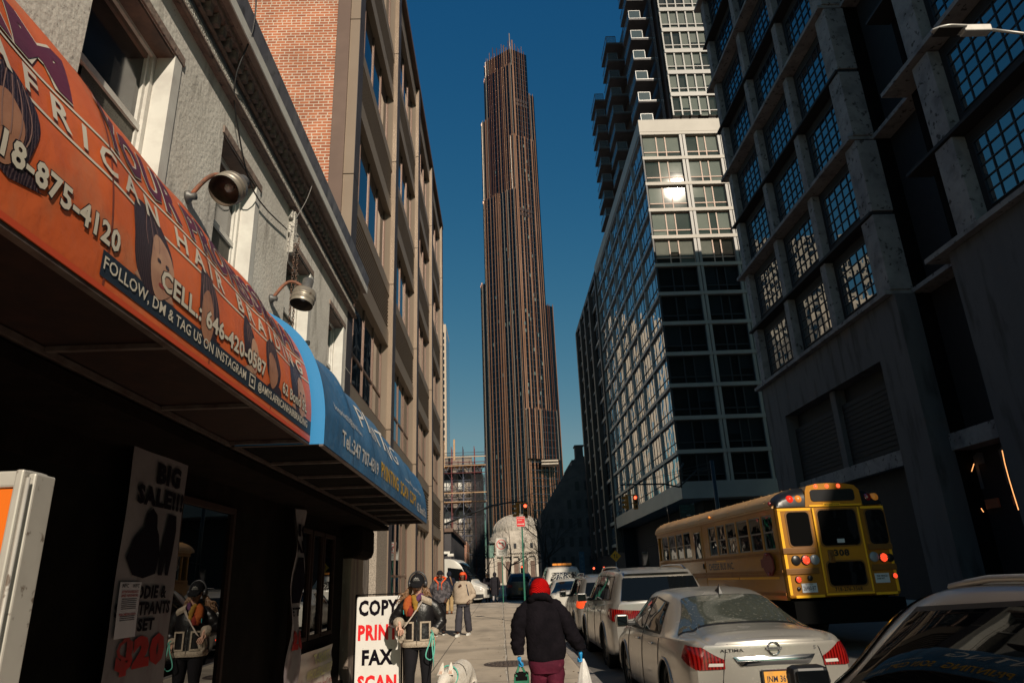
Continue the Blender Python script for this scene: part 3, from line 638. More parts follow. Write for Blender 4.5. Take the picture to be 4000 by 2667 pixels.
on(f1,'HOODIE &',.12,.82,.595,.632,blk,B1,bold=.05); on(f1,'SWEATPANTS',.02,.93,.552,.588,blk,B1,bold=.05); on(f1,'SET',.42,.68,.510,.544,blk,B1,bold=.05); on(f1,'$20',.12,.92,.405,.50,redl,B1,bold=.08)
def shape(f, pts, m, T, off, name): 
    c = (sum(p[0] for p in pts)/len(pts), sum(p[1] for p in pts)/len(pts)); b = MB()
    rings = [[f(c[0]+(p[0]-c[0])*k/4, c[1]+(p[1]-c[1])*k/4)+Vector((off,0,0)) for p in pts+[pts[0]]] for k in range(5)]
    b.grid(rings); return b.build(name, m, T)
hood = [(.22,.55),(.08,.60),(.16,.66),(.30,.70),(.33,.745),(.42,.765),(.50,.745),(.52,.70),(.56,.68),(.60,.62),(.58,.555),(.40,.54)]
pant = [(.62,.55),(.60,.62),(.66,.70),(.70,.755),(.86,.755),(.88,.70),(.84,.62),(.80,.55),(.74,.55),(.72,.66),(.69,.55)]
hv = lambda L: [(u, .65+(v-.54)*.86) for u, v in L]
shape(f1, hv(hood), blk, B1, .012, 'printed_hoodie'); shape(f1, hv(pant), blk, B1, .012, 'printed_trousers')
shape(f1, [(.18,0.12),(.22,.30),(.34,.375),(.46,.37),(.56,.28),(.54,.12)], blk, B1, .012, 'printed_hoodie')
N1 = thing('paper_notice', (-2.35, 4.62, 1.3), 'small printed paper notice pasted over the BIG SALE banner', 'notice')
pap = vary(mat('paper', (.42,.38,.42), .6), (.36,.33,.38), 3, 3)
fn_ = lambda u, v: f1(.04+.34*u, .50+.14*v)+Vector((.018,0,0))
b = MB(); b.grid([[fn_(i/8,j/8) for j in range(9)] for i in range(9)]); b.build('sheet', pap, N1)
for s, v0, v1, m_ in (('NYC     NYC',.90,.97,blk),('ATTENTION RESIDENTS',.80,.85,redl),('AND NEIGHBORS',.73,.78,redl),('PUBLIC MEETING AGENDA',.40,.44,redl)):
    mb = MB(); textmb(s, lambda u, v, a=v0, c=v1: fn_(.1+.8*u, a+(c-a)*v)+Vector((.003,0,0)), .02, 0, mb); mb.build('printed_line', m_, N1)
b = MB()
for i in range(9):
    v = .69-.035*i-(.1 if i > 5 else 0); b.add([fn_(.14,v)+Vector((.003,0,0)), fn_(.86,v)+Vector((.003,0,0)), fn_(.86,v+.012)+Vector((.003,0,0)), fn_(.14,v+.012)+Vector((.003,0,0))], [(0,1,2,3)])
b.build('small_print', blk, N1)
B2, f2 = cloth_banner('narrow_banner', -2.34, 8.10, 8.60, .1, 2.46, 'narrow see-through sale banner at the edge of the shop window', .05)
on(f2,'BIG',.2,.9,.87,.93,blk,B2,bold=.06); on(f2,'SALE',.1,.95,.79,.85,blk,B2,bold=.06); on(f2,'SET',.2,.8,.50,.54,blk,B2); on(f2,'$20',.1,.9,.34,.44,redl,B2,bold=.08)
shape(f2, [(.3,.56),(.2,.66),(.4,.77),(.6,.77),(.8,.66),(.7,.56)], blk, B2, .012, 'printed_trousers')
tsm = overlay(vary(mat('tshirt_banner', (.46,.40,.36), .4), (.40,.28,.24), 1.5, 4), (.20,.05,.08), 3, .62, .72, amount=.6)
B3, f3 = cloth_banner('tshirt_banner', -2.40, 8.70, 10.55, .12, .83, 'low beige banner advertising T-SHIRTS at wholesale price', .02, tsm)
ylw = mat('pale_yellow_letters', (.62,.58,.25), .5)
on(f3,'T-SHIRTS',.45,.92,.76,.93,ylw,B3,bold=.04); on(f3,'WHOLESALE PRICE',.30,.97,.53,.70,ylw,B3,bold=.03); on(f3,'SHORT SLEEVE Minimum 4 T-shirts',.28,.97,.34,.44,redl,B3,bold=.0); on(f3,'SLEEVE Minimum 6 T-shirt',.30,.95,.16,.26,redl,B3,bold=.0)
# copy sign
CS = thing('copy_sign', (-1.62, 9.75, gz(9.7)), 'white sidewalk sign listing COPY PRINT FAX SCAN in black and red', 'sign')
sw = overlay(vary(mat('sign_white', (.74,.72,.69), .45), (.68,.66,.63), 2, 4), (.4,.38,.36), 40, .68, .72)
zb = gz(9.7)
b = MB(); b.bevbox(-1.92,9.72,zb+.06,-1.335,9.76,1.44,.008); b.build('board', sw, CS)
b = MB()
for x in (-1.935,-1.32):
    b.tube([(x,9.74,zb),(x,9.745,1.46)], .012, n=6); b.tube([(x,10.05,zb),(x,9.78,1.46)], .012, n=6)
b.tube([(-1.94,9.74,1.465),(-1.31,9.74,1.465)], .009, n=6); b.tube([(-1.94,9.74,zb+.04),(-1.31,9.74,zb+.04)], .012, n=6)
b.build('frame', M['black'], CS)
for s, z0, z1, a, c, m_ in (('COPY',1.20,1.40,-1.89,-1.37,blk),('PRINT',.905,1.095,-1.89,-1.37,mat('bright_red_letters',(.75,.01,.015),.45)),('FAX',.61,.795,-1.83,-1.43,blk),('SCAN',.31,.495,-1.88,-1.38,bpy.data.materials['bright_red_letters'])):
    mb = textmb(s, plane_fn((a,9.7165,z0),(c-a,0,0),(0,0,z1-z0)), .045); mb.build('lettering', m_, CS)
# orange light box at the left edge
OB = thing('orange_sign_box', (-1.8, 2.2, 0), 'bright orange sign panel in a white metal frame at the left edge', 'sign')
alu = overlay(vary(mat('white_metal_frame', (.55,.52,.47), .35, metal=.2), (.47,.44,.40), 3, 4), (.2,.16,.13), 20, .62, .68)
b = MB(); x1 = -1.425; z1 = 1.952
b.bevbox(-2.3,2.16,z1-.052,x1-.028,2.24,z1,.008); b.bevbox(x1-.052,2.13,.05,x1-.026,2.25,z1-.002,.006); b.bevbox(x1-.024,2.15,.05,x1,2.25,z1-.012,.006)
b.tube([(x1-.002,2.12,z1-.03),(x1-.002,2.12,.1)], .006, n=6)
b.build('frame', alu, OB)
b = MB(); b.box(-2.3,2.17,.1,x1-.056,2.23,z1-.055); b.build('panel', vary(mat('orange_sheet', (.80,.17,.008), .5), (.74,.15,.008), 1, 3), OB)
mb = textmb('P', plane_fn((-1.74,2.165,1.60),(.17,0,0),(0,0,.2)), .06); mb.build('lettering', redl, OB)
# ================================================================ tan office building
GB = thing('tan_office_building', (-8, 25, 0), 'tan metal-clad office building with louvred bands and a brick side wall', 'building')
XG = -2.9; FZ = [-.2, 1.25, 5.61, 9.97, 14.2, 18.45]; ZR = 21.9
PIL = [(12.75,13.25),(18.57,19.1),(24.5,25.04),(30.4,30.95),(36.6,37.2)]
b = MB(); b.box(-16, 12.8, 2, -3.13, 13.2, ZR); b.build('side_wall', M['brick'], GB)
b = MB(); b.box(-16, 13.21, 0, -3.91, 37.19, ZR); b.build('core', M['black'], GB)
b = MB(); b.box(-16,12.9,ZR,-3.2,36.8,ZR+.3); b.box(-3.3,12.74,ZR+.02,-2.86,37.2,ZR+.28); b.build('roof_edge', M['brown_return'], GB)
b = MB(); b.box(-16,37.201,0,-3.0,37.6,ZR-.2); b.build('end_wall', M['tan_panel'], GB)
for i, (a, c) in enumerate(PIL):
    b = MB(); zs = [0]+FZ[2:]+[ZR]
    for z0, z1 in zip(zs, zs[1:]):
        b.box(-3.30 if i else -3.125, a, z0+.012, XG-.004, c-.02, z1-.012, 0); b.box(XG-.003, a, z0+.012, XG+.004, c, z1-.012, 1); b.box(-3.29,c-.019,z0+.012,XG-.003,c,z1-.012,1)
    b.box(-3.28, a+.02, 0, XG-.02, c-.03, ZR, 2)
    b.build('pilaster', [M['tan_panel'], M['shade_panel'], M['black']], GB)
b = MB(); b.box(-3.42,12.69,5.4,-3.128,12.745,ZR); b.build('corner_strip', M['brown_return'], GB)
for bi in range(4):
    y0 = PIL[bi][1]; y1 = PIL[bi+1][0]
    for fi in range(1, 6):
        zs = FZ[fi]; zt = (FZ[fi+1] if fi < 5 else ZR) - (1.95 if fi < 5 else .9)
        # spandrel above window
        zu = (FZ[fi+1] if fi < 5 else ZR)
        b = MB(); b.box(-3.3,y0,zt,-3.02,y1,zu-1.5 if fi < 5 else ZR, 0)
        if fi < 5:
            b.box(-3.3,y0,zu-.39,-3.02,y1,zu-.03,0); b.box(-3.3,y0,zu-1.5,-3.16,y1,zu-.39,1)
        b.box(-3.9,y0,zt+.004,-3.12,y1,zt+.03,1)
        sp = b.build('spandrel', [M['spandrel'], M['black']], GB)
        if fi < 5:
            l = MB(); n = 10
            for k in range(n):
                z = zu-1.47+1.06*k/n; l.extr([(-3.14,y0,z+.02),(-3.02,y0,z-.02),(-3.02,y0,z+.012),(-3.14,y0,z+.05)], (0,y1-y0-.12,0))
            l.build('louvre', M['spandrel'], sp)
        if fi == 1: zs = .75
        # window recess
        f = MB(); xi = -3.19; n = 4; wd = (y1-y0-.30)/n
        for k in range(n+1):
            y = y0+.02+wd*k; f.box(xi-.02,y,zs+.04,xi+.03,y+.045,zt,0)
        if fi in (1,2,): f.box(xi-.02,y0,zs+(zt-zs)*.36,xi+.025,y0+.02+wd*n,zs+(zt-zs)*.36+.06,0)
        f.box(xi-.02,y0,zs,xi+.14,y1,zs+.04,1)
        # bright tapered jamb at the far end
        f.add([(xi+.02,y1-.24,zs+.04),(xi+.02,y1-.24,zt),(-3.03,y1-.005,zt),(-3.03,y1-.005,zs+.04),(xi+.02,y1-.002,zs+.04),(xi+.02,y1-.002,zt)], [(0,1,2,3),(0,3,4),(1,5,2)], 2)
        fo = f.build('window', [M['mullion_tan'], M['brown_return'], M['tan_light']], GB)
        p = MB(); p.quad((xi,y0,zs+.04),(xi,y0+.02+wd*(n-.0),zs+.04),(xi,y0+.02+wd*(n-.0),zt),(xi,y0,zt)); p.build('pane', M['sky_glass'], fo)
b = MB(); b.box(-3.35,19.1,0,-2.95,36.6,.74); b.build('base', M['granite_dark'], GB)
# granite entry bay
b = MB(); b.box(-3.1,17.0,0,-2.93,18.56,3.9); b.build('granite_jamb', M['granite'], GB)
b = MB(); b.box(-3.5,13.3,2.35,-3.12,16.99,3.9); b.box(-3.5,16.3,0,-3.11,16.99,2.35); b.build('granite_panel', M['granite_dark'], GB)
b = MB(); b.box(-3.42,14.2,0,-3.36,15.2,2.2); b.box(-3.42,15.25,0,-3.36,16.25,2.2); b.build('entry_door', M['door_gray'], GB)
b = MB(); b.box(-3.0,37.0,3.0,-2.6,37.1,3.12); b.bevbox(-2.72,36.9,2.86,-2.4,37.15,3.0,.03)
tag(b.build('security_camera', M['gutter_white']), 'white security camera box on the corner of the tan building', 'camera')
# ================================================================ concrete building on the right
CB = thing('concrete_building', (20, 16, 0), 'dark raw concrete loft building on the right with steel sash windows', 'building')
XL, XP, XW, XGL = 15.5, 15.76, 16.16, 16.42
HC = 42.5
SH = {}
def block(y0, y1, piers, big, xo=0):
    b = MB()
    b.box(XW+.45+xo, y0, 0, 34, y1, HC); b.build('core', M['black'], CB)
    lv = [11.8+3.6*k for k in range(9)]
    for k, z in enumerate(lv):
        if k % 2 == 0:
            L = MB(); L.box(XL+xo, y0-.0, z-.16, XW+xo+.44, y1+.35 if y1 > 30 else y1+.15, z+.02, 0); L.build('ledge', M['concrete'], CB)
        else:
            L = MB(); L.box(XL+.12+xo, y0, z-.20, XW+xo+.44, y1+.1, z-.08, 0); L.build('belt', M['shade_fill'], CB)
    for i, (a, c) in enumerate(piers):
        p = MB()
        for k in range(8):
            z0 = lv[k]+.02+(0 if k%2 == 0 else -.08); z1 = lv[k+1]-.24
            j = .03 if (k % 2) else 0
            p.bevbox(XP+xo-(.06 if i in big else 0)+j, a, z0, XP+.62+(.25 if i in big else 0), c, z1, .02)
        p.build('pier', M['concrete'], CB)
    for (a0, a), (c, c1) in zip(piers, piers[1:]):
        for k in range(8):
            z0 = lv[k]; z1 = lv[k+1]
            ya, yb = a+.38, c-.30; za, zb = z0+.55, z1-.70
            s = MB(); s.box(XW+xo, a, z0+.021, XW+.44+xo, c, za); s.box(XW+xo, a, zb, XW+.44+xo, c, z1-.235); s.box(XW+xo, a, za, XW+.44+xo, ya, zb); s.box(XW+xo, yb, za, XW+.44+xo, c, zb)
            s.build('spandrel', M['shade_fill'], CB)
            f = MB(); n = max(3, int((yb-ya)/.52)); r = 5
            for i in range(n+1): y = ya+(yb-ya)*i/n; f.box(XGL+xo-.30, y-.018, za, XGL+xo-.262, y+.018, zb)
            for i in range(r+1): z = za+(zb-za)*i/r; f.box(XGL+xo-.302, ya, z-.018, XGL+xo-.264, yb, z+.018)
            fo = f.build('window', M['steel_sash'], CB)
            g = MB()
            for i in range(n):
                for q in range(r):
                    u0 = ya+(yb-ya)*i/n; u1 = ya+(yb-ya)*(i+1)/n; w0 = za+(zb-za)*q/r; w1 = za+(zb-za)*(q+1)/r
                    t = [random.uniform(-.0035,.0035) for _ in range(2)]; x = XGL+xo-.262
                    g.quad((x+t[0],u0,w0),(x-t[0],u1,w0),(x-t[0]+t[1],u1,w1),(x+t[0]+t[1],u0,w1))
            g.build('pane', M['sky_glass'], fo)
block(24.55, 38.9, [(24.5,25.45),(29.05,29.55),(33.5,34.0),(38.1,38.65)], (0,))
block(-5.9, 21.75, [(-5.9,-4.8),(-1.3,-.6),(3.3,4.0),(8.1,8.8),(13.4,14.0),(19.3,20.25)], (5,), 0)
# recessed bay between the blocks
b = MB(); b.box(17.3, 21.7, 0, 34, 24.6, HC); b.build('core', M['shade_fill'], CB)
for k in range(0, 9, 2):
    z = 11.8+3.6*k; L = MB(); L.box(16.55, 21.76, z-.16, 17.4, 24.54, z+.02); L.build('ledge', M['concrete'], CB)
# base
def opening_wall(y0, y1, ops, mm, name='base_wall'):
    b = MB(); x0, x1 = XP+.02, XW+.44; yy = y0
    b.box(x0, y0, 9.45, x1, y1, 11.62)
    for a, c in ops: b.box(x0, yy, 0, x1, a, 9.449); yy = c
    b.box(x0, yy, 0, x1, y1, 9.449); b.build(name, mm, CB)
opening_wall(24.45, 38.8, [(26.4, 36.3)], M['streaked_concrete_shade'])
opening_wall(-5.9, 21.0, [(-4.5, 3.0), (4.6, 17.6)], M['streaked_concrete_shade'])
for y0, y1, cols in ((26.4, 36.3, (31.2,)), (4.6, 17.6, (11.0,))):
    b = MB(); b.box(XP+.18, y0, 5.25, XP+.5, y1, 5.85); b.build('sign_band', M['concrete'], CB)
    b = MB(); b.box(XW+.05, y0, 5.85, XW+.3, y1, 8.7); b.box(XW+.3,y0,0,XW+.4,y1,9.45)
    for k in range(13): b.box(XW+.02, y0, 5.95+k*.21, XW+.05, y1, 5.975+k*.21)
    b.build('infill', M['shade_fill'], CB)
    for c in cols:
        b = MB(); b.box(XP+.22, c-.25, 5.86, XW+.3, c+.25, 9.44); b.build('pier', M['streaked_concrete_shade'], CB)
b = MB(); b.box(16.5,21.01,5.4,17.29,24.44,6.0); b.build('sign_band', M['concrete'], CB)
for a, c in ((6.0,7.6),(9.0,10.6),(12.2,13.8)):
    f = MB(); f.box(XW+.2,a,.8,XW+.28,a+.06,4.6); f.box(XW+.2,c-.06,.8,XW+.28,c,4.6); f.box(XW+.2,a+.06,4.52,XW+.28,c-.06,4.6); f.box(XW+.2,a+.06,.8,XW+.28,c-.06,.88)
    fo = f.build('shop_window', M['steel_sash'], CB); g = MB(); g.quad((XW+.25,a+.06,.88),(XW+.25,c-.06,.88),(XW+.25,c-.06,4.52),(XW+.25,a+.06,4.52)); g.build('pane', M['shop_glass'], fo)
# unseen block behind the camera, added to throw shade on the bus rear
LB = thing('bus_shade_block', (22, -9.6, 0), 'unseen concrete block added behind the camera to shade the bus', 'building')
b = MB(); b.box(15.6,-14.6,0,34,-5.95,19.5); b.build('wall', M['concrete'], LB)
b = MB()
for k in range(5): b.box(15.55,-14.6,3.6+3.6*k,15.6,-5.95,3.85+3.6*k)
b.build('belt', M['streaked_concrete_shade'], LB)
# ================================================================ glass building
GL = thing('glass_apartment_block', (24, 75, 0), 'glass apartment block with pale grid of bands beyond the concrete building', 'building')
GX, GY = 15.5, 58.3
ZB = [8.5+2.95*k for k in range(13)]
b = MB(); b.box(GX+.5, GY+.6, 8, 34, 121, 45.2); b.build('core', M['black'], GL)
b = MB(); b.box(GX+2.2, GY+2, 0, 34, 92, 7.4); b.box(GX+.6, 92, 0, 34, 121, 8); b.build('ground_floor', M['shade_fill'], GL)
b = MB(); b.box(GX-.02, GY-.02, 44.05, 34, 93, 45.5); b.build('parapet', M['frame_cream'], GL)
b = MB(); b.box(GX+.1, 93.01, 44.6, 34, 121.4, 45.4); b.build('parapet', M['brown_dark'], GL)
b = MB(); b.box(GX-.05, GY-.05, 7.5, 34, 93, 8.9); b.build('ledge', M['frame_gray'], GL)
for k, z in enumerate(ZB[1:]):
    b = MB(); m_ = M['frame_cream'] if z > 28 else M['white_frame']  # bands take a paler sunlit tone above the shadow line
    b.box(GX, GY, z-.17, 34, GY+.5, z+.17); b.build('band', m_, GL)
    b = MB(); b.box(GX+.05, GY+.501, z-.15, GX+.4, 92.9, z+.15); b.build('band', M['frame_gray'], GL)
BY = [58.3, 64.2, 69.4, 74.2, 79.0, 83.6, 88.2, 92.9]
b = MB(); 
for y in BY[1:]: b.box(GX+.10,y-.20,8.9,GX+.4,y-.09,44.04); b.box(GX+.10,y+.0,8.9,GX+.4,y+.11,44.04)
b.build('mullions', M['frame_gray'], GL)
b = MB(); b.box(GX+.02,GY+.02,8.9,GX+.16,GY+.16,44.04); b.build('corner_post', M['steel_sash'], GL)
FX = [(15.7,19.5),(20.1,23.4),(24.0,27.8),(28.4,32.2)]
b = MB()
for (a, c), (d, e) in zip(FX, FX[1:]): b.box(c+.0,GY+.05,8.9,c+.26,GY+.5,44.04); b.box(d-.26,GY+.05,8.9,d,GY+.5,44.04)
b.build('mullions', M['white_frame'], GL)
alphaglass = glass_mirror('clear_window_glass', (.02,.025,.02), .05, .5, .02, ior=1.9); nodes(alphaglass)[2].inputs['Alpha'].default_value = .42
roomw = vary(mat('room_dark', (.03,.028,.025), .9), (.06,.055,.045), .6, 4)
shadeglass = glass_mirror('shaded_window_glass', (.006,.01,.014), .05, .5, .02, ior=1.6); nodes(shadeglass)[2].inputs['Alpha'].default_value = .6
M['shaded_blind'] = mat('shaded_blind', (.06,.08,.09), .8)  # blind colour with shade painted in, for floors below the shadow line
pn = 0
zlist = ZB + [44.05]
def fwin(x0, x1, z0, z1, par, yb=GY, splits=(.38,.62,), lit=False, names='window'):
    y = yb+.28; f = MB(); m_ = M['sunlit_sash'] if lit else M['steel_sash']  # sashes, panes and blinds come in painted sunlit and shaded versions
    xs = [x0] + [x0+(x1-x0)*s for s in splits] + [x1]
    for x in xs: f.box(x-.055, y, z0, x+.055, y+.08, z1)
    zt = z0+(z1-z0)*.25
    for a, c in zip(xs, xs[1:]): f.box(a+.055, y+.002, zt-.05, c-.055, y+.078, zt+.05); f.box(a+.055,y+.002,z0,c-.055,y+.078,z0+.06); f.box(a+.055,y+.002,z1-.06,c-.055,y+.078,z1)
    fo = f.build(names, m_, par)
    g = MB(); g.quad((x0,y+.04,z0),(x1,y+.04,z0),(x1,y+.04,z1),(x0,y+.04,z1)); g.build('pane', alphaglass if lit else shadeglass, fo)
    bl = MB(); ok = 0
    for a, c in zip(xs, xs[1:]):
        if random.random() < (.75 if lit else .3):
            d = z0+(z1-z0)*random.choice([.0,.05,.3,.3,.5,.25]); bl.quad((a+.06,y+.09,d),(c-.06,y+.09,d),(c-.06,y+.09,z1),(a+.06,y+.09,z1)); ok = 1
    if ok: bl.build('blind', M['blind'] if lit else M['shaded_blind'], fo)
    r = MB(); r.quad((x0,y+.2,z0),(x1,y+.2,z0),(x1,y+.2,z1),(x0,y+.2,z1)); r.build('room', roomw, fo)
for fi in range(12):
    z0 = zlist[fi]+(.4 if fi == 0 else .2); z1 = zlist[fi+1]-(.2 if fi < 12 else 0)
    for bi in range(2): fwin(*FX[bi], z0, z1, GL, lit=z0 > 28); pn += 1
    for bi in range(2, 4): fwin(*FX[bi], z0, z1, GL, lit=z0 > 28) if False else None
b = MB()
for bi in (2, 3): b.quad((FX[bi][0],GY+.3,8.9),(FX[bi][1],GY+.3,8.9),(FX[bi][1],GY+.3,44),(FX[bi][0],GY+.3,44))
b.build('rear_glazing', M['front_glass'], GL)
def swin(y0, y1, z0, z1, x, fm, g, n=4, tr=True):
    for i in range(1, n): y = y0+(y1-y0)*i/n; fm.box(x-.03, y-.022, z0, x+.02, y+.022, z1)
    if tr: fm.box(x-.052, y0, z0+(z1-z0)*.30-.03, x+.018, y1, z0+(z1-z0)*.30+.03)
    for i in range(n):
        a = y0+(y1-y0)*i/n; c = y0+(y1-y0)*(i+1)/n; t = random.uniform(-.010,.010); q = random.uniform(-.010,.010)
        g.quad((x+t,a,z0),(x-t,c,z0),(x-t+q,c,z1),(x+t+q,a,z1))
rest_f, rest_g = MB(), MB()
for bi in range(7):
    for fi in range(12):
        z0 = zlist[fi]+(.4 if fi == 0 else .2); z1 = zlist[fi+1]-(.2 if fi < 12 else 0); y0 = BY[bi]+(.11 if bi else .16); y1 = BY[bi+1]-.20
        if pn < 98:
            f, g = MB(), MB(); swin(y0, y1, z0, z1, GX+.26, f, g); fo = f.build('window', M['steel_sash'], GL); g.build('pane', M['city_glass'], fo); pn += 1
        else: swin(y0, y1, z0, z1, GX+.26, rest_f, rest_g)
CY = [93.0, 101, 107, 113, 119.5]
for y0, y1 in zip(CY, CY[1:]):
    for k in range(14):
        z0 = 5.6+2.95*(k-1)+.3+2.9; z1 = z0+2.45
        if z1 < 44.6: swin(y0+.9, y1-.7, z0, z1, GX+.5, rest_f, rest_g, 3)
tag(rest_f.build('far_window_bars', M['steel_sash'], GL), kind='stuff'); tag(rest_g.build('far_window_panes', M['city_glass'], GL), kind='stuff')
b = MB()
for y in CY[1:]+[93.4]: b.box(GX-.15,y-.6,4.5,GX+.6,y+.6 if y != 93.4 else y+.3,44.59)
b.build('columns', M['brown_dark'], GL)
b = MB()
for k in range(14): b.box(GX+.3,93.8,5.35+2.95*k,GX+.58,121,5.75+2.95*k)
b.build('far_bands', M['frame_gray'], GL)
# ================================================================ balcony tower above it
BTW = thing('balcony_tower', (25, 78, 45.4), 'tall apartment tower with stacked glass balconies rising behind the glass block', 'building')
b = MB(); b.box(19.3,59.5,45.45,33,66,95); b.box(19.05,66,45.45,33,96,72.5); b.build('wall', M['brown_dark'], BTW)
b = MB(); b.box(19.5,59.0,45.5,33,59.48,45.9); b.build('brick_course', M['brick'], BTW)
for k in range(16):
    z = 46.6+2.85*k
    b = MB(); b.box(19.45,58.98,z+2.35,33,59.49,z+2.85); b.build('band', M['white_frame'], BTW)
    f = MB(); g = MB(); bl = MB(); xs = [19.5+.95*i for i in range(14)]
    for h, xx in enumerate((xs[:6], xs[5:11])):
        f = MB()
        for x in xx: f.box(x-.07,59.05,z,x+.07,59.2,z+2.35)
        f.box(xx[0]+.07,59.06,z+.5,xx[-1]-.07,59.19,z+.6)
        fo = f.build('window', M['white_frame'], BTW)
        g = MB(); g.quad((xx[0],59.16,z),(xx[-1],59.16,z),(xx[-1],59.16,z+2.35),(xx[0],59.16,z+2.35)); g.build('pane', alphaglass, fo)
        bl = MB(); r = MB(); r.quad((xx[0],59.4,z),(xx[-1],59.4,z),(xx[-1],59.4,z+2.35),(xx[0],59.4,z+2.35)); r.build('room', roomw, fo)
        for a, c in zip(xx, xx[1:]):
            if random.random() < .75: d = z+random.choice([0,.0,.5,.55,1.0]); bl.quad((a+.07,59.24,d),(c-.07,59.24,d),(c-.07,59.24,z+2.35),(a+.07,59.24,z+2.35))
        if bl.v: bl.build('blind', M['blind'], fo)
balg = mat('balcony_glass', (.12,.16,.18), .08, spec=.9); nodes(balg)[2].inputs['Alpha'].default_value = .55
slabm = vary(mat('balcony_slab', (.10,.09,.095), .7), (.07,.065,.07), .8, 3); railm = mat('balcony_rail', (.20,.20,.20), .4, metal=.4)
proto = None; nb = 0
def bal_part(y0, y1, z, par):
    b = MB(); b.box(16.7,y0,z-.22,19.04,y1,z); b.box(16.66,y0-.03,z-.24,16.7,y1,z+.03); b.box(16.7,y0-.04,z-.05,19.04,y0,z+.04,1)
    s = b.build('balcony', [slabm, railm], par)
    g = MB(); g.quad((16.7,y0,z+.05),(16.7,y1,z+.05),(16.7,y1,z+1.05),(16.7,y0,z+1.05)); g.quad((16.7,y0,z+.05),(18.0,y0,z+.05),(18.0,y0,z+1.05),(16.7,y0,z+1.05)); g.build('glass_screen', balg, s)
    r = MB(); r.box(16.67,y0-.02,z+1.05,16.73,y1,z+1.12); r.box(16.73,y0-.03,z+1.05,18.0,y0+.03,z+1.12); r.box(16.67,y0-.03,z+.05,16.73,y0+.03,z+1.05); r.box(17.97,y0-.02,z+.05,18.03,y0+.02,z+1.05); r.build('handrail', railm, s)
for k in range(15):
    z = 47.6+2.85*k
    bal_part(61.5, 65.6, z, BTW)
    if z < 72: bal_part(74.5, 79.0, z, BTW); bal_part(86.2, 91.0, z, BTW)
b = MB()
for y0, y1 in ((60.2,61.2),(65.9,66.3),(67.5,73.8),(80,85.6)):
    b.quad((19.02,y0,46),(19.02,y1,46),(19.02,y1,72),(19.02,y0,72))
b.build('side_glazing', M['city_glass'], BTW)
# ================================================================ black and bronze supertall
TW = thing('bronze_supertall_tower', (18, 362, 0), 'very tall dark tower with bronze vertical fins at the end of the street', 'tower')
K = .875
RG = Vector((20.2, 350)); LD = Vector((-.80, .60)); RD = Vector((.86, .51))
fa, fb_, fc = MB(), MB(), MB(); gl = MB()
def face(p, q, z0, z1, pitch=1.75, jag=6, crown=0):
    """glass wall from p to q with fins"""
    gl.quad((p.x,p.y,z0),(q.x,q.y,z0),(q.x,q.y,z1),(p.x,p.y,z1))
    d = (q-p); L = d.length; d.normalize(); n = Vector((d.y, -d.x))
    if n.y > 0: n = -n
    s = .2; 
    while s < L:
        w = random.choice([.22,.26,.32,.7,.24]); dp = random.uniform(.22,.5); m_ = random.choice([fa, fa, fb_, fb_, fb_, fc])
        if w > .6: m_ = fa
        if s < .5 or s > L-.6: m_ = fc if random.random() < .6 else fa
        top = z1+(random.choice([0,1,2.5,4,6]) if crown else random.uniform(.2,1.2))+ (0 if not crown else random.uniform(0,3))
        a = p+d*s; c = a+d*w
        m_.prism([(a.x,a.y),(c.x,c.y),(c.x+n.x*dp,c.y+n.y*dp),(a.x+n.x*dp,a.y+n.y*dp)], z0, top)
        s += pitch*random.uniform(.6,1.4)
def vol(p0, l, r, z0, z1, crown=0, pitch=1.75):
    """volume with its ridge at p0, left face length l, right face length r"""
    A = p0+LD*l; B = p0+RD*r; Cc = A+RD*r+Vector((0,6))
    face(A, p0, z0, z1, pitch, crown=crown); face(p0, B, z0, z1, pitch, crown=crown)
    gl.prism([(A.x,A.y),(p0.x,p0.y),(B.x,B.y),(Cc.x,Cc.y)], z0, z1-.3)
    if pitch < 9: face(A+Vector((-.05,.3)), A+Vector((-1.0,5)), z0, z1, 2.0)
V = Vector
vol(V((16.3,352)), 19.5, 12.5, 4, 324, crown=1)
vol(V((15.6,350.9)), 19.3, 2.0, 4, 310.7)
vol(V((2.6,360.4)), 6.6, .6, 4, 277)
vol(V((-.3,362.4)), 6.6, .6, 4, 165.5)
vol(V((15.7,350.0)), 1.6, 14.6, 4, 257)
vol(V((27.6,358.6)), .6, 3.4, 4, 293)
vol(V((29.2,360)), .6, 6.0, 4, 149)
vol(V((14.7,349.0)), 22.0, 1.8, 4, 219)
vol(V((17.0,348.2)), 1.2, 18.5, 60, 86)
gl.build('glass_walls', M['tower_glass'], TW); fa.build('bronze_fins', M['bronze_a'], TW); fb_.build('dark_fins', M['bronze_b'], TW); fc.build('pale_fins', M['bronze_c'], TW)
b = MB(); b.tube([(16.3,352,320),(16.3,352,336)], .35, n=6)
b.build('mast', M['bronze_c'], TW)
b = MB()
for z in (56.5, 58): b.box(22.5, 347.5, z, 31, 356, z+.7)
b.build('stone_ledge', M['stone'], TW)
b = MB()
for z in range(14, 320, 4):
    for (p, l, r) in ((V((14.66,348.9)),21.5,1.5),) if z < 219 else ((V((15.55,350.85)),18.5,1.5),) if z < 310 else ():
        A = p+LD*l; b.add([(A.x,A.y,z),(p.x,p.y,z),(p.x,p.y,z+.3),(A.x,A.y,z+.3)], [(0,1,2,3)])
    p = V((16.9,348.05)) if z < 86 else V((15.75,349.85)) if z < 257 else V((16.35,351.8)); r = 17 if z < 86 else 14 if z < 257 else 12
    B_ = p+RD*r; b.add([(B_.x,B_.y-.1,z),(p.x,p.y-.1,z),(p.x,p.y-.1,z+.3),(B_.x,B_.y-.1,z+.3)], [(0,1,2,3)])
b.build('floor_lines', mat('floor_line', (.025,.033,.045), .4), TW)
b = MB()
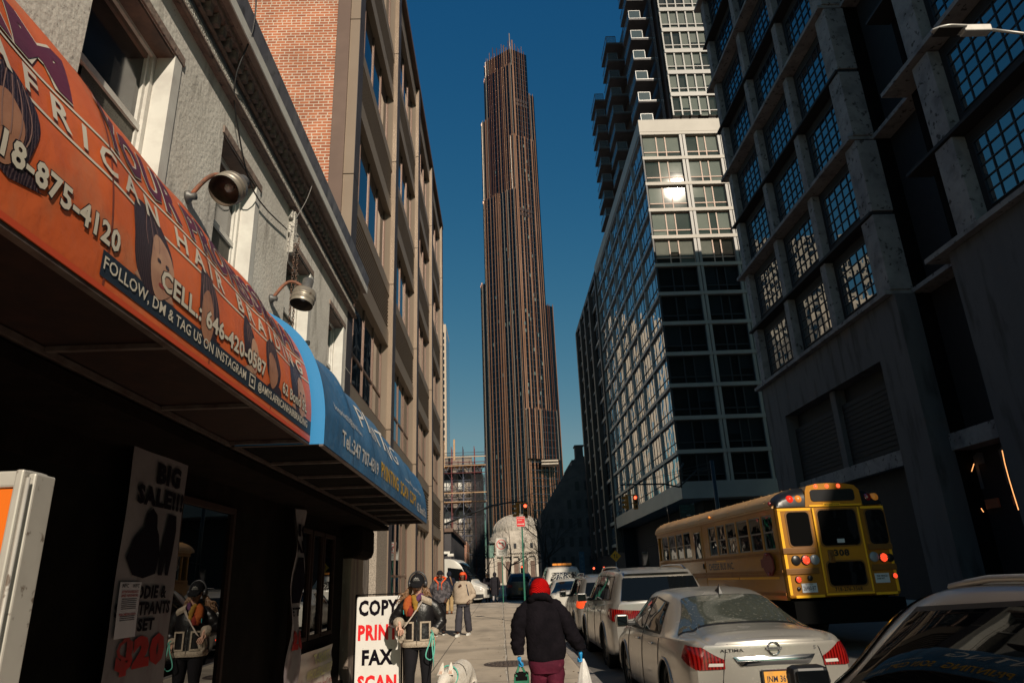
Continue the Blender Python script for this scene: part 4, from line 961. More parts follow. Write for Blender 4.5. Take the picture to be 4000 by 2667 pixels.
for z, c in ((284,2),(281,1),(205,2),(202,1)):
    for i in range(5):
        p = V((16.35,351.7)) if z > 257 else V((15.8,349.7)); a = p+RD*(2+i*1.9); c2 = a+RD*1.3; b.add([(a.x,a.y-.15,z),(c2.x,c2.y-.15,z),(c2.x,c2.y-.15,z+2.2),(a.x,a.y-.15,z+2.2)], [(0,1,2,3)])
b.build('loggia_openings', M['brown_dark'], TW)
b = MB()
for i in range(55):
    z = random.uniform(20, 250); p = V((14.66,348.8)) if z < 219 else V((15.5,350.7)); s = random.uniform(1,20); a = p+LD*s; c2 = a+LD*.7
    if random.random() < .45: p = V((15.75,349.8)); s = random.uniform(1,13); a = p+RD*s; c2 = a+RD*.8
    b.add([(a.x,a.y-.12,z),(c2.x,c2.y-.12,z),(c2.x,c2.y-.12,z+2.0),(a.x,a.y-.12,z+2.0)], [(0,1,2,3)])
b.build('pale_window_blinds', mat('pale_blinds', (.09,.13,.13), .6), TW)
# ================================================================ far left tower + a pale block hidden behind (seen mirrored in the glass)
TT = thing('slab_tower', (-34, 311, 0), 'far pale stone tower with gridded windows just past the tan building', 'tower')
b = MB(); b.box(-50, 300, 0, -22.1, 322, 116)
b.build('stone_shell', M['thin_stone'], TT)
b = MB(); b.quad((-22.08,301.5,2),(-22.08,321.5,2),(-22.08,321.5,114),(-22.08,301.5,114)); b.build('side_windows', M['thin_glass'], TT)
b = MB()
for k in range(30): b.box(-24.6,299.9,14+3.3*k,-22.9,299.97,16.2+3.3*k)
b.build('front_windows', M['tower_glass'], TT)
b = MB(); b.box(-30,304,116,-24,316,121); b.build('plant_room', M['thin_stone'], TT)
def slab(name, label, x0, x1, y0, y1, h, m, fl=3.1, px=3.2, seedy=0):
    T = thing(name, ((x0+x1)/2,(y0+y1)/2,0), label, 'building')
    b = MB(); b.box(x0,y0,0,x1,y1,h); b.build('wall', m, T)
    g = MB(); z = 4
    while z < h-2.6:
        y = y0+1
        while y < y1-2: g.quad((x1+.04,y,z),(x1+.04,y+px*.55,z),(x1+.04,y+px*.55,z+1.9),(x1+.04,y,z+1.9)); y += px
        x = x0+1
        while x < x1-2: g.quad((x,y0-.04,z),(x+px*.55,y0-.04,z),(x+px*.55,y0-.04,z+1.9),(x,y0-.04,z+1.9)); x += px
        z += fl
    g.build('windows', M['tower_glass'], T)
slab('pale_apartment_block', 'pale stone apartment block hidden behind the tan building, mirrored in the street glass', -62, -27, 112, 150, 47, M['stone'])
slab('cream_tower', 'cream high-rise behind the tan building, mirrored in the upper street glass', -95, -52, 215, 255, 112, M['frame_cream'])
# ================================================================ domed bank
def bfar(m, k=1.4375):
    m.v = [(x*k, y*k, CAMH+(z-CAMH)*k) for x, y, z in m.v]; return m
BK = thing('domed_bank', (5.7, 241, 0), 'pale stone bank with a low dome and tall pilasters beyond the bare trees', 'building')
b = MB(); b.box(-7, 160, 0, 10.2, 182, 6.6); bfar(b).build('wall', M['stone'], BK)
b = MB(); b.box(-1.2,159.5,6.6,10.3,160.2,7.1); b.box(-1.4,159.2,7.35,10.5,160.3,7.7); b.box(-1.1,159.6,7.7,10.0,175,9.9); bfar(b).build('cornice', M['stone'], BK)
b = MB(); x = -1.0
while x < 10: b.box(x,159.25,7.1,x+.18,159.6,7.35); x += .42
bfar(b).build('dentils', M['stone'], BK)
b = MB()
for i in range(7): x = -1.1+1.85*i; b.bevbox(x-.25,159.45,.3,x+.25,159.95,6.5,.06); b.box(x-.33,159.4,6.25,x+.33,159.96,6.58)
bfar(b).build('pilasters', M['stone'], BK)
for i in range(6):
    x = -1.1+1.85*i; f = MB(); f.box(x+.45,159.86,1.2,x+1.4,159.94,5.6); w_ = bfar(f).build('tall_window', M['brown_return'], BK)
for i in range(6):
    x = -.6+1.85*i; f = MB(); f.box(x,159.5,8.3,x+.6,159.58,9.4); bfar(f).build('attic_window', M['steel_sash'], BK)
b = MB(); b.lathe([(6.9,9.9),(6.9,10.5),(6.5,10.55),(6.5,11.3),(6.15,11.35),(6.15,12.0),(5.8,12.05),(5.8,12.6)], (4.3,168,0), n=48); bfar(b).build('drum', M['stone'], BK)
b = MB(); b.lathe([(5.8*math.cos(t),12.5+3.9*math.sin(t)) for t in [math.pi/2*i/14 for i in range(15)]], (4.3,168,0), n=60)
for i in range(24):
    a = 2*math.pi*i/24; b.tube([(4.3+5.85*math.cos(t)*math.cos(a),168+5.85*math.cos(t)*math.sin(a),12.5+3.95*math.sin(t)) for t in [1.4*j/8 for j in range(9)]], .07, n=4)
bfar(b).build('dome', M['dome'], BK)
b = MB(); b.lathe([(.9,16.2),(.9,16.5),(1.05,16.55),(0,16.7)], (4.3,168,0), n=20); bfar(b).build('lantern', M['stone'], BK)
b = MB(); b.box(-7,159.7,6.6,-1.3,170,9.2); bfar(b).build('green_roof', M['copper'], BK)
# ================================================================ scaffolded tenement, low brick shops
TE = thing('scaffolded_tenement', (-6, 86, 0), 'old four-storey stone house wrapped in scaffolding left of the tower', 'building')
b = MB(); b.box(-14,80,0,-3.0,92,15.2); b.build('wall', M['tenement'], TE)
b = MB(); b.box(-3.0,80.01,0,-1.9,92,14.4); b.build('side_bay', M['tenement_dark'], TE)
b = MB(); b.box(-14,79.7,14.3,-2.95,80,15.3); b.box(-14,79.85,10.9,-2.95,80,11.2); b.box(-14,79.85,7.2,-2.95,80,7.4); b.build('cornice', M['tenement'], TE)
for x in (-7.4,-5.8,-4.2):
    for z, h in ((3.4,2.6),(8.0,2.6),(11.6,2.3)):
        f = MB(); f.box(x-.55,79.8,z-.1,x+.55,79.98,z); f.box(x-.55,79.8,z+h,x+.55,79.98,z+h+.2); f.box(x-.5,79.85,z,x-.38,79.98,z+h); f.box(x+.38,79.85,z,x+.5,79.98,z+h); f.box(x-.38,79.88,z+h*.5,x+.38,79.96,z+h*.5+.07)
        fo = f.build('window', M['tenement'], TE); g = MB(); g.quad((x-.38,79.95,z),(x+.38,79.95,z),(x+.38,79.95,z+h),(x-.38,79.95,z+h)); g.build('pane', M['steel_sash'], fo)
        g = MB(); g.quad((x-.38,79.93,z),(x+.38,79.93,z),(x+.38,79.93,z+h*.48),(x-.38,79.93,z+h*.48)); g.build('shade', M['gutter_white'], fo)
SCF = thing('pipe_scaffold', (-4, 78, 0), 'pipe scaffold with timber decks standing against the stone tenement', 'scaffold')
sc1, sc2 = MB(), MB()
xs = [-6.4,-5.2,-3.9,-2.6,-1.4]; zs = [.4+2.0*i for i in range(8)]
for y in (77.6, 79.2):
    for i, x in enumerate(xs):
        (sc2 if i in (1,3) else sc1).tube([(x,y,.4),(x,y,16.2)], .045, n=5)
    for z in zs[1:]+[15.5]: sc1.tube([(-6.4,y,z),(-1.4,y,z)], .035, n=4)
    for k, z in enumerate(zs[:-1]):
        for a, c in zip(xs, xs[1:]):
            sc1.tube([(a,y,z),(c,y,z+2)], .025, n=4); 
            if random.random() < .7: sc1.tube([(c,y,z),(a,y,z+2)], .025, n=4)
for y in (78.4,82,86):
    for z in zs: sc1.tube([(-1.4,y,z),(-1.4,y+4,z)], .03, n=4); sc1.tube([(-1.4,y,z),(-1.4,y+3.5,z+2)], .025, n=4)
for z in [14.4, 13.2]: sc2.tube([(-6.4,77.5,z),(-1.4,77.5,z)], .04, n=4)
sc1.build('tubes', M['scaf_metal'], SCF); sc2.build('red_tubes', M['scaf_red'], SCF)
b = MB()
for z in (14.0, 10.0): b.box(-6.5,77.5,z,-1.3,79.3,z+.08); b.box(-6.5,77.42,z+.95,-1.3,77.46,z+1.05)
b.box(-6.2,77.3,13.8,-5.95,77.5,16.9); b.box(-4.95,77.3,14.6,-4.75,77.5,17.0)
b.build('timber_decks', M['plank'], SCF)
net = mat('dark_netting', (.02,.02,.022), .9); nodes(net)[2].inputs['Alpha'].default_value = .55
b = MB(); b.quad((-1.35,77.6,.5),(-1.35,92,.5),(-1.35,92,14.6),(-1.35,77.6,14.6)); b.quad((-3.0,77.5,3),(-1.4,77.5,3),(-1.4,77.5,13),(-3.0,77.5,13)); b.build('netting', net, SCF)
LSH = thing('low_brick_shop', (-8, 58, 0), 'low dark shop building past the tan building behind the white van', 'building')
b = MB(); b.box(-14,50.5,0,-3.45,69.5,5.0); b.build('wall', M['tenement_dark'], LSH)
b = MB(); b.box(-14,50.3,5.0,-3.3,69.6,5.25); b.build('coping', M['brown_return'], LSH)
BSH = thing('brick_corner_shop', (-5, 74, 0), 'brick corner shop with a white cornice below the scaffold', 'building')
b = MB(); b.box(-8,71,0,-3.3,76.5,5.4); b.build('wall', M['brick'], BSH)
b = MB(); b.box(-8,70.8,4.1,-3.9,71,5.5); b.build('fascia', M['frame_cream'], BSH)
b = MB(); b.box(-4.6,70.9,.4,-3.8,70.99,2.6); b.build('door', M['brown_dark'], BSH)
# dark masonry mass right of the tower
DK = thing('dark_masonry_block', (18, 130, 0), 'unlit stepped masonry building with a chimney between the tower and the glass block', 'building')
Q = 1.127
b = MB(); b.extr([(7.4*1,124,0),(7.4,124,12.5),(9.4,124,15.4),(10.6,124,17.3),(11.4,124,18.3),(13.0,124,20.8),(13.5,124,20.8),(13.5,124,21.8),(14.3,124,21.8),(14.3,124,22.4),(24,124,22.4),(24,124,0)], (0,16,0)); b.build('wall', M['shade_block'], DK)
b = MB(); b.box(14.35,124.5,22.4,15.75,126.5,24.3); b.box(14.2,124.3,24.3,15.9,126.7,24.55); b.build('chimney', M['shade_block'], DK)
b = MB()
for i in range(6):
    for k in range(5): b.box(9.0+i*1.6,123.93,3.5+3.2*k,9.7+i*1.6,123.99,5.1+3.2*k) if 3.2*k+5 < 12+i*2 else None
b.build('windows', M['steel_sash'], DK)
# neighbours closing the street further on
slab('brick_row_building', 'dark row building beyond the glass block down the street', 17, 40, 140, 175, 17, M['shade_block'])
# ================================================================ vehicles
def paint(name, col, col2=None, rough=.32, metal=.6, dirt=(.30,.27,.22), amt=.35, salt=None):
    m = mat(name, col, rough, metal=metal, coat=.7, coatr=.06)
    vary(m, col2 or tuple(c*.9 for c in col), .8, 4, .3, .8)
    overlay(m, dirt, 1.7, .5, .75, detail=8, amount=amt)
    if salt: overlay(m, salt, 28, .60, .72, detail=3, amount=.5)
    N, L, b = nodes(m); tc = N.new('ShaderNodeTexCoord'); n = N.new('ShaderNodeTexNoise'); n.inputs['Scale'].default_value = 3; n.inputs['Detail'].default_value = 7; L.new(tc.outputs['Object'], n.inputs['Vector'])
    mr = N.new('ShaderNodeMapRange'); mr.inputs[1].default_value = .35; mr.inputs[2].default_value = .7; mr.inputs[3].default_value = .0; mr.inputs[4].default_value = .35; L.new(n.outputs['Fac'], mr.inputs[0]); L.new(mr.outputs[0], b.inputs['Coat Roughness'])
    return m
CM = {
 'silver': paint('dusty_silver_paint', (.50,.47,.42), (.44,.415,.375), rough=.28, metal=.6, dirt=(.50,.45,.38), amt=.4, salt=(.60,.56,.50)),
 'champ': paint('silver_suv_paint', (.46,.44,.41), (.42,.40,.37), rough=.3, metal=.65, dirt=(.42,.38,.32), amt=.35),
 'gray': paint('grey_paint', (.30,.29,.27), (.26,.25,.24), rough=.3, metal=.6),
 'white': paint('white_paint', (.60,.58,.53), (.55,.53,.48), rough=.4, metal=0, amt=.3),
 'blue': paint('dark_blue_paint', (.02,.03,.05), (.025,.035,.05), rough=.3, metal=.4, amt=.15),
 'dark': paint('black_paint_car', (.02,.02,.022), (.025,.024,.024), rough=.3, metal=.3, amt=.12),
}
CG = glass_mirror('car_glass', (.004,.005,.006), .03, 1.5, .02, ior=1.4, spec=.5)
CGD = overlay(glass_mirror('dusty_rear_glass', (.05,.055,.045), .05, 1.2, .08, ior=1.7), (.30,.28,.24), 30, .60, .72, amount=.5)
TRIM = mat('black_trim', (.012,.012,.013), .45); CHR = mat('chrome', (.55,.55,.56), .12, metal=1)
TYRE = vary(mat('tyre_rubber', (.018,.017,.016), .85), (.04,.037,.033), 9, 4); RIM = overlay(mat('alloy_rim', (.30,.29,.28), .35, metal=.8), (.10,.09,.08), 9, .5, .7)
def tail_mat(name, col, es):
    m = mat(name, col, .12, spec=.8, coat=1, emit=col, es=es); N, L, b = nodes(m)
    tc = N.new('ShaderNodeTexCoord'); wv = N.new('ShaderNodeTexWave'); wv.inputs['Scale'].default_value = 9; wv.bands_direction = 'X'; L.new(tc.outputs['Object'], wv.inputs[0])
    r = N.new('ShaderNodeValToRGB'); r.color_ramp.elements[0].color = (col[0]*.25, 0, 0, 1); r.color_ramp.elements[1].color = (*col, 1); L.new(wv.outputs['Fac'], r.inputs[0]); L.new(r.outputs[0], b.inputs['Base Color']); return m
RED = tail_mat('red_lens', (.26,.010,.008), .03); REDL = mat('lit_red_lens', (.8,.05,.02), .2, emit=(1,.09,.03), es=2.2)
AMB = mat('amber_lens', (.75,.25,.04), .2, emit=(1,.35,.05), es=.1); CLR = mat('clear_lens', (.55,.52,.48), .1, spec=.8)
GAP = mat('panel_gap', (.01,.01,.01), .7)
PLY = overlay(mat('orange_plate', (.78,.36,.05), .5), (.6,.3,.08), 8, .5, .7); PLW = mat('white_plate', (.55,.58,.62), .5)
def lerp(a, b, t): return a+(b-a)*t
class Car:
    """body lofted from side profile keys; local frame: x right, y forward from the rear bumper, z up"""
    def __init__(s, keys, hw):
        s.keys = keys; s.hw = hw  # keys: (y, zsill, zmid, zbelt, wbelt, zroof, wroof, wlow)
    def row(s, y):
        K = s.keys; n = len(K)
        i = 0
        while i < n-2 and K[i+1][0] <= y: i += 1
        f = max(0, min(1, (y-K[i][0])/(K[i+1][0]-K[i][0])))
        q = [K[max(0,i-1)], K[i], K[i+1], K[min(n-1,i+2)]]
        out = []
        for c in range(1, len(K[0])):
            h0 = q[2][0]-q[1][0]
            m0 = (q[2][c]-q[0][c])/(q[2][0]-q[0][0])*h0; m1 = (q[3][c]-q[1][c])/max(1e-6,(q[3][0]-q[1][0]))*h0
            d = q[2][c]-q[1][c]
            if d == 0: m0 = m1 = 0
            else:
                if m0/d < 0: m0 = 0
                if m1/d < 0: m1 = 0
                m0 = max(-3*abs(d), min(3*abs(d), m0)); m1 = max(-3*abs(d), min(3*abs(d), m1))
            f2 = f*f; f3 = f2*f
            out.append((2*f3-3*f2+1)*q[1][c]+(f3-2*f2+f)*m0+(-2*f3+3*f2)*q[2][c]+(f3-f2)*m1)
        return out
    def sec(s, y):
        zs, zm, zb, wb, zr, wr, wl = s.row(y)
        return [(wl*.93, zs), (wl, zs+.06), (wl*1.0+.012, zm), (wl*.995, lerp(zm, zb, .6)), (wb+.012, zb-.035), (wb-.012, zb+.012), (lerp(wb, wr, .5)+.012, lerp(zb, zr, .5)), (wr+.02, zr-.055), (wr-.06, zr-.012), (wr*.55, zr+.012), (0, zr+.02)]
    def pt(s, y, t, side=1, off=0):
        def raw(y, t): x, z = cat(s.sec(y), t); return Vector((x*side, y, z))
        p = raw(y, t)
        if off:
            a = raw(y, max(0, t-.08)); c = raw(y, min(10, t+.08)); e = raw(max(s.keys[0][0], y-.04), t); g = raw(min(s.keys[-1][0], y+.04), t)
            n = (c-a).cross(g-e); 
            if n.length > 1e-8:
                n.normalize()
                if n.x*side < -1e-4 or (abs(n.x) < 1e-4 and n.z < 0): n = -n
                if t > 7 and n.z < 0: n = -n
                p = p+n*off
        return p
    def t_of_z(s, y, z):
        lo, hi = 0, 8.0
        for _ in range(22):
            mid = (lo+hi)/2
            if s.pt(y, mid).z < z: lo = mid
            else: hi = mid
        return lo
    def patch(s, mb, poly, side=1, off=.006, mi=0, n=14):
        """poly: 4 corners (y,z) a,b (bottom) c,d (top) on the side surface"""
        a, b_, c, d = poly
        P = []
        for i in range(n+1):
            r = []
            for j in range(9):
                u, v = i/n, j/8; y = lerp(lerp(a[0], b_[0], u), lerp(d[0], c[0], u), v); z = lerp(lerp(a[1], b_[1], u), lerp(d[1], c[1], u), v)
                r.append(s.pt(y, s.t_of_z(y, z), side, off))
            P.append(r)
        mb.grid(P, mi)
def make_wheel(T, x, y, r, side, name='wheel'):
    b = MB(); w = .20
    prof = [(r*.68,-w/2),(r*.93,-w/2),(r,-w/2+.03),(r,w/2-.03),(r*.93,w/2),(r*.68,w/2)]
    b.lathe(prof, (x,y,r), ax='X', n=32); wo = b.build(name, TYRE, T, local=True)
    b = MB(); sx = side
    b.lathe([(r*.69,-w/2+.01),(r*.69,w/2-.01),(r*.63,w/2-.012),(r*.62,-w/2+.012)], (x,y,r), ax='X', n=32)
    for k in range(5):
        a = 2*math.pi*k/5+.3; c = Vector((0, math.cos(a), math.sin(a))); d = Vector((0,-math.sin(a),math.cos(a)))
        xo = x+sx*(w/2-.03); o = Vector((xo, y, r))
        pts = [o+c*.04+d*.035, o+c*.04-d*.035, o+c*r*.64-d*.05, o+c*r*.64+d*.05]
        b.extr(pts, (sx*.02,0,0))
    b.lathe([(0,0),(.055,0),(.055,.03*sx),(0,.03*sx)], (x+sx*(w/2-.03),y,r), ax='X', n=16)
    b.build('rim', RIM, wo, local=True)
    b = MB(); b.lathe([(0,0),(r*.6,0)], (x+sx*(w/2-.07),y,r), ax='X', n=24); b.build('brake_disc', GAP, wo, local=True)
def make_car(name, label, keys, hw, paintm, wheels, wr, wins, rearwin, cat_='car', group=None, loc=(0,0,0), rz=0, arch=.05, rear_glass=CG, tail=None, front=None, L=None, gaps=(), extra=None, mirror=None, wsplit=None):
    T = thing(name, loc, label, cat_, group, rz)
    C = Car(keys, hw); y0, y1 = keys[0][0], keys[-1][0]
    n = int((y1-y0)/.045); b = MB()
    def hole(y, t, p):
        if t > 5.2: return False
        for wy in wheels:
            if (p.y-wy)**2+(p.z-wr)**2 < (wr+arch)**2: return True
        return False
    for side in (1, -1):
        P = [[C.pt(y0+(y1-y0)*i/n, 10*j/44, side) for j in range(45)] for i in range(n+1)]
        def keep(i, j):
            p = (P[i][j]+P[i+1][j+1])/2
            return not hole(0, 10*j/44, p)
        b.grid(P, keep=keep)
    # rear and front fascia
    for ye, dr in ((y0, -1), (y1, 1)):
        sec = [C.pt(ye, 10*j/44) for j in range(45)]
        R = []; xm = sec[22].x
        for j, p in enumerate(sec):
            bu = .10 if j < 23 else .10*(p.x/xm)
            R.append([Vector((p.x*math.cos(math.pi*k/14), ye+dr*bu*math.sin(math.pi*k/14)**2, p.z)) for k in range(15)])
        b.grid(R)
    bo = b.build('body', paintm, T, local=True)
    # arches
    for wy in wheels:
        for side in (1,-1):
            a = MB(); ring = []
            for k in range(25):
                th = math.pi*(-.08+1.16*k/24); yy = wy+(wr+arch)*math.cos(th); zz = wr+(wr+arch)*math.sin(th)
                zz = max(zz, keys[0][1]+.02); yy = max(y0+.02, min(y1-.02, yy)); ring.append(C.pt(yy, C.t_of_z(yy, zz), side, .002))
            a.tube(ring, .018, n=6); a.build('wheel_arch', paintm, T, local=True)
            a = MB(); a.lathe([(wr+arch+.02,0),(wr+arch+.02,-.30*side)], (side*(hw-.03),wy,wr), ax='X', n=28); a.lathe([(0,0),(wr+arch+.02,0)], (side*(hw-.30),wy,wr), ax='X', n=28); a.build('wheel_well', GAP, T, local=True)
            make_wheel(T, side*(hw-.135), wy, wr, side)
    b = MB(); b.box(-hw*.8, y0+.1, .16, hw*.8, y1-.1, .34); b.build('underbody', GAP, T, local=True)
    # side windows
    for poly in wins:
        for side in (1,-1):
            f = MB(); a, c, d, e = poly; g_ = .022
            C.patch(f, [(a[0]-g_,a[1]-g_),(c[0]+g_,c[1]-g_),(d[0]+g_,d[1]+g_),(e[0]-g_,e[1]+g_)], side, .003); fo = f.build('side_window', TRIM, T, local=True)
            f = MB(); C.patch(f, poly, side, .007); f.build('pane', CG, fo, local=True)
    def across(name, ya, ta, yb, tb, m, off, k=18, q=10, tr=.03, par=T):
        """window wrapping over the centre line: between section params"""
        f = MB(); P = []
        for i in range(q+1):
            v = i/q; y = lerp(ya, yb, v); row = []
            t = lerp(ta, tb, v)
            for j in range(k+1):
                u = -1+2*j/k; tt = 10-(10-t)*abs(u); row.append(C.pt(y, tt, 1 if u >= 0 else -1, off))
            P.append(row)
        f.grid(P); return f.build(name, m, par, local=True)
    if rearwin: 
        fo = across('rear_window', *rearwin[0], TRIM, .003); across('pane', *rearwin[1], rear_glass, .009, par=fo)
    if wsplit: 
        fo = across('windscreen', *wsplit[0], TRIM, .003); across('pane', *wsplit[1], CG, .009, par=fo)
    for gy, z0, z1 in gaps:
        for side in (1,-1):
            g = MB(); pts = [C.pt(gy(z) if callable(gy) else gy, C.t_of_z(gy(z) if callable(gy) else gy, z), side, .001) for z in [lerp(z0, z1, i/10) for i in range(11)]]
            g.tube(pts, .006, n=4); g.build('door_gap', GAP, T, local=True)
    if mirror:
        my, mz, mw = mirror
        for side in (1,-1):
            p = C.pt(my, C.t_of_z(my, mz), side); m_ = MB(); x = p.x
            m_.bevbox(x-.02*side, my-.05, mz+.01, x+side*.11, my+.03, mz+.07, .015)
            h_ = m_.build('door_mirror', TRIM, T, local=True)
            m_ = MB(); cx = x+side*(.09+mw/2); m_.bevbox(cx-mw/2, my-.05, mz+.0, cx+mw/2, my+.07, mz+.17, .035); m_.build('shell', paintm if name != 'silver_crossover' else TRIM, h_, local=True)
            m_ = MB(); m_.bevbox(cx-mw/2+.02, my-.058, mz+.02, cx+mw/2-.02, my-.049, mz+.15, .003); m_.build('glass', CHR if False else CG, h_, local=True)
    if extra: extra(T, C)
    return T, C
def rear_y(C, x, z):
    """y of the rear fascia at x,z"""
    p = C.pt(C.keys[0][0], C.t_of_z(C.keys[0][0], z)); k = min(.999, abs(x)/p.x); return C.keys[0][0]-.10*(1-k*k)
def rear_poly(C, pts, off, m, T, name, n=5, mi=0, mb=None):
    """polygon (x,z) laid on the rear fascia (may wrap the corner when |x| exceeds the width)"""
    c = (sum(p[0] for p in pts)/len(pts), sum(p[1] for p in pts)/len(pts)); b = mb or MB(); rows = []
    for k in range(n+1):
        r = []
        for p in pts+[pts[0]]:
            x, z = c[0]+(p[0]-c[0])*k/n, c[1]+(p[1]-c[1])*k/n; r.append(Vector((x, rear_y(C, x, z)-off, z)))
        rows.append(r)
    b.grid(rows, mi)
    if mb is None: return b.build(name, m, T, local=True)
def wrap_lamp(C, T, outer, inner, zo, zi, zb, ydepth, m, side, name='tail_light', off=.012):
    """lamp wrapping from rear fascia round the corner"""
    b = MB(); P = []; y0 = C.keys[0][0]
    n = 14
    for i in range(n+1):
        u = i/n; row = []
        for j in range(7):
            v = j/6
            if u < .45:
                w = u/.45; y = y0+ydepth*(1-w)+.0; zt = lerp(zo[1], zi[1], 0)-.0; z = lerp(lerp(zo[2], zo[0], w), lerp(zo[3], zo[1], w), v)
                row.append(C.pt(max(y0,y), C.t_of_z(max(y0,y), z), side, off))
            else:
                w = (u-.45)/.55; z = lerp(lerp(zo[0], zi[0], w), lerp(zo[1], zi[1], w), v); pc = C.pt(y0, C.t_of_z(y0, z)); x = lerp(pc.x, inner, w)
                row.append(Vector((x*side, rear_y(C, x, z)-off, z)))
        P.append(row)
    b.grid(P); return b.build(name, m, T, local=True)
def plate(T, C, x, z, w, h, m, text, tm, y=None, fr=TRIM, top=None):
    yy = (y if y is not None else rear_y(C, x, z)-.02)
    b = MB(); b.bevbox(x-w/2-.02, yy-.012, z-h/2-.02, x+w/2+.02, yy, z+h/2+.02, .004); p = b.build('number_plate', fr, T, local=True)
    b = MB(); b.box(x-w/2, yy-.016, z-h/2, x+w/2, yy-.0125, z+h/2); b.build('plate_face', m, p, local=True)
    mb = textmb(text, plane_fn((x-w*.44, yy-.018, z-h*.28), (w*.88,0,0), (0,0,h*.52)), .01); mb.build('plate_letters', tm, p, local=True)
    if top: mb = textmb(top, plane_fn((x-w*.35, yy-.0145, z+h/2+.004), (w*.7,0,0), (0,0,.016)), .0); mb.build('plate_frame_letters', RED, p, local=True)
NAVY = mat('plate_navy', (.01,.012,.04), .5)
RD = lambda y: gz(y)-.14
# ---- near silver sedan: keys (y, zsill, zmid, zbelt, wbelt, zroof, wroof, wlow)
SED = [(0,.30,.60,.90,.74,.985,.60,.80),(.10,.24,.60,.94,.80,1.035,.66,.86),(.35,.20,.58,.955,.845,1.06,.64,.905),(.72,.20,.56,.955,.865,1.10,.60,.915),(1.25,.20,.55,.95,.875,1.325,.565,.918),(1.75,.20,.55,.94,.88,1.44,.56,.918),(2.35,.20,.55,.935,.88,1.472,.565,.918),(2.95,.20,.55,.93,.88,1.42,.58,.918),(3.45,.20,.55,.925,.87,1.17,.65,.915),(3.75,.20,.55,.91,.86,1.02,.68,.91),(4.30,.20,.54,.84,.82,.93,.60,.90),(4.70,.24,.52,.74,.74,.80,.50,.84),(4.86,.30,.50,.66,.66,.70,.45,.72)]
swin_ = [[(1.42,.985),(2.32,.975),(2.32,1.36),(1.70,1.30)], [(2.42,.975),(3.28,.965),(2.86,1.33),(2.42,1.365)]]
def sed_extra(T, C):
    for s in (1,-1):
        wrap_lamp(C, T, 0, .53, (.70,.915,.80,.93), (.71,.80), 0, .26, RED, s)
        rear_poly(C, [(s*.55,.735),(s*.70,.735),(s*.69,.765),(s*.545,.765)], .016, CLR, T, 'reverse_light')
        b = MB(); pts = [(s*.47,.945),(s*.505,.87),(s*.54,.72),(s*.57,.55),(s*.50,.43)]; b.tube([(x, rear_y(C,x,z)-.002, z) for x, z in pts], .006, n=4); b.build('boot_gap', GAP, T, local=True)
    rear_poly(C, [(-.40,.775),(-.36,.735),(.36,.735),(.40,.775),(.44,.825),(-.44,.825)], .022, CHR, T, 'chrome_bar')
    plate(T, C, 0, .60, .31, .155, PLY, 'JNM 3698', NAVY, top='Luxury1Auto.com')
    b = MB(); yb = rear_y(C, 0, .90)-.012
    ring = [(.062*math.cos(2*math.pi*k/28), yb, .895+.062*math.sin(2*math.pi*k/28)) for k in range(29)]; b.tube(ring, .009, n=6); b.box(-.085, yb-.008, .882, .085, yb+.006, .908); b.build('badge', CHR, T, local=True)
    mb = textmb('NISSAN', plane_fn((-.06, yb-.0095, .887),(.12,0,0),(0,0,.016)), .0); mb.build('badge_letters', GAP, T, local=True)
    mb = textmb('ALTIMA', lambda u, v: Vector((-.56+.24*u, rear_y(C,-.56+.24*u,.87)-.006, .868+.032*v)), .01); mb.build('model_letters', CHR, T, local=True)
    mb = textmb('S', lambda u, v: Vector((.44+.028*u, rear_y(C,.45,.88)-.006, .868+.036*v)), .01); mb.build('model_letters', CHR, T, local=True)
    b = MB(); b.extr([(-.012,1.62,1.44),(.012,1.62,1.44),(.004,1.50,1.53),(-.004,1.50,1.53)], (0,.001,0)); b.add([(-.02,1.72,1.43),(.02,1.72,1.43),(.025,1.46,1.395),(-.025,1.46,1.395),(0,1.50,1.505)], [(0,1,4),(1,2,4),(2,3,4),(3,0,4)]); b.build('antenna_fin', TRIM, T, local=True)
    b = MB(); b.box(-.78,-.04,.26,.78,.1,.40); b.build('lower_bumper', TRIM, T, local=True)
    for s in (1,-1):
        for y in (1.75, 2.62):
            p = C.pt(y, C.t_of_z(y,.84), s); b = MB(); b.bevbox(p.x-.005, y-.10, .825, p.x+s*.03, y+.10, .855, .01); b.build('door_handle', CHR, T, local=True)
    # sunlit dust stripe on the boot lid
SEDAN, SC_ = make_car('silver_sedan', 'dusty silver sedan with orange licence plate and chrome boot bar, nearest parked car ahead', SED, .918, CM['silver'], (1.06, 3.83), .335, swin_,
    ((.64,5.35,1.46,7.7),(.69,5.5,1.42,7.55)), loc=(2.86,7.95,RD(8)), rz=R_(.4), rear_glass=CGD, gaps=((lambda z: 1.38 if z > .6 else 1.38+(.6-z)*.3, .25,.92),(lambda z: 2.37,.22,.95),(3.38,.22,.93)), extra=sed_extra, mirror=(3.12,.96,.19), wsplit=((3.62,5.35,2.86,7.9),(3.56,5.5,2.92,7.7)), cat_='car', group='cars along the kerb')
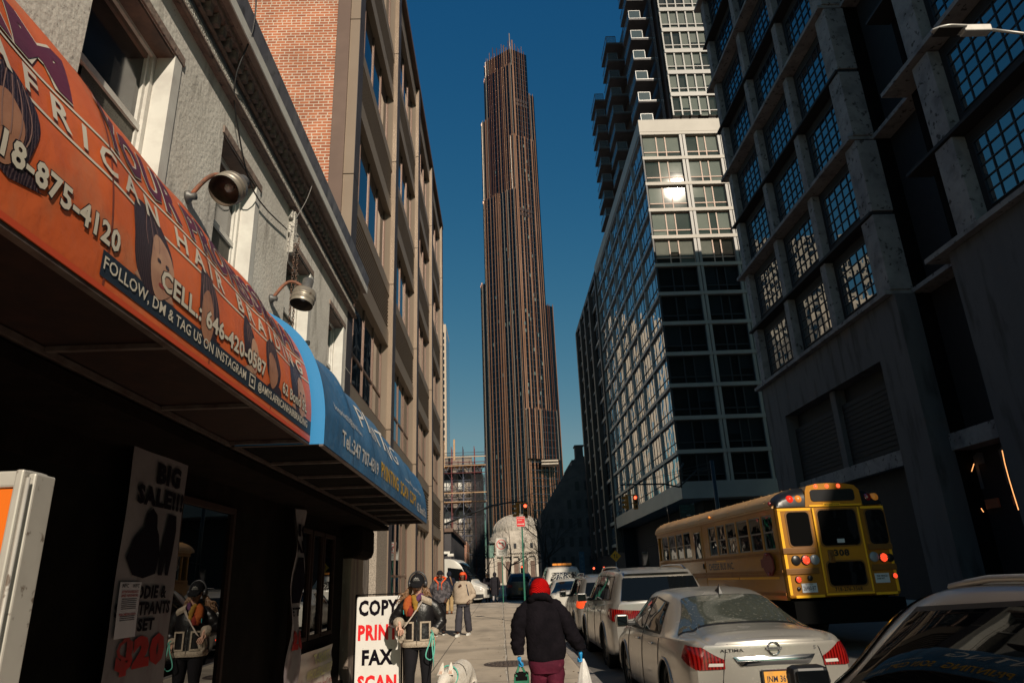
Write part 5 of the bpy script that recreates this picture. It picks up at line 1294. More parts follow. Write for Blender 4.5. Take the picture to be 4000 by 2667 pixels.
# ---- silver SUV
SUV = [(0,.34,.72,1.13,.80,1.22,.62,.86),(.08,.30,.70,1.16,.86,1.40,.66,.93),(.28,.27,.68,1.17,.90,1.64,.66,.965),(.55,.26,.66,1.16,.92,1.71,.68,.98),(1.2,.26,.66,1.12,.93,1.75,.69,.98),(2.2,.26,.66,1.09,.93,1.76,.69,.98),(2.9,.26,.66,1.08,.93,1.72,.69,.98),(3.45,.26,.66,1.07,.93,1.50,.72,.98),(3.85,.26,.66,1.06,.92,1.19,.78,.975),(4.3,.26,.65,1.03,.90,1.10,.72,.965),(4.75,.30,.62,.92,.84,.98,.62,.92),(4.98,.36,.58,.80,.76,.84,.55,.78)]
suvw = [[(.42,1.22),(1.15,1.20),(1.15,1.60),(.62,1.60)], [(1.24,1.20),(2.10,1.17),(2.10,1.63),(1.24,1.61)], [(2.20,1.17),(3.32,1.14),(2.80,1.60),(2.20,1.63)]]
def roof_rails(T, C, y0, y1, zoff=.055, m=CHR, t=7.9):
    for s in (1,-1):
        b = MB(); pts = []
        for i in range(15):
            u = i/14; y = lerp(y0, y1, u); p = C.pt(y, t, s); h = zoff*min(1, min(u, 1-u)*7); pts.append(p+Vector((0,0,h+.004)))
        b.tube(pts, .017, n=6); b.build('roof_rail', m, T, local=True)
def suv_extra(T, C):
    for s in (1,-1): wrap_lamp(C, T, 0, .42, (.84,1.05,.92,1.08), (.93,1.02), 0, .30, RED, s); rear_poly(C, [(s*.70,.86),(s*.82,.84),(s*.82,.92),(s*.70,.93)], .015, CLR, T, 'reverse_light')
    roof_rails(T, C, .55, 2.9)
    rear_poly(C, [(-.36,.86),(.36,.86),(.40,.90),(-.40,.90)], .02, CHR, T, 'chrome_bar'); plate(T, C, 0, .76, .31, .155, PLY, 'HXB 8781', NAVY)
    mb = textmb('QX56', lambda u, v: Vector((.46+.2*u, rear_y(C,.55,1.0)-.02, .985+.035*v)), .01); mb.build('model_letters', CHR, T, local=True)
    b = MB(); b.box(-.82,-.07,.34,.82,.1,.50); b.build('lower_bumper', TRIM, T, local=True)
    # dark tailgate glass
    b = MB(); P = []
    for i in range(11):
        v = i/10; y = lerp(.005,.205,v); row = []
        for j in range(21):
            u = -1+2*j/20; zz = lerp(1.20,1.585,v); x = lerp(.76,.66,v)*u; row.append(Vector((x, y-.085*(1-u*u)*(1-v*.4)-.012, zz)))
        P.append(row)
    b.grid(P); b.build('rear_window', CG, T, local=True)
    b = MB(); P = []
    for i in range(5):
        v = i/4; row = []
        for j in range(21): u = -1+2*j/20; row.append(Vector((u*.62, .20+.16*v-.05*(1-u*u), 1.655+.05*v)))
        P.append(row)
    b.grid(P); b.build('rear_spoiler', CM['champ'], T, local=True)
    for s in (1,-1):
        for y in (1.5, 2.5):
            p = C.pt(y, C.t_of_z(y,.98), s); b = MB(); b.bevbox(p.x-.005, y-.10, .965, p.x+s*.03, y+.10, .995, .01); b.build('door_handle', CHR, T, local=True)
make_car('silver_suv', 'large silver SUV with dark rear window and roof rails, parked ahead of the dusty sedan', SUV, .98, CM['champ'], (1.05, 3.95), .38, suvw, None, loc=(2.93,13.25,RD(14)), rz=R_(.4),
    gaps=((1.2,.3,1.1),(2.15,.3,1.1),(3.3,.3,1.05)), extra=suv_extra, mirror=(3.15,1.12,.22), wsplit=((3.80,5.4,3.0,7.9),(3.74,5.5,3.06,7.7)), group='cars along the kerb')
# ---- smaller grey hatchback SUV
HB = [(k[0]*.86, k[1], k[2]*.97, k[3]*.93, k[4]*.90, k[5]*.93 if i > 1 else k[5]*.93, k[6]*.88, k[7]*.91) for i, k in enumerate(SUV)]
hbw = [[(p[0]*.86, 1.57*.0+p[1]*.93) for p in q] for q in suvw]
def hb_extra(tailm, rail=True, amber=None, rear=CG, pl=None, lampz=(.80,1.0)):
    def ex(T, C):
        for s in (1,-1): wrap_lamp(C, T, 0, .58, (lampz[0],lampz[1],lampz[0]+.05,lampz[1]), (lampz[0]+.04,lampz[1]-.03), 0, .20, tailm, s)
        b = MB(); P = []; zt = C.row(.18)[4]
        for i in range(7):
            v = i/6; row = []
            for j in range(15): u = -1+2*j/14; row.append(Vector((lerp(.66,.57,v)*u, lerp(.0,.17,v)-.085*(1-u*u)-.014, lerp(C.row(0)[4]-.02, zt-.03, v))))
            P.append(row)
        b.grid(P); b.build('rear_window', rear, T, local=True)
        if rail: roof_rails(T, C, .5, 2.4)
        plate(T, C, 0, .70, .31, .155, pl or PLY, 'KGT 4120', NAVY)
        b = MB(); b.box(-.74,-.07,.30,.74,.1,.46); b.build('lower_bumper', TRIM, T, local=True)
        for s in (1,-1): b = MB(); b.bevbox(s*.55-.06,-.09,.40,s*.55+.06,-.06,.44,.01); b.build('reflector', REDL if tailm is not RED else RED, T, local=True)
        if amber:
            z = C.row(1.0)[4]+.03; b = MB(); b.box(-.42,.86,z-.03,.42,1.02,z+.03); q = b.build('beacon_bar', TRIM, T, local=True)
            b = MB(); [b.bevbox(-.46+.235*i,.82,z+.032,-.46+.235*i+.215,1.06,z+.13,.02) for i in range(4)]; b.build('amber_cover', AMB, q, local=True)
    return ex
REDA = mat('brake_lens', (.7,.06,.02), .15, emit=(1,.10,.02), es=.55)
make_car('grey_hatchback', 'grey compact SUV with glowing orange-red tail light, just ahead of the large silver SUV', HB, .89, CM['gray'], (.92, 3.40), .34, hbw, None, loc=(2.86,19.2,RD(20)), gaps=((1.05,.3,1.0),(1.9,.3,1.0),(2.85,.3,.98)), extra=hb_extra(REDA), mirror=(2.75,1.04,.2), wsplit=((3.27,5.4,2.6,7.9),(3.22,5.5,2.64,7.7)), group='cars along the kerb')
make_car('white_sedan', 'white sedan mostly hidden between the grey compact and the white truck', SED, .90, CM['white'], (1.06, 3.83), .33, swin_, ((.64,5.35,1.46,7.7),(.69,5.5,1.42,7.55)), loc=(2.56,25.2,RD(27)), extra=hb_extra(RED, rail=False, lampz=(.72,.90)) if False else None, mirror=(3.12,.96,.19), wsplit=((3.62,5.35,2.86,7.9),(3.56,5.5,2.92,7.7)), group='cars along the kerb')
DIRTY = overlay(glass_mirror('snow_spotted_glass', (.02,.02,.022), .05, 1.2, .08, ior=1.6), (.55,.53,.48), 14, .50, .56, amount=.85)
make_car('white_utility_suv', 'white utility SUV with amber light bar and salt-splashed rear window', [(k[0],k[1],k[2]*1.05,k[3]*1.1,k[4],k[5]*1.12 if i else 1.35,k[6],k[7]) for i, k in enumerate(SUV)], .98, CM['white'], (1.05,3.95), .40, [[(p[0],p[1]*1.1) for p in q] for q in suvw], None, loc=(2.95,33.6,RD(36)), extra=hb_extra(RED, rail=False, amber=True, rear=DIRTY, pl=PLW, lampz=(.95,1.2)), mirror=(3.15,1.2,.2), wsplit=((3.80,5.4,3.0,7.9),(3.74,5.5,3.06,7.7)), group='cars along the kerb')
make_car('blue_suv', 'dark blue car in the shade across the junction, left of the red-hatted walker', SUV, .98, CM['blue'], (1.05,3.95), .38, suvw, None, loc=(1.35,50.5,RD(52)), extra=hb_extra(RED, rail=True), wsplit=((3.80,5.4,3.0,7.9),(3.74,5.5,3.06,7.7)), group='cars in the shade beyond the junction')
make_car('black_sedan', 'black car in the shade just right of the dark blue one', SED, .918, CM['dark'], (1.06,3.83), .335, swin_, ((.64,5.35,1.46,7.7),(.69,5.5,1.42,7.55)), loc=(2.6,47.5,RD(50)), wsplit=((3.62,5.35,2.86,7.9),(3.56,5.5,2.92,7.7)), group='cars in the shade beyond the junction')
# ---- foreground crossover at the lower right
CRO = [(0,.36,.70,1.06,.78,1.16,.60,.86),(.10,.30,.68,1.09,.84,1.32,.62,.92),(.35,.27,.66,1.10,.87,1.47,.63,.945),(1.0,.26,.65,1.09,.88,1.58,.64,.95),(1.8,.26,.65,1.08,.88,1.64,.65,.95),(2.35,.26,.65,1.07,.88,1.62,.655,.95),(2.75,.26,.65,1.07,.88,1.50,.68,.95),(3.15,.26,.65,1.06,.87,1.25,.74,.945),(3.38,.26,.65,1.05,.865,1.10,.75,.945),(3.8,.26,.64,.98,.84,1.03,.62,.93),(4.35,.3,.60,.86,.78,.90,.5,.88),(4.6,.36,.56,.76,.70,.78,.45,.74)]
crw = [[(.50,1.15),(.88,1.14),(.88,1.45),(.66,1.41)], [(.90,1.14),(1.75,1.12),(1.75,1.545),(.90,1.46)], [(1.77,1.12),(3.10,1.10),(2.52,1.50),(1.77,1.55)]]
def cro_extra(T, C):
    roof_rails(T, C, .45, 2.35, .018, m=mat('satin_rail', (.42,.40,.37), .35, metal=.6), t=7.75)
    for s in (1,-1): wrap_lamp(C, T, 0, .5, (.86,1.02,.9,1.03), (.9,1.0), 0, .3, RED, s)
make_car('silver_crossover', 'silver crossover with black side glass cut off by the lower right edge', CRO, .95, CM['champ'], (.9, 3.6), .36, crw, ((.08,5.2,.42,7.7),(.12,5.4,.40,7.5)), loc=(2.62,.84,RD(2)), rz=0, extra=cro_extra, mirror=(3.02,1.07,.20), gaps=((1.76,.3,1.05),(2.95,.3,1.02)), wsplit=((3.30,5.35,2.5,7.9),(3.24,5.5,2.56,7.7)), group='cars along the kerb')
# ================================================================ white van
VN = thing('white_van', (-6.45, 46.3, RD(47)), 'white panel van nosing out past the corner of the tan building', 'van', rz=R_(-105))
vk = [(0,.35,.9,1.35,.98,2.62,.86,1.0),(.3,.3,.9,1.4,1.0,2.72,.88,1.02),(3.2,.3,.9,1.4,1.0,2.74,.88,1.02),(3.9,.3,.9,1.38,1.0,2.66,.86,1.02),(4.35,.3,.85,1.35,.99,2.35,.80,1.02),(4.85,.3,.80,1.28,.97,1.72,.80,1.0),(5.15,.3,.78,1.18,.95,1.34,.75,.99),(5.6,.32,.72,1.05,.88,1.14,.62,.95),(5.85,.4,.66,.90,.80,.95,.5,.85)]
VC = Car(vk, 1.0); b = MB(); P0 = None
for side in (1,-1):
    P = [[VC.pt(5.85*i/110-0, 10*j/44, side) for j in range(45)] for i in range(111)]
    b.grid(P, keep=lambda i, j: not any((P[i][j].y-wy)**2+(P[i][j].z-.36)**2 < .42**2 for wy in (1.1,4.75)))
sec = [VC.pt(5.85, 10*j/44) for j in range(45)]; b.grid([[Vector((p.x*math.cos(math.pi*k/10), 5.85+.1*math.sin(math.pi*k/10), p.z)) for k in range(11)] for p in sec])
sec = [VC.pt(0, 10*j/44) for j in range(45)]; b.grid([[Vector((p.x*math.cos(math.pi*k/10), 0, p.z)) for k in range(11)] for p in sec])
b.build('body', CM['white'], VN, local=True)
for side in (1,-1):
    f = MB(); VC.patch(f, [(3.55,1.42),(4.92,1.38),(4.45,2.10),(3.55,2.22)], side, .006); f.build('side_window', CG, VN, local=True)
    f = MB(); VC.patch(f, [(5.35,.80),(5.82,.76),(5.70,.98),(5.30,1.08)], side, .012); f.build('headlight', CLR, VN, local=True)
    for wy in (1.1,4.75): make_wheel(VN, side*.88, wy, .36, side); a = MB(); a.lathe([(.44,0),(.44,-.3*side)], (side*.97,wy,.36), ax='X', n=24); a.lathe([(0,0),(.44,0)], (side*.68,wy,.36), ax='X', n=24); a.build('wheel_well', GAP, VN, local=True)
    f = MB(); VC.patch(f, [(2.9,.35),(5.8,.40),(5.8,.62),(2.9,.62)], side, .01); f.build('bumper_trim', TRIM, VN, local=True)
f = MB(); P = []
for i in range(9):
    y = lerp(5.02,4.22,i/8); t = lerp(5.4,7.6,i/8); P.append([VC.pt(y, 10-(10-t)*abs(-1+2*j/16), 1 if j >= 8 else -1, .008) for j in range(17)])
f.grid(P); f.build('windscreen', CG, VN, local=True)
f = MB(); f.box(-.55,5.90,.62,.55,5.99,.86); f.build('grille', TRIM, VN, local=True)
# ================================================================ school bus
BU = thing('school_bus', (7.15, 15.0, -.04), 'yellow school bus seen from behind in the middle lane', 'bus', rz=R_(4))
BY_ = overlay(vary(mat('bus_yellow', (.52,.22,.014), .35, coat=.5, coatr=.1), (.45,.18,.012), .8, 5), (.20,.11,.05), 1.4, .48, .75, detail=8, stretch=(1,.4,1.5), amount=.6)
BRF = overlay(vary(mat('bus_roof_yellow', (.62,.36,.15), .45), (.54,.30,.12), .8, 5), (.40,.27,.15), 3, .5, .7, stretch=(1,.4,1), amount=.5)
BTP = mat('reflective_yellow_tape', (.95,.48,.02), .4); BBK = mat('bus_black', (.012,.012,.014), .35); BUN = mat('underside_black', (.006,.006,.006), 1, spec=0)
BGL = glass_mirror('bus_glass', (.006,.006,.006), .35, 2.5, .03, ior=1.7, dist=.03); BRAIL = vary(mat('bus_rail', (.20,.085,.012), .5), (.15,.06,.01), 2, 4)
LEN = 9.0
def arcroof(n=16, w=1.22, z0=2.90, zc=3.32, p=2.4):
    out = []
    for i in range(n+1):
        th = math.pi*i/n; c, s = math.cos(th), math.sin(th)
        out.append((-w*math.copysign(abs(c)**(2/p), c), z0+(zc-z0)*abs(s)**(2/p)))
    return out
b = MB(); SHELL = 1.0
wz0, wz1 = 2.02, 2.75
# side walls below and above the windows
wy = [.28,.86,1.56,2.28,2.98,3.62,4.25]; wy2 = [5.68,6.35,7.05,7.81]
for sx in (-1, 1):
    x0, x1 = sx*1.22, sx*1.16
    b.box(x0, .12, 1.0, x1, LEN, wz0); b.box(x0, .12, wz1, x1, LEN, 2.92)
    for a in [.12]+[v-.04 for v in wy[1:]]+[4.27,4.56,5.44]+[v-.04 for v in wy2[1:]]+[8.5,8.86]:
        w_ = .16 if a == .12 else (.28 if a == 4.27 else (.1 if a in (4.56,) else (.24 if a == 5.44 else .08)))
        b.box(x0, a, wz0, x1, min(LEN, a+w_), wz1)
b.box(-1.16, LEN-.06, 1.0, 1.16, LEN, 2.92)
b.build('body', BY_, BU, local=True)
b = MB(); rf = arcroof(); P = [[(x, y, z) for x, z in rf] for y in [.30+(LEN-.30)*i/30 for i in range(31)]]
# front dome
for k in range(1, 9):
    u = k/8; P.append([(x*(1-.25*u*u), LEN+.55*math.sin(u*math.pi/2), 2.9+(z-2.9)*math.cos(u*math.pi/2*.9)) for x, z in rf])
b.grid(P)
b.build('roof', BRF, BU, local=True)
b = MB()
for y in [.55,1.62,2.69,3.76,4.83,5.9,6.97,8.04,LEN-.02]:
    b.grid([[(x*1.004, yy, 2.9+(z-2.9)*1.02) for x, z in rf] for yy in (y-.03, y+.03)])
    for i in range(0, 17):
        x, z = rf[i]; b.ball((x*1.006, y, 2.9+(z-2.9)*1.025), .012, n=3)
b.box(-1.25,.12,2.86,-1.215,LEN,2.90); b.box(1.215,.12,2.86,1.25,LEN,2.90)
b.build('roof_ribs', BRF, BU, local=True)
# side details
rrm = vary(mat('dark_yellow_rail', (.34,.13,.012), .5), (.27,.10,.01), 3, 3)
for sx in (-1,1):
    for z in (1.94,1.50,1.57,1.12): b = MB(); b.box(sx*1.245, .1, z-.03, sx*1.221, LEN-.3, z+.03); b.build('rub_rail', rrm, BU, local=True)
b = MB()
for sx in (-1,1):
    for a, c in ((.34,2.42),(2.48,4.6),(5.5,8.6)): b.box(sx*1.228,a,1.42,sx*1.2205,c,1.475)
    b.box(sx*1.228,3.2,1.86,sx*1.2205,3.8,1.885)
b.build('side_tape', BTP, BU, local=True)
def wing(y0, y1, sx, nm='side_window'):
    f = MB(); x0, x1 = sx*1.205, sx*1.165
    f.box(x0,y0,wz0,x1,y0+.025,wz1); f.box(x0,y1-.025,wz0,x1,y1,wz1); f.box(x0,y0+.025,wz0,x1,y1-.025,wz0+.03); f.box(x0,y0+.025,wz1-.03,x1,y1-.025,wz1); f.box(sx*1.208,y0+.025,2.375,x1,y1-.025,2.405)
    fo = f.build(nm, mat('window_alloy', (.28,.27,.26), .4, metal=.5) if 'window_alloy' not in bpy.data.materials else bpy.data.materials['window_alloy'], BU, local=True)
    g = MB(); t = random.uniform(-.006,.006)
    g.quad((sx*1.185+t,y0+.02,wz0+.02),(sx*1.185-t,y1-.02,wz0+.02),(sx*1.185-t,y1-.02,2.39),(sx*1.185+t,y0+.02,2.39)); g.quad((sx*1.195,y0+.02,2.39),(sx*1.195+t,y1-.02,2.39),(sx*1.195,y1-.02,wz1-.02),(sx*1.195-t,y0+.02,wz1-.02)); g.build('pane', BGL, fo, local=True)
for sx in (-1,1):
    for L_ in (wy, wy2+[8.5]):
        for a, c in zip(L_, L_[1:]): wing(a+.0, c-.05, sx)
b = MB(); b.box(-1.232,4.66,1.0,-1.2205,5.42,2.82); d = b.build('side_door', BY_, BU, local=True)
b = MB(); b.bevbox(-1.238,4.80,1.98,-1.2325,5.28,2.68,.02); b.build('door_window', BGL, d, local=True)
b = MB(); b.bevbox(-1.26,4.72,1.70,-1.233,4.78,1.84,.01); b.build('door_handle', BBK, d, local=True)
mb = textmb('CHEESE BUS INC.', plane_fn((-1.2225,4.42,1.66),(0,-1.72,0),(0,0,.17)), .03); mb.build('lettering', BBK, BU, local=True)
b = MB(); b.extr([(-1.27,.62+.26*math.cos(math.pi/8+math.pi/4*k),1.73+.26*math.sin(math.pi/8+math.pi/4*k)) for k in range(8)], (-.03,0,0)); b.box(-1.30,.84,1.66,-1.22,.96,1.84)
sa = b.build('stop_arm', mat('stop_sign_red', (.16,.012,.012), .4), BU, local=True)
b = MB(); b.ball((-1.31,.62,1.93), .035, n=6); b.ball((-1.31,.62,1.53), .035, n=6); b.build('lamp', RED, sa, local=True)
for sx, wyy in ((-1,3.42),(1,3.42),(-1,8.0),(1,8.0)):
    make_wheel(BU, sx*1.02, wyy, .48, sx)
b = MB()
for sx in (-1,1):
    ring = [(sx*1.235, 3.42+.62*math.cos(math.pi*k/16), .66+.62*math.sin(math.pi*k/16)) for k in range(17)]; b.tube(ring, .03, n=6)
b.build('wheel_arch', BRF, BU, local=True)
b = MB()
for sx in (-1,1):
    poly = [(sx*1.2215, 3.42+.58*math.cos(math.pi*k/16), .66+.58*math.sin(math.pi*k/16)) for k in range(17)]; poly = [(p[0],p[1],max(1.0,p[2])) for p in poly if p[2] > .98]; b.extr(poly, (sx*.004,0,0))
b.box(-1.1,.3,.5,1.1,LEN,1.0); b.box(-1.2,-.12,.55,1.2,.2,.98)
b.build('chassis', BUN, BU, local=True)
# rear wall
b = MB(); b.bevbox(-1.22,0,1.03,1.22,.14,2.86,.05)
b.build('rear_wall', vary(mat('bus_yellow_shaded', (.36,.145,.008), .4), (.30,.12,.007), 1, 4), BU, local=True)  # darker copy of the bus yellow, rear shade put into the colour
def rpoly(z0, z1, x0, x1, y, m, nm, bev=.06, t=.02, par=BU):
    b = MB(); n = 6; pts = []
    for cx, cz, a0 in ((x1-bev,z1-bev,0),(x0+bev,z1-bev,90),(x0+bev,z0+bev,180),(x1-bev,z0+bev,270)):
        for k in range(n+1): a = R_(a0+90*k/n); pts.append((cx+bev*math.cos(a), y, cz+bev*math.sin(a)))
    b.extr(pts, (0,-t,0)); return b.build(nm, m, par, local=True)
rpoly(1.07,2.84,-.43,.62,-.001,BY_,'emergency_door',.02,.025)
for z0, z1, x0, x1, nm in ((2.06,2.76,-1.02,-.52,'rear_window'),(2.05,2.78,-.33,.52,'door_window'),(2.05,2.76,.76,1.18,'rear_window'),(1.25,1.72,-.31,.50,'door_window')):
    fo = rpoly(z0-.03,z1+.03,x0-.03,x1+.03,-.001-(.025 if nm[0]=='d' else 0),BRAIL,nm,.10,.008); rpoly(z0,z1,x0,x1,-.01-(.025 if nm[0]=='d' else 0),BGL,'pane',.09,.004,fo)
b = MB()
for x0,x1,z0,z1 in ((-1.20,-.46,2.79,2.84),(-1.20,-1.14,1.10,2.785),(.68,1.20,2.79,2.84),(1.14,1.20,1.10,2.785),(-1.08,-.46,1.04,1.09),(.66,1.14,1.04,1.09)): b.box(x0,-.006,z0,x1,-.001,z1)
for x0,x1,z0,z1 in ((-.43,-.395,1.12,2.83),(.585,.62,1.12,2.83),(-.43,.62,1.07,1.11)): b.box(x0,-.032,z0,x1,-.027,z1)
b.build('reflective_tape', BTP, BU, local=True)
for x0,x1,z in ((-1.22,-.50,1.97),(-1.22,-.50,1.56),(.68,1.22,1.99),(.68,1.22,1.58)): b = MB(); b.bevbox(x0,-.03,z-.06,x1,.0,z+.06,.012); b.box(x0+.01,-.034,z-.015,x1-.01,-.030,z+.015); b.build('rub_rail', BRAIL, BU, local=True)
def led(x, z, r, lit, nm='brake_light', y=-.0):
    b = MB(); b.lathe([(0,-.03),(r,-.03),(r*1.12,-.02),(r*1.15,0)], (x,y,z), ax='Y', n=24); fo = b.build(nm, BBK if lit != 2 else mat('frosted_lens', (.25,.28,.31), .3), BU, local=True)
    if lit == 1:
        b = MB(); q = r*.24
        for i in range(-4,5):
            for j in range(-4,5):
                px, pz = (i+.5*(j%2))*q*.98, j*q*.9
                if px*px+pz*pz < (r*.9)**2: b.ball((x+px, y-.034, z+pz), q*.33, n=4)
        b.build('led_dots', REDL, fo, local=True)
for x, z, r, l in ((-.96,1.78,.09,0),(-.75,1.78,.09,1),(-.55,1.78,.09,2),(.77,1.79,.09,2),(.97,1.77,.09,1),(1.12,1.76,.075,0),(-.98,1.40,.062,1),(1.14,1.40,.055,1),(-1.0,1.22,.035,0),(-.72,1.42,.05,0)): led(x, z, r, l)
mb = textmb('308', plane_fn((-.11,-.0275,1.83),(.34,0,0),(0,0,.14)), .05); mb.build('lettering', BBK, BU, local=True)
mb = textmb('718-276-3568', plane_fn((-.23,-.0275,1.14),(.60,0,0),(0,0,.08)), .03); mb.build('lettering', BBK, BU, local=True)
b = MB(); b.box(-.14,-.004,2.87,.24,.03,2.93); fo = b.build('door_sign', BTP, BU, local=True)
mb = textmb('EMERGENCY DOOR', plane_fn((-.12,-.006,2.88),(.34,0,0),(0,0,.035)), .03); mb.build('lettering', BBK, fo, local=True)
b = MB(); b.bevbox(.70,-.008,1.27,1.02,-.001,1.46,.003); fo = b.build('notice', PLW, BU, local=True)
for s, z in (('THIS VEHICLE',1.39),('DOES NOT',1.34)): mb = textmb(s, plane_fn((.74,-.0095,z),(.24,0,0) if len(s)>9 else (.17,0,0),(0,0,.035)), .05); mb.build('lettering', BBK, fo, local=True)
b = MB(); b.box(.0,-.052,2.10,.16,-.048,2.18); b.build('window_sticker', PLW, BU, local=True)
b = MB(); b.bevbox(-.25,-.045,1.70,-.12,-.026,1.96,.02); b.tube([(-.2,-.06,1.75),(-.17,-.08,1.83),(-.2,-.06,1.9)], .012, n=6); b.build('door_handle', BRAIL, BU, local=True)
b = MB(); b.box(-.93,-.012,1.14,-.60,-.002,1.32); p = b.build('number_plate', PLW, BU, local=True)
mb = textmb('26980-BT', plane_fn((-.90,-.014,1.18),(.27,0,0),(0,0,.085)), .01); mb.build('plate_letters', NAVY, p, local=True)
mb = textmb('NEW YORK', plane_fn((-.85,-.014,1.285),(.17,0,0),(0,0,.02)), .0); mb.build('plate_letters', NAVY, p, local=True)
# rear cap of the roof
b = MB(); P = []
for k in range(9):
    u = k/8; P.append([(x*(1-.02*u), .34-.33*math.sin(u*math.pi/2), 2.87+(z-2.87)*(math.cos(u*math.pi/2)**.55 if u < 1 else 0)) for x, z in rf])
b.grid(P); cap = b.build('rear_cap', BBK, BU, local=True)
b = MB(); prof = [(-.52,2.86),(-.47,3.20),(-.42,3.30),(-.2,3.345),(.1,3.355),(.4,3.345),(.66,3.30),(.76,3.20),(.78,2.86)]
b.extr([(x-.03,.0,z) for x, z in prof], (0,.34,0)); b.build('header', BY_, BU, local=True)
rpoly(2.97,3.22,-.40,.60,-.002,BBK,'header_window',.07,.012)
b = MB(); b.box(-.46,-.006,2.862,.72,-.001,2.90); b.build('header_tape', BTP, BU, local=True)
for x in (-.24,.02,.28): b = MB(); b.lathe([(0,-.03),(.03,-.025),(.045,0)], (x+.0,.0,3.29), ax='Y', n=12); b.build('marker_light', REDL, BU, local=True)
for x, m_ in ((-.86,REDL),(-.67,AMB),(.92,RED),(1.08,AMB)):
    b = MB(); b.lathe([(0,-.07),(.06,-.06),(.085,-.03),(.09,.10)], (x,.06,3.03), ax='Y', n=20); b.build('warning_light', mat('warning_red', (.75,.03,.015), .15, emit=(1,.03,.01), es=.35) if x == -.86 else m_, BU, local=True)
b = MB(); b.ball((-1.25,.2,2.97), .04, n=6); b.build('marker_light', RED, BU, local=True)
b = MB(); b.ball((-1.24,3.9,3.0), .04, n=6); b.build('marker_light', AMB, BU, local=True)
b = MB(); b.ball((-1.1,9.2,3.0), .05, n=6); b.build('marker_light', AMB, BU, local=True)
b = MB(); b.tube([(-1.15,8.9,2.6),(-1.55,9.2,2.5),(-1.6,9.25,1.9),(-1.2,9.2,1.8)], .015, n=5); b.bevbox(-1.72,9.18,1.9,-1.5,9.26,2.35,.03); b.build('side_mirror', BBK, BU, local=True)
b = MB(); b.bevbox(-1.0,9.0,1.0,1.0,9.9,1.9,.15); b.build('bonnet', BY_, BU, local=True)
b = MB(); b.tube([(-.95,8.3,3.25),(-1.0,8.25,3.75)], .008, n=4); b.build('aerial', BBK, BU, local=True)
# ================================================================ people
from mathutils import noise as mn
skin_jobs = []
def skinmesh(nodes_, edges, name, m, parent, sub=2):
    """nodes_: {key:(x,y,z,r) or (x,y,z,rx,ry)}; the first key is the root"""
    keys = list(nodes_); me = bpy.data.meshes.new(name); me.from_pydata([nodes_[k][:3] for k in keys], [(keys.index(a), keys.index(c)) for a, c in edges], [])
    o = bpy.data.objects.new(name, me); COL.objects.link(o)
    md = o.modifiers.new('s', 'SKIN'); md.use_smooth_shade = True
    for i, k in enumerate(keys):
        v = nodes_[k]; sv = me.skin_vertices[0].data[i] if me.skin_vertices else None
        if sv is None: break
        sv.radius = (v[3], v[4] if len(v) > 4 else v[3]); sv.use_root = (i == 0)
    sd = o.modifiers.new('d', 'SUBSURF'); sd.levels = sub; sd.render_levels = sub
    skin_jobs.append((o, name, m, parent))
def flush_skins():
    dg = bpy.context.evaluated_depsgraph_get(); dg.update()
    for o, name, m, parent in skin_jobs:
        me = bpy.data.meshes.new_from_object(o.evaluated_get(dg)); me.name = name
        me.materials.clear(); me.materials.append(m)
        for p in me.polygons: p.use_smooth = True
        q = link(name, me, parent)
    for o, *_ in skin_jobs:
        me = o.data; bpy.data.objects.remove(o); bpy.data.meshes.remove(me)
    skin_jobs.clear()
def wr(p, amp, sc, seed=0):
    v = Vector(p)*sc+Vector((seed*3.1, seed*1.7, seed)); return mn.noise(v)*amp
def loft(secs, n=28, amp=0, sc=9, seed=0, mb=None, mi=0, caps=True, sub=5, p=2.3):
    """secs: (x,y,z,rx,ry[,tilt x,tilt y])"""
    mb = mb or MB(); P = []; m_ = len(secs)-1
    for i in range(m_*sub+1):
        q = cat([tuple(s[:5]) for s in secs], i/sub); row = []
        for j in range(n):
            th = 2*math.pi*j/n; c, s = math.cos(th), math.sin(th)
            c = math.copysign(abs(c)**(2/p), c); s = math.copysign(abs(s)**(2/p), s)
            v = Vector((q[0]+q[3]*c, q[1]+q[4]*s, q[2])); k = 1+wr(v, amp, sc, seed)/max(.02, q[3])
            row.append(Vector((q[0]+q[3]*c*k, q[1]+q[4]*s*k, q[2]+wr(v, amp*.5, sc*.7, seed+5))))
        P.append(row+[row[0]])
    mb.grid(P, mi)
    if caps:
        for r in (P[0], P[-1]): mb.add(r[:-1], [tuple(range(n))], mi, True)
    return mb
def limb(pts, n=16, amp=.006, sc=14, seed=0, mb=None, mi=0, sub=6):
    """pts: (x,y,z,r) smooth tube with wrinkles"""
    mb = mb or MB(); L = []
    for i in range((len(pts)-1)*sub+1): L.append(cat(pts, i/sub))
    rs = [q[3] for q in L]; k0 = len(mb.v); mb.tube([q[:3] for q in L], rs, n=n, mi=mi)
    for i in range(k0, len(mb.v)):
        v = Vector(mb.v[i]); c = Vector(L[min(len(L)-1, (i-k0)//n)][:3]); d = v-c
        if d.length > 1e-6: v = v + d.normalized()*(wr(v, amp, sc, seed)+wr(v, amp*.6, sc*2.3, seed+2)); mb.v[i] = tuple(v)
    return mb
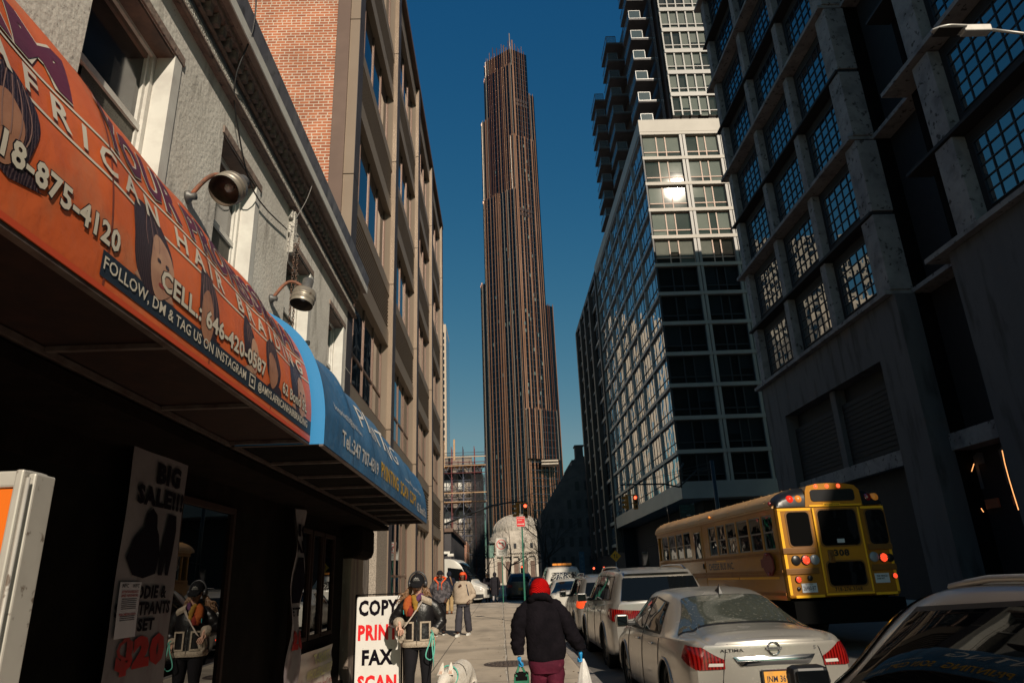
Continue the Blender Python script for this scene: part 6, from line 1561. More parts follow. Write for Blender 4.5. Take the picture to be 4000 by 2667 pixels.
def hand(N, E, pre, w, d, spread, curl=.5, s=1.0, palm=None):
    """adds palm and five finger chains to a skin graph; w wrist key, d direction of the hand, spread = across-palm direction"""
    W = Vector(N[w][:3]); d = Vector(d).normalized(); u = Vector(spread).normalized(); c = d.cross(u).normalized()
    p = W+d*.05*s; N[pre+'p'] = (*p, .022*s, .014*s); E.append((w, pre+'p')); k = W+d*.085*s; N[pre+'k'] = (*k, .024*s, .012*s); E.append((pre+'p', pre+'k'))
    for i, (o, l) in enumerate(((-.030,.062),(-.010,.072),(.010,.068),(.029,.052))):
        b_ = k+u*o*s+d*.012*s; dd = (d*math.cos(curl)+c*math.sin(curl)).normalized(); m1 = b_+dd*l*.5*s; dd2 = (d*math.cos(curl*2.3)+c*math.sin(curl*2.3)).normalized(); m2 = m1+dd2*l*.55*s
        for j, q in enumerate((b_, m1, m2)): N[f'{pre}f{i}{j}'] = (*q, (.0095-.0012*j)*s); E.append((pre+'k' if j == 0 else f'{pre}f{i}{j-1}', f'{pre}f{i}{j}'))
    t0 = W+d*.035*s-u*.032*s; t1 = t0+(d*.8-u*.35+c*.4).normalized()*.035*s; t2 = t1+(d+c*.4).normalized()*.028*s
    for j, q in enumerate((t0, t1, t2)): N[f'{pre}t{j}'] = (*q, (.011-.001*j)*s); E.append((pre+'p' if j == 0 else f'{pre}t{j-1}', f'{pre}t{j}'))
def body(name, T, m, J, f, hands=True, curl=.5, slim=1.0, handdir=None):
    """J joints: head_top, chin, neck, chest, waist, pelvis, shoulder/elbow/wrist/hip/knee/ankle _l _r ; f forward vector"""
    f = Vector(f).normalized(); N = {}; E = []
    P = {k: Vector(v) for k, v in J.items()}
    N['pelvis'] = (*P['pelvis'], .13*slim, .09*slim); N['waist'] = (*P['waist'], .12*slim, .085*slim); N['chest'] = (*P['chest'], .14*slim, .10*slim)
    N['neck'] = (*P['neck'], .052, .052); hc = P['chin'].lerp(P['head'], .5); H_ = (P['head']-P['chin']).length
    N['jaw'] = (*(P['chin']+(P['head']-P['chin'])*.16+f*.012), .052, .055); N['mid'] = (*(P['chin'].lerp(P['head'], .45)-f*.005), .072, .088); N['cran'] = (*(P['chin'].lerp(P['head'], .72)-f*.018), .076, .094); N['top'] = (*(P['head']-f*.01+Vector((0,0,-.012))), .042, .05)
    E += [('pelvis','waist'),('waist','chest'),('chest','neck'),('neck','jaw'),('jaw','mid'),('mid','cran'),('cran','top')]
    for s in 'lr':
        N['sh'+s] = (*P['shoulder_'+s], .055*slim); N['el'+s] = (*P['elbow_'+s], .040*slim); N['wr'+s] = (*P['wrist_'+s], .026)
        E += [('chest','sh'+s),('sh'+s,'el'+s),('el'+s,'wr'+s)]
        N['hp'+s] = (*P['hip_'+s], .085*slim); N['kn'+s] = (*P['knee_'+s], .055*slim); N['an'+s] = (*P['ankle_'+s], .036); t = P['ankle_'+s]+f*.13+Vector((0,0,-.05)); N['to'+s] = (*t, .035, .025)
        E += [('pelvis','hp'+s),('hp'+s,'kn'+s),('kn'+s,'an'+s),('an'+s,'to'+s)]
        if hands:
            d = (handdir or {}).get(s) or (P['wrist_'+s]-P['elbow_'+s]); x = Vector(d).normalized().cross(Vector((0,0,1)) if abs(Vector(d).normalized().z) < .8 else f)
            if s == 'r': x = -x
            hand(N, E, 'h'+s, 'wr'+s, d, x if x.length > .1 else (1,0,0), curl)
    skinmesh(N, E, name, m, T)
def shoe(T, a, f, m, sole, L=.27):
    """a ankle position, f forward"""
    f = Vector(f); f.z = 0; f.normalize(); s = Vector((f.y, -f.x, 0)); b = MB(); g = a[2]-.09
    P = []
    for i in range(9):
        u = i/8; c = Vector((a[0],a[1],g))+f*(-.07+L*u); w = .036+.012*math.sin(u*math.pi)+(.006 if u > .5 else 0); h = lerp(.10,.035,u**.8) if u > .25 else .11
        if u > .95: w *= .6; h *= .8
        P.append([c+s*w*math.cos(t)+Vector((0,0,.022+h*max(0,math.sin(t)))) for t in [math.pi*k/8 for k in range(9)]])
    b.grid(P); b.add(P[0], [tuple(range(9))]); b.add(P[-1], [tuple(range(9))]); o = b.build('shoe', m, T)
    b = MB(); P2 = []
    for i in range(9):
        u = i/8; c = Vector((a[0],a[1],g))+f*(-.075+(L+.01)*u); w = .040+.012*math.sin(u*math.pi)
        if u > .95: w *= .6
        P2.append([c+s*w, c-s*w, c-s*w+Vector((0,0,.028)), c+s*w+Vector((0,0,.028)), c+s*w])
    b.grid(P2, smooth=False); b.add(P2[0][:4], [(0,1,2,3)]); b.add(P2[-1][:4], [(0,1,2,3)]); b.build('sole', sole, T)
def face(T, c, f, skin, browncol=(.03,.02,.015), eyes=True, s=1.0, lip=(.35,.12,.10)):
    """nose, lips, eyes on a head; c mid-face point on the surface, f forward"""
    f = Vector(f).normalized(); u = Vector((f.y, -f.x, 0)).normalized()*-1; c = Vector(c)
    b = MB(); b.ball(c+f*.012*s+Vector((0,0,-.006)), (.013*s,.016*s,.014*s), n=8); b.tube([c+f*.0+Vector((0,0,.03*s)), c+f*.012*s+Vector((0,0,0))], [.007*s,.011*s], n=8); b.build('nose', skin, T)
    lm = mat('lips', lip, .4); b = MB()
    for dz, r in ((-.034,.005),(-.042,.006)):
        b.tube([c+u*x*s-f*(.004+abs(x)*.25)+Vector((0,0,(dz+ (0.003*(1-abs(x)/.02) if dz > -.04 else -.002*(1-abs(x)/.02)))*s)) for x in (-.022,-.011,0,.011,.022)], [.001,r*s,r*s,r*s,.001], n=8)
    b.build('lips', lm, T)
    if eyes:
        w_ = mat('eye_white', (.6,.57,.52), .3); d_ = mat('iris', (.02,.012,.008), .2)
        for sx in (-1,1):
            p = c+u*sx*.031*s-f*.010+Vector((0,0,.034*s)); b = MB(); b.ball(p, (.011*s,.009*s,.007*s), n=6); e = b.build('eye', w_, T)
            b = MB(); b.ball(p+f*.006*s, (.005*s,.005*s,.005*s), n=6); b.build('iris', d_, e)
            b = MB(); b.tube([p+u*x*s+f*.006+Vector((0,0,.017*s-abs(x)*.1)) for x in (-.015,0,.015)], [.001,.003,.001], n=5); b.build('eyebrow', mat('brow', browncol, .8), T)
FAB = lambda n, c, c2=None, r=.9, **k: vary(mat(n, c, r, spec=.2, **k), c2 or tuple(x*.75 for x in c), 6, 5, bump=.4, bscale=60, dist=.004)
# ---------------------------------------------------------------- woman with the dog
D1 = thing('person', (-1.06, 9.4, gz(9.4)), 'woman in black leather jacket with shearling trim, cap, headphones and sunglasses walking towards us', 'person', 'people on the sidewalk')
SK = vary(mat('skin_fair', (.58,.34,.25), .5), (.50,.28,.20), 8, 3)
y0 = 9.4; fw = (0,-1,0)
J = dict(head=(-1.08,y0,1.70), chin=(-1.08,y0-.05,1.46), neck=(-1.07,y0,1.42), chest=(-1.06,y0,1.25), waist=(-1.06,y0,1.06), pelvis=(-1.06,y0,.93),
 shoulder_r=(-1.22,y0,1.35), elbow_r=(-1.37,y0+.02,1.14), wrist_r=(-1.285,y0-.17,1.13), shoulder_l=(-.90,y0,1.34), elbow_l=(-.79,y0+.03,1.12), wrist_l=(-.87,y0-.08,.99),
 hip_l=(-.97,y0,.88), knee_l=(-.965,y0-.02,.50), ankle_l=(-.96,y0+.06,gz(9.4)+.09), hip_r=(-1.15,y0,.88), knee_r=(-1.165,y0-.03,.50), ankle_r=(-1.17,y0-.06,gz(9.4)+.09))
body('body', D1, SK, J, fw, curl=.25, slim=.86, handdir={'r': (.14,-.15,-.62), 'l': (-.25,-.1,-.9)})
leather = vary(mat('black_leather', (.008,.007,.008), .36, spec=.5), (.013,.012,.013), 9, 5, bump=.5, bscale=22, dist=.012)
shear = vary(mat('shearling', (.50,.42,.33), .95, spec=.1), (.38,.31,.24), 40, 5, .4, .6, bump=1.0, bscale=120, dist=.01)
b = loft([(-1.06,y0,.86,.205,.135),(-1.06,y0,.98,.200,.135),(-1.06,y0,1.12,.195,.13),(-1.06,y0,1.24,.205,.13),(-1.06,y0,1.33,.195,.115),(-1.06,y0+.01,1.40,.12,.09),(-1.06,y0+.01,1.43,.08,.07)], amp=.012, sc=8, seed=3, n=40)
limb([(-1.13,y0,1.37,.04),(-1.20,y0,1.36,.062),(-1.29,y0+.01,1.27,.075),(-1.375,y0+.02,1.15,.072),(-1.335,y0-.08,1.125,.065),(-1.30,y0-.13,1.125,.058)], mb=b, amp=.012, seed=1, sub=9)
limb([(-.99,y0,1.37,.04),(-.92,y0,1.355,.062),(-.83,y0+.01,1.24,.076),(-.78,y0+.02,1.13,.070),(-.82,y0-.02,1.06,.062),(-.86,y0-.06,1.02,.056)], mb=b, amp=.012, seed=2, sub=9)
jk = b.build('jacket', leather, D1)
b = loft([(-1.06,y0,.835,.210,.142),(-1.06,y0,.86,.218,.15),(-1.06,y0,.885,.216,.148),(-1.06,y0,.905,.204,.138)], amp=.006, sc=30, seed=4, n=40); b.build('hem_trim', shear, jk)
b = MB(); limb([(-1.315,y0-.11,1.125,.064),(-1.295,y0-.14,1.125,.068),(-1.275,y0-.17,1.127,.058)], mb=b, amp=.005, sc=40); limb([(-.855,y0-.055,1.025,.060),(-.865,y0-.07,1.00,.062),(-.875,y0-.08,.98,.054)], mb=b, amp=.005, sc=40); b.build('cuffs', shear, jk)
b = MB(); P = []
for i in range(9):
    u = i/8; P.append([Vector((lerp(-1.02,-.895,v)+.01*math.sin(u*3), y0-.14+.05*v*v-.02*math.sin(u*math.pi), lerp(1.345,1.425,u)+.03*(1-v)*0+lerp(.02,-.035,v))) for v in [j/8 for j in range(9)]])
b.grid(P); b.grid([[q+Vector((0,.018,0)) for q in r] for r in P])
for e in (P[0],P[-1],[r[0] for r in P],[r[-1] for r in P]): b.grid([e, [q+Vector((0,.018,0)) for q in e]])
limb([(-1.17,y0+.03,1.41,.03),(-1.10,y0+.09,1.44,.035),(-1.02,y0+.09,1.44,.035),(-.93,y0+.02,1.41,.03)], mb=b, amp=.004, sc=40); b.build('collar', shear, jk)
for x0, x1, z0, z1 in ((-1.235,-1.11,.905,1.13),(-1.03,-.90,.905,1.13)):
    b = MB(); w_ = .02; yf = lambda x: y0-.135*max(0,(1-abs((x+1.06)/.21)**2.3))**(1/2.3)-.017
    def bar(xa, xb, za, zb_):
        q = [[Vector((lerp(xa,xb,i/6), yf(lerp(xa,xb,i/6)), z)) for z in (za, zb_)] for i in range(7)]; b.grid(q); b.grid([[p+Vector((0,.02,0)) for p in r] for r in q]); b.grid([[r[0] for r in q],[r[0]+Vector((0,.02,0)) for r in q]]); b.grid([[r[1] for r in q],[r[1]+Vector((0,.02,0)) for r in q]])
    bar(x0,x1,z0,z0+w_); bar(x0,x1,z1-w_,z1); bar(x0,x0+w_,z0,z1); bar(x1-w_,x1,z0,z1); b.build('pocket_trim', shear, jk)
b = MB(); b.tube([(-1.07,y0-.155,z) for z in (.86,.98,1.10,1.2)], .004, n=5); b.build('zip', CHR, jk)
tight = FAB('black_leggings', (.012,.011,.014), (.008,.008,.010))
b = MB(); g = gz(9.4)
limb([(-.965,y0,.90,.10),(-.965,y0-.01,.72,.088),(-.965,y0-.02,.50,.062),(-.962,y0+.02,.32,.056),(-.96,y0+.05,g+.12,.04)], mb=b, amp=.004); limb([(-1.15,y0,.90,.10),(-1.155,y0-.02,.72,.088),(-1.165,y0-.03,.50,.062),(-1.168,y0-.03,.32,.056),(-1.17,y0-.06,g+.12,.04)], mb=b, amp=.004)
loft([(-1.06,y0,.80,.17,.10),(-1.06,y0,.90,.185,.12),(-1.06,y0,.98,.17,.11)], mb=b); b.build('leggings', tight, D1)
for s, k in (('l',-.96),('r',-1.17)): shoe(D1, J['ankle_'+s], fw, tight, M['gutter_white'])
capm = FAB('black_cap', (.010,.010,.012))
b = MB(); P = []
for i in range(9):
    t = math.pi/2*i/8; P.append([Vector((-1.08+.098*math.cos(t)*math.cos(a), y0-.01+.112*math.cos(t)*math.sin(a), 1.585+.125*math.sin(t))) for a in [2*math.pi*j/28 for j in range(29)]])
b.grid(P)
P = []
for i in range(5):
    u = i/4; P.append([Vector((-1.08+(.085-.01*u)*math.cos(a)*1.0, y0-.07-.02-.085*u*abs(math.sin(a))**.7*1.0-.02*abs(math.sin(a)), 1.59-.055*u*(.4+.6*abs(math.sin(a))))) for a in [math.pi*j/14 for j in range(15)]])
b.grid(P); b.grid([[q-Vector((0,0,.006)) for q in r] for r in P]); cp = b.build('cap', capm, D1)
b = MB(); wtm = mat('white_stitch', (.6,.58,.55), .7)
for i, x in enumerate((-.030,-.018,-.006,.004,.016,.028)):
    h_ = (.010,.018,.026,.016,.020,.010)[i]; b.tube([(-1.085+x, y0-.124+abs(x)*.4, 1.630),(-1.085+x, y0-.120+abs(x)*.4, 1.632+h_)], .003, n=4)
textmb('CITY OF GOD', lambda u, v: Vector((-1.085-.045+.09*u, y0-.126+.9*abs(u-.5)**2*.09, 1.614+.009*v)), .0, 0, b); b.build('cap_emblem', wtm, cp)
b = MB(); ring = [(-1.08+.112*math.cos(a), y0, 1.60+.125*math.sin(a)) for a in [math.pi*j/20 for j in range(21)]]; b.tube(ring, .011, n=8)
for sx in (-1,1): b.lathe([(0,-.02),(.036,-.02),(.042,-.008),(.042,.012),(.034,.022),(0,.022)], (-1.08+sx*.103,y0,1.578), ax='X', n=18)
b.build('headphones', vary(mat('headphone_grey', (.035,.035,.04), .35), (.06,.06,.065), 9, 3), D1)
b = MB()
for sx in (-1,1): b.ball((-1.08+sx*.032, y0-.108, 1.545), (.031,.012,.020), n=8)
b.box(-1.10,y0-.118,1.55,-1.06,y0-.112,1.556); b.tube([(-1.145,y0-.095,1.555),(-1.165,y0-.02,1.56)], .004, n=4); b.tube([(-1.015,y0-.095,1.555),(-.995,y0-.02,1.56)], .004, n=4)
b.build('sunglasses', mat('sunglass_lens', (.02,.006,.004), .08, spec=.8), D1)
face(D1, (-1.08,y0-.105,1.525), fw, SK, eyes=False)
hairm = vary(mat('brown_hair', (.24,.13,.065), .45), (.12,.06,.03), 20, 4, stretch=(3,3,.4))
b = MB()
for i in range(80):
    sx = -1 if i % 2 else 1; z = 1.56-random.random()*.03; x = -1.08+sx*(.07+random.random()*.03); out = random.uniform(.02,.20 if sx < 0 else .11); dr = random.uniform(.12,.26); ph = random.random()*6
    pts = [(x+sx*out*t**1.2+.012*math.sin(9*t+ph), y0+.02+.05*t*random.uniform(-.5,1), z-dr*t+.015*math.sin(12*t+ph)) for t in [k/8 for k in range(9)]]
    b.tube(pts, [.009,.012,.013,.013,.012,.011,.009,.006,.002], n=5)
b.build('hair', hairm, D1)
scm = [FAB('rust_scarf', (.40,.10,.025), (.30,.05,.02)), FAB('mustard_scarf', (.36,.20,.03), (.22,.13,.03)), FAB('indigo_scarf', (.04,.05,.14), (.15,.04,.09)), FAB('maroon_scarf', (.22,.03,.02)), mat('teal_edge', (.03,.33,.33), .7)]
b = MB(); limb([(-1.15,y0-.08,1.42,.035),(-1.19,y0-.12,1.37,.05),(-1.19,y0-.145,1.30,.055),(-1.175,y0-.15,1.24,.045),(-1.165,y0-.15,1.20,.03)], mb=b, amp=.014, sc=22, mi=0); limb([(-1.17,y0-.15,1.31,.035),(-1.155,y0-.165,1.25,.045),(-1.16,y0-.16,1.20,.035)], mb=b, amp=.012, sc=22, mi=3)
limb([(-1.12,y0-.09,1.43,.03),(-1.10,y0-.13,1.38,.04),(-1.09,y0-.145,1.32,.035),(-1.075,y0-.145,1.25,.025)], mb=b, amp=.012, sc=25, mi=1); limb([(-1.02,y0-.07,1.44,.03),(-1.045,y0-.12,1.41,.035),(-1.085,y0-.13,1.37,.03),(-1.11,y0-.13,1.33,.02)], mb=b, amp=.012, sc=25, mi=2)
limb([(-1.20,y0-.10,1.42,.006),(-1.225,y0-.15,1.36,.006),(-1.235,y0-.165,1.28,.006),(-1.235,y0-.155,1.22,.005)], mb=b, amp=0, mi=4)
b.build('scarf', scm, D1)
b = MB(); strapm = FAB('cream_strap', (.50,.42,.36))
P = [Vector(p) for p in ((-.99,y0-.135,1.40),(-1.03,y0-.165,1.33),(-1.10,y0-.175,1.23),(-1.17,y0-.18,1.14),(-1.215,y0-.185,1.08))]
b.grid([[p+Vector((-.022,0,-.016)), p+Vector((.022,-.003,.016))] for p in P]); b.grid([[p+Vector((-.022,.004,-.016)), p+Vector((.022,.001,.016))] for p in P])
bagm = FAB('fluffy_bag', (.30,.25,.20), (.45,.38,.30)); bg_ = tag(b.build('bag_strap', strapm), 'cream shoulder strap with a small fluffy bag hanging at the woman’s side', 'bag') if False else None
HB_ = thing('shoulder_bag', (-1.26, y0-.12, .95), 'small furry shoulder bag on a wide cream strap across the leather jacket', 'bag')
b.build('strap', strapm, HB_)
b = loft([(-1.265,y0-.13,.89,.02,.02),(-1.265,y0-.13,.93,.04,.035),(-1.262,y0-.13,.99,.055,.04),(-1.26,y0-.13,1.04,.045,.035)], amp=.012, sc=30); b.build('pouch', bagm, HB_)
# leash
LS = thing('dog_leash', (-.87, y0-.12, .8), 'mint green dog leash looping from the woman’s pocket hand down to the white dog', 'leash')
mint = mat('mint_webbing', (.10,.42,.33), .6)
def ribbon(pts, w, mb, n=30, ax=(1,0,0)):
    L = [Vector(cat(pts, (len(pts)-1)*i/n)) for i in range(n+1)]; rows = []
    for i, p in enumerate(L):
        t = (L[min(i+1,n)]-L[max(0,i-1)]).normalized(); a = t.cross(Vector((0,1,.3))).normalized(); rows.append([p-a*w/2, p+a*w/2])
    mb.grid(rows); mb.grid([[r[0]+Vector((0,.003,0)), r[1]+Vector((0,.003,0))] for r in rows])
b = MB(); ribbon([(-.89,y0-.16,1.03),(-.86,y0-.2,.98),(-.845,y0-.2,.86),(-.855,y0-.2,.74),(-.895,y0-.2,.695),(-.945,y0-.2,.72),(-.945,y0-.2,.78),(-.90,y0-.19,.90),(-.885,y0-.18,.99)], .014, b, 60)
ribbon([(-.875,y0-.18,1.0),(-.87,y0-.22,.86),(-.85,y0-.3,.72),(-.81,y0-.6,.60),(-.725,y0-.98,.53)], .014, b, 50); b.build('webbing', mint, LS)
# ---------------------------------------------------------------- white dog
DG = thing('dog', (-.55, 8.3, gz(8.3)), 'white dog with pricked ears on a green leash beside the woman', 'dog')
furm = vary(mat('white_fur', (.72,.67,.60), .9, spec=.1), (.62,.56,.48), 12, 5, bump=.8, bscale=70, dist=.012)
g = gz(8.3)
N = {'body': (-.50,8.62,.60,.13,.14), 'rump': (-.455,8.95,.60,.12,.13), 'chest': (-.56,8.38,.585,.125,.15), 'neck': (-.60,8.22,.62,.085,.09), 'skull': (-.645,8.08,.60,.078,.07), 'stop': (-.675,7.99,.55,.048,.045), 'nose': (-.69,7.91,.50,.030,.028), 'tail1': (-.44,9.1,.62,.05), 'tail2': (-.40,9.22,.5,.035)}
E_ = [('body','rump'),('body','chest'),('chest','neck'),('neck','skull'),('skull','stop'),('stop','nose'),('rump','tail1'),('tail1','tail2')]
for k, x in (('a',-.63),('b',-.49)):
    N['s'+k] = (x,8.36,.46,.06); N['e'+k] = (x,8.38,.34,.038); N['w'+k] = (x,8.34,.18,.027); N['p'+k] = (x,8.31,g+.03,.032); E_ += [('chest','s'+k),('s'+k,'e'+k),('e'+k,'w'+k),('w'+k,'p'+k)]
for k, x in (('c',-.54),('d',-.38)):
    N['s'+k] = (x,8.93,.46,.08); N['e'+k] = (x,8.86,.36,.05); N['w'+k] = (x,9.02,.22,.028); N['p'+k] = (x,8.97,g+.03,.032); E_ += [('rump','s'+k),('s'+k,'e'+k),('e'+k,'w'+k),('w'+k,'p'+k)]
skinmesh(N, E_, 'body', furm, DG)
earin = vary(mat('ear_inside', (.50,.33,.25), .9), (.55,.45,.38), 9, 3)
for sx, tx in ((-.692,-.655),(-.585,-.567)):
    b = MB(); c = Vector((sx+.01,8.10,.645)); t = Vector((tx,8.13,.765))
    P = []
    for i in range(8):
        u = i/7; q = c.lerp(t, u); w_ = .038*(1-u)**.7+.002; P.append([q+Vector((w_*math.cos(a), .016*math.sin(a)*(1-u)+.004*math.sin(a), 0)) for a in [2*math.pi*j/12 for j in range(13)]])
    b.grid(P); e = b.build('ear', furm, DG); b = MB(); b.add([c+Vector((-.02,-.018,.01)), c+Vector((.02,-.018,.01)), t+Vector((0,-.008,-.025))], [(0,1,2)]); b.build('ear_lining', earin, e)
dk = mat('dog_dark', (.015,.012,.012), .3); b = MB(); b.ball((-.705,7.985,.583), (.009,.006,.006), n=6); b.ball((-.642,7.985,.580), (.009,.006,.006), n=6); b.build('eyes', dk, DG)
b = MB(); b.ball((-.693,7.885,.505), (.014,.011,.010), n=6); b.build('nose', dk, DG)
b = MB(); b.tube([(-.60+.10*math.cos(a), 8.22+.02*math.sin(a), .62+.10*math.sin(a)) for a in [2*math.pi*j/20 for j in range(21)]], .009, n=5); b.build('collar', mint, DG)
# ---------------------------------------------------------------- woman with the red hat, from behind
y1 = 7.8; g = gz(y1)
W1 = thing('person', (.43, y1, g), 'person in black coat and red knitted hat walking away with a bag in each hand', 'person', 'people on the sidewalk')
fw = (0,1,0)
J = dict(head=(.412,y1,1.56), chin=(.412,y1+.07,1.34), neck=(.41,y1,1.34), chest=(.42,y1,1.18), waist=(.44,y1,1.0), pelvis=(.445,y1,.84),
 shoulder_r=(.58,y1,1.27), elbow_r=(.70,y1-.02,1.05), wrist_r=(.805,y1,.86), shoulder_l=(.25,y1,1.27), elbow_l=(.17,y1-.02,1.04), wrist_l=(.165,y1,.84),
 hip_l=(.37,y1,.80), knee_l=(.365,y1+.05,.46), ankle_l=(.36,y1-.02,g+.09), hip_r=(.52,y1,.80), knee_r=(.535,y1,.46), ankle_r=(.55,y1-.18,g+.12))
glv = mat('blue_gloves', (.01,.24,.55), .4)
body('body', W1, SK, J, fw, hands=False, curl=.9, slim=.95, handdir={'r': (.05,.0,-1), 'l': (.02,.0,-1)})
coat = vary(mat('black_fleece_coat', (.006,.005,.007), .95, spec=.08), (.010,.008,.011), 7, 5, bump=.7, bscale=45, dist=.01)
b = loft([(.445,y1,.765,.175,.125),(.445,y1,.80,.20,.14),(.45,y1,.88,.205,.145),(.445,y1,1.0,.20,.145),(.435,y1,1.12,.20,.145),(.425,y1,1.23,.195,.135),(.415,y1,1.31,.165,.115),(.41,y1,1.37,.10,.095),(.41,y1,1.41,.085,.085)], amp=.020, sc=6, seed=7, n=44)
limb([(.33,y1,1.31,.045),(.27,y1,1.30,.068),(.205,y1-.01,1.20,.085),(.168,y1-.02,1.06,.080),(.155,y1-.01,.95,.070),(.165,y1,.86,.058),(.167,y1,.835,.052)], mb=b, amp=.016, sc=18, seed=3, sub=9)
limb([(.50,y1,1.31,.045),(.56,y1,1.30,.068),(.645,y1-.01,1.19,.085),(.705,y1-.02,1.07,.080),(.765,y1-.01,.95,.072),(.80,y1,.88,.060),(.806,y1,.86,.054)], mb=b, amp=.016, sc=18, seed=4, sub=9)
limb([(.30,y1-.06,1.36,.035),(.36,y1-.10,1.40,.04),(.46,y1-.10,1.40,.04),(.52,y1-.05,1.35,.035)], mb=b, amp=.01, sc=20)
b.build('coat', coat, W1)
cordm = overlay(vary(mat('burgundy_trousers', (.10,.010,.028), .8, spec=.2), (.055,.006,.017), 5, 6, .35, .7, bump=.5, bscale=30, dist=.01), (.17,.03,.055), 7, .55, .75)
b = loft([(.445,y1,.66,.165,.115),(.445,y1,.74,.185,.13),(.445,y1,.82,.18,.125)], n=30, amp=.01)
limb([(.37,y1,.80,.105),(.368,y1+.02,.66,.098),(.362,y1+.05,.48,.082),(.36,y1+.02,.30,.07),(.36,y1-.02,g+.13,.062)], mb=b, amp=.015, sc=11, seed=3); limb([(.52,y1,.80,.105),(.525,y1,.66,.098),(.535,y1,.48,.082),(.542,y1-.08,.30,.07),(.55,y1-.18,g+.15,.062)], mb=b, amp=.015, sc=11, seed=5)
b.build('trousers', cordm, W1)
for s in 'lr': shoe(W1, J['ankle_'+s], fw, tight, tight)
def knit(name, col, col2):
    m = vary(mat(name, col, .9, spec=.1), col2, 6, 4); N_, L, bb = nodes(m); tc = N_.new('ShaderNodeTexCoord'); wv = N_.new('ShaderNodeTexWave'); wv.inputs['Scale'].default_value = 26; wv.inputs['Distortion'].default_value = 2.5; wv.inputs['Detail'].default_value = 2; wv.bands_direction = 'DIAGONAL'
    L.new(tc.outputs['Object'], wv.inputs[0]); bp = N_.new('ShaderNodeBump'); bp.inputs['Strength'].default_value = 1; bp.inputs['Distance'].default_value = .012; L.new(wv.outputs['Fac'], bp.inputs['Height']); L.new(bp.outputs[0], bb.inputs['Normal']); return m
redk = knit('red_knit', (.62,.006,.006), (.46,.004,.005)); hc = Vector((.414,y1-.005,1.475))
b = MB(); P = []
for i in range(15):
    t = math.pi/2*i/14; P.append([hc+Vector((.103*math.cos(t)**.8*math.cos(a), .115*math.cos(t)**.8*math.sin(a), .108*math.sin(t))) for a in [2*math.pi*j/36 for j in range(37)]])
b.grid(P); P = []
for i in range(7):
    u = i/6; r = .108+.008*math.sin(u*math.pi); P.append([hc+Vector((r*math.cos(a), (r+.010)*math.sin(a), -.062+.068*u+.004*math.sin(5*a))) for a in [2*math.pi*j/36 for j in range(37)]])
b.grid(P); b.build('knitted_hat', redk, W1)
for s, W_ in (('l',Vector((.165,y1,.83))),('r',Vector((.806,y1,.85)))):
    N = {'w': (*W_, .034)}; E_ = []; hand(N, E_, 'h', 'w', (.03,0,-1), (0,1,0) if s == 'l' else (0,-1,0), 1.45, 1.0); skinmesh(N, E_, 'glove', glv, W1)
# bags
GBG = thing('green_tote', (.18, y1, .5), 'green reusable shopping tote carried in the left blue-gloved hand', 'bag')
gm = vary(mat('green_tote_fabric', (.01,.17,.09), .7), (.01,.12,.065), 7, 4, bump=.3, bscale=20)
b = MB(); P = []
for i in range(9):
    u = i/8; w_ = lerp(.085,.070,u)+.006*math.sin(u*9); d = lerp(.055,.035,u); P.append([Vector((.18+w_*c, y1-.0+d*s_, lerp(.22,.655,u)+(.02*math.sin(7*c+s_) if u > .9 else 0))) for c, s_ in ((-1,-1),(-.5,-1.1),(0,-1.05),(.5,-1.1),(1,-1),(1.02,0),(1,1),(.5,1.1),(0,1.05),(-.5,1.1),(-1,1),(-1.02,0),(-1,-1))])
b.grid(P); b.add(P[0][:-1], [tuple(range(12))]); b.build('bag', gm, GBG)
b = MB()
for dy in (-.05,.05): ribbon([(.125,y1+dy,.64),(.155,y1+dy*.4,.72),(.172,y1,.765),(.19,y1+dy*.4,.72),(.235,y1+dy,.64)], .02, b, 20)
b.build('handles', gm, GBG)
b = MB(); b.box(.12,y1-.045,.60,.24,y1+.04,.675); b.build('box_inside', M['black'], GBG)
mb = textmb('daily', plane_fn((.16,y1-.069,.53),(.07,0,0),(0,0,.03)), .0); mb.build('lettering', cream, GBG)
WBG = thing('plastic_bag', (.83, y1, .35), 'white plastic grocery bag with red print carried in the right hand', 'bag')
pm = vary(mat('white_plastic', (.62,.60,.57), .35, spec=.5), (.52,.50,.48), 6, 4, bump=.6, bscale=14, dist=.01)
b = MB(); P = []
for i in range(15):
    u = i/14; w_ = .008+.125*(1-u)**.75; d = .008+.075*(1-u)**.75; z = lerp(.22,.775,u); row = []
    for j in range(31):
        a = 2*math.pi*j/30; k = 1+.10*math.sin(7*a+2)*(.4+u)+.06*math.sin(13*a); row.append(Vector((.832-.012*(1-u)+w_*k*math.cos(a), y1+d*k*math.sin(a), z)))
    P.append(row)
b.grid(P); b.add(P[0][:-1], [tuple(range(30))]); b.build('bag', pm, WBG)
mb = textmb('THANK YOU', lambda u, v: Vector((.735+.115*u, y1-.079+.03*abs(u-.4), .50+.045*v)), .05); mb.build('lettering', redl, WBG)
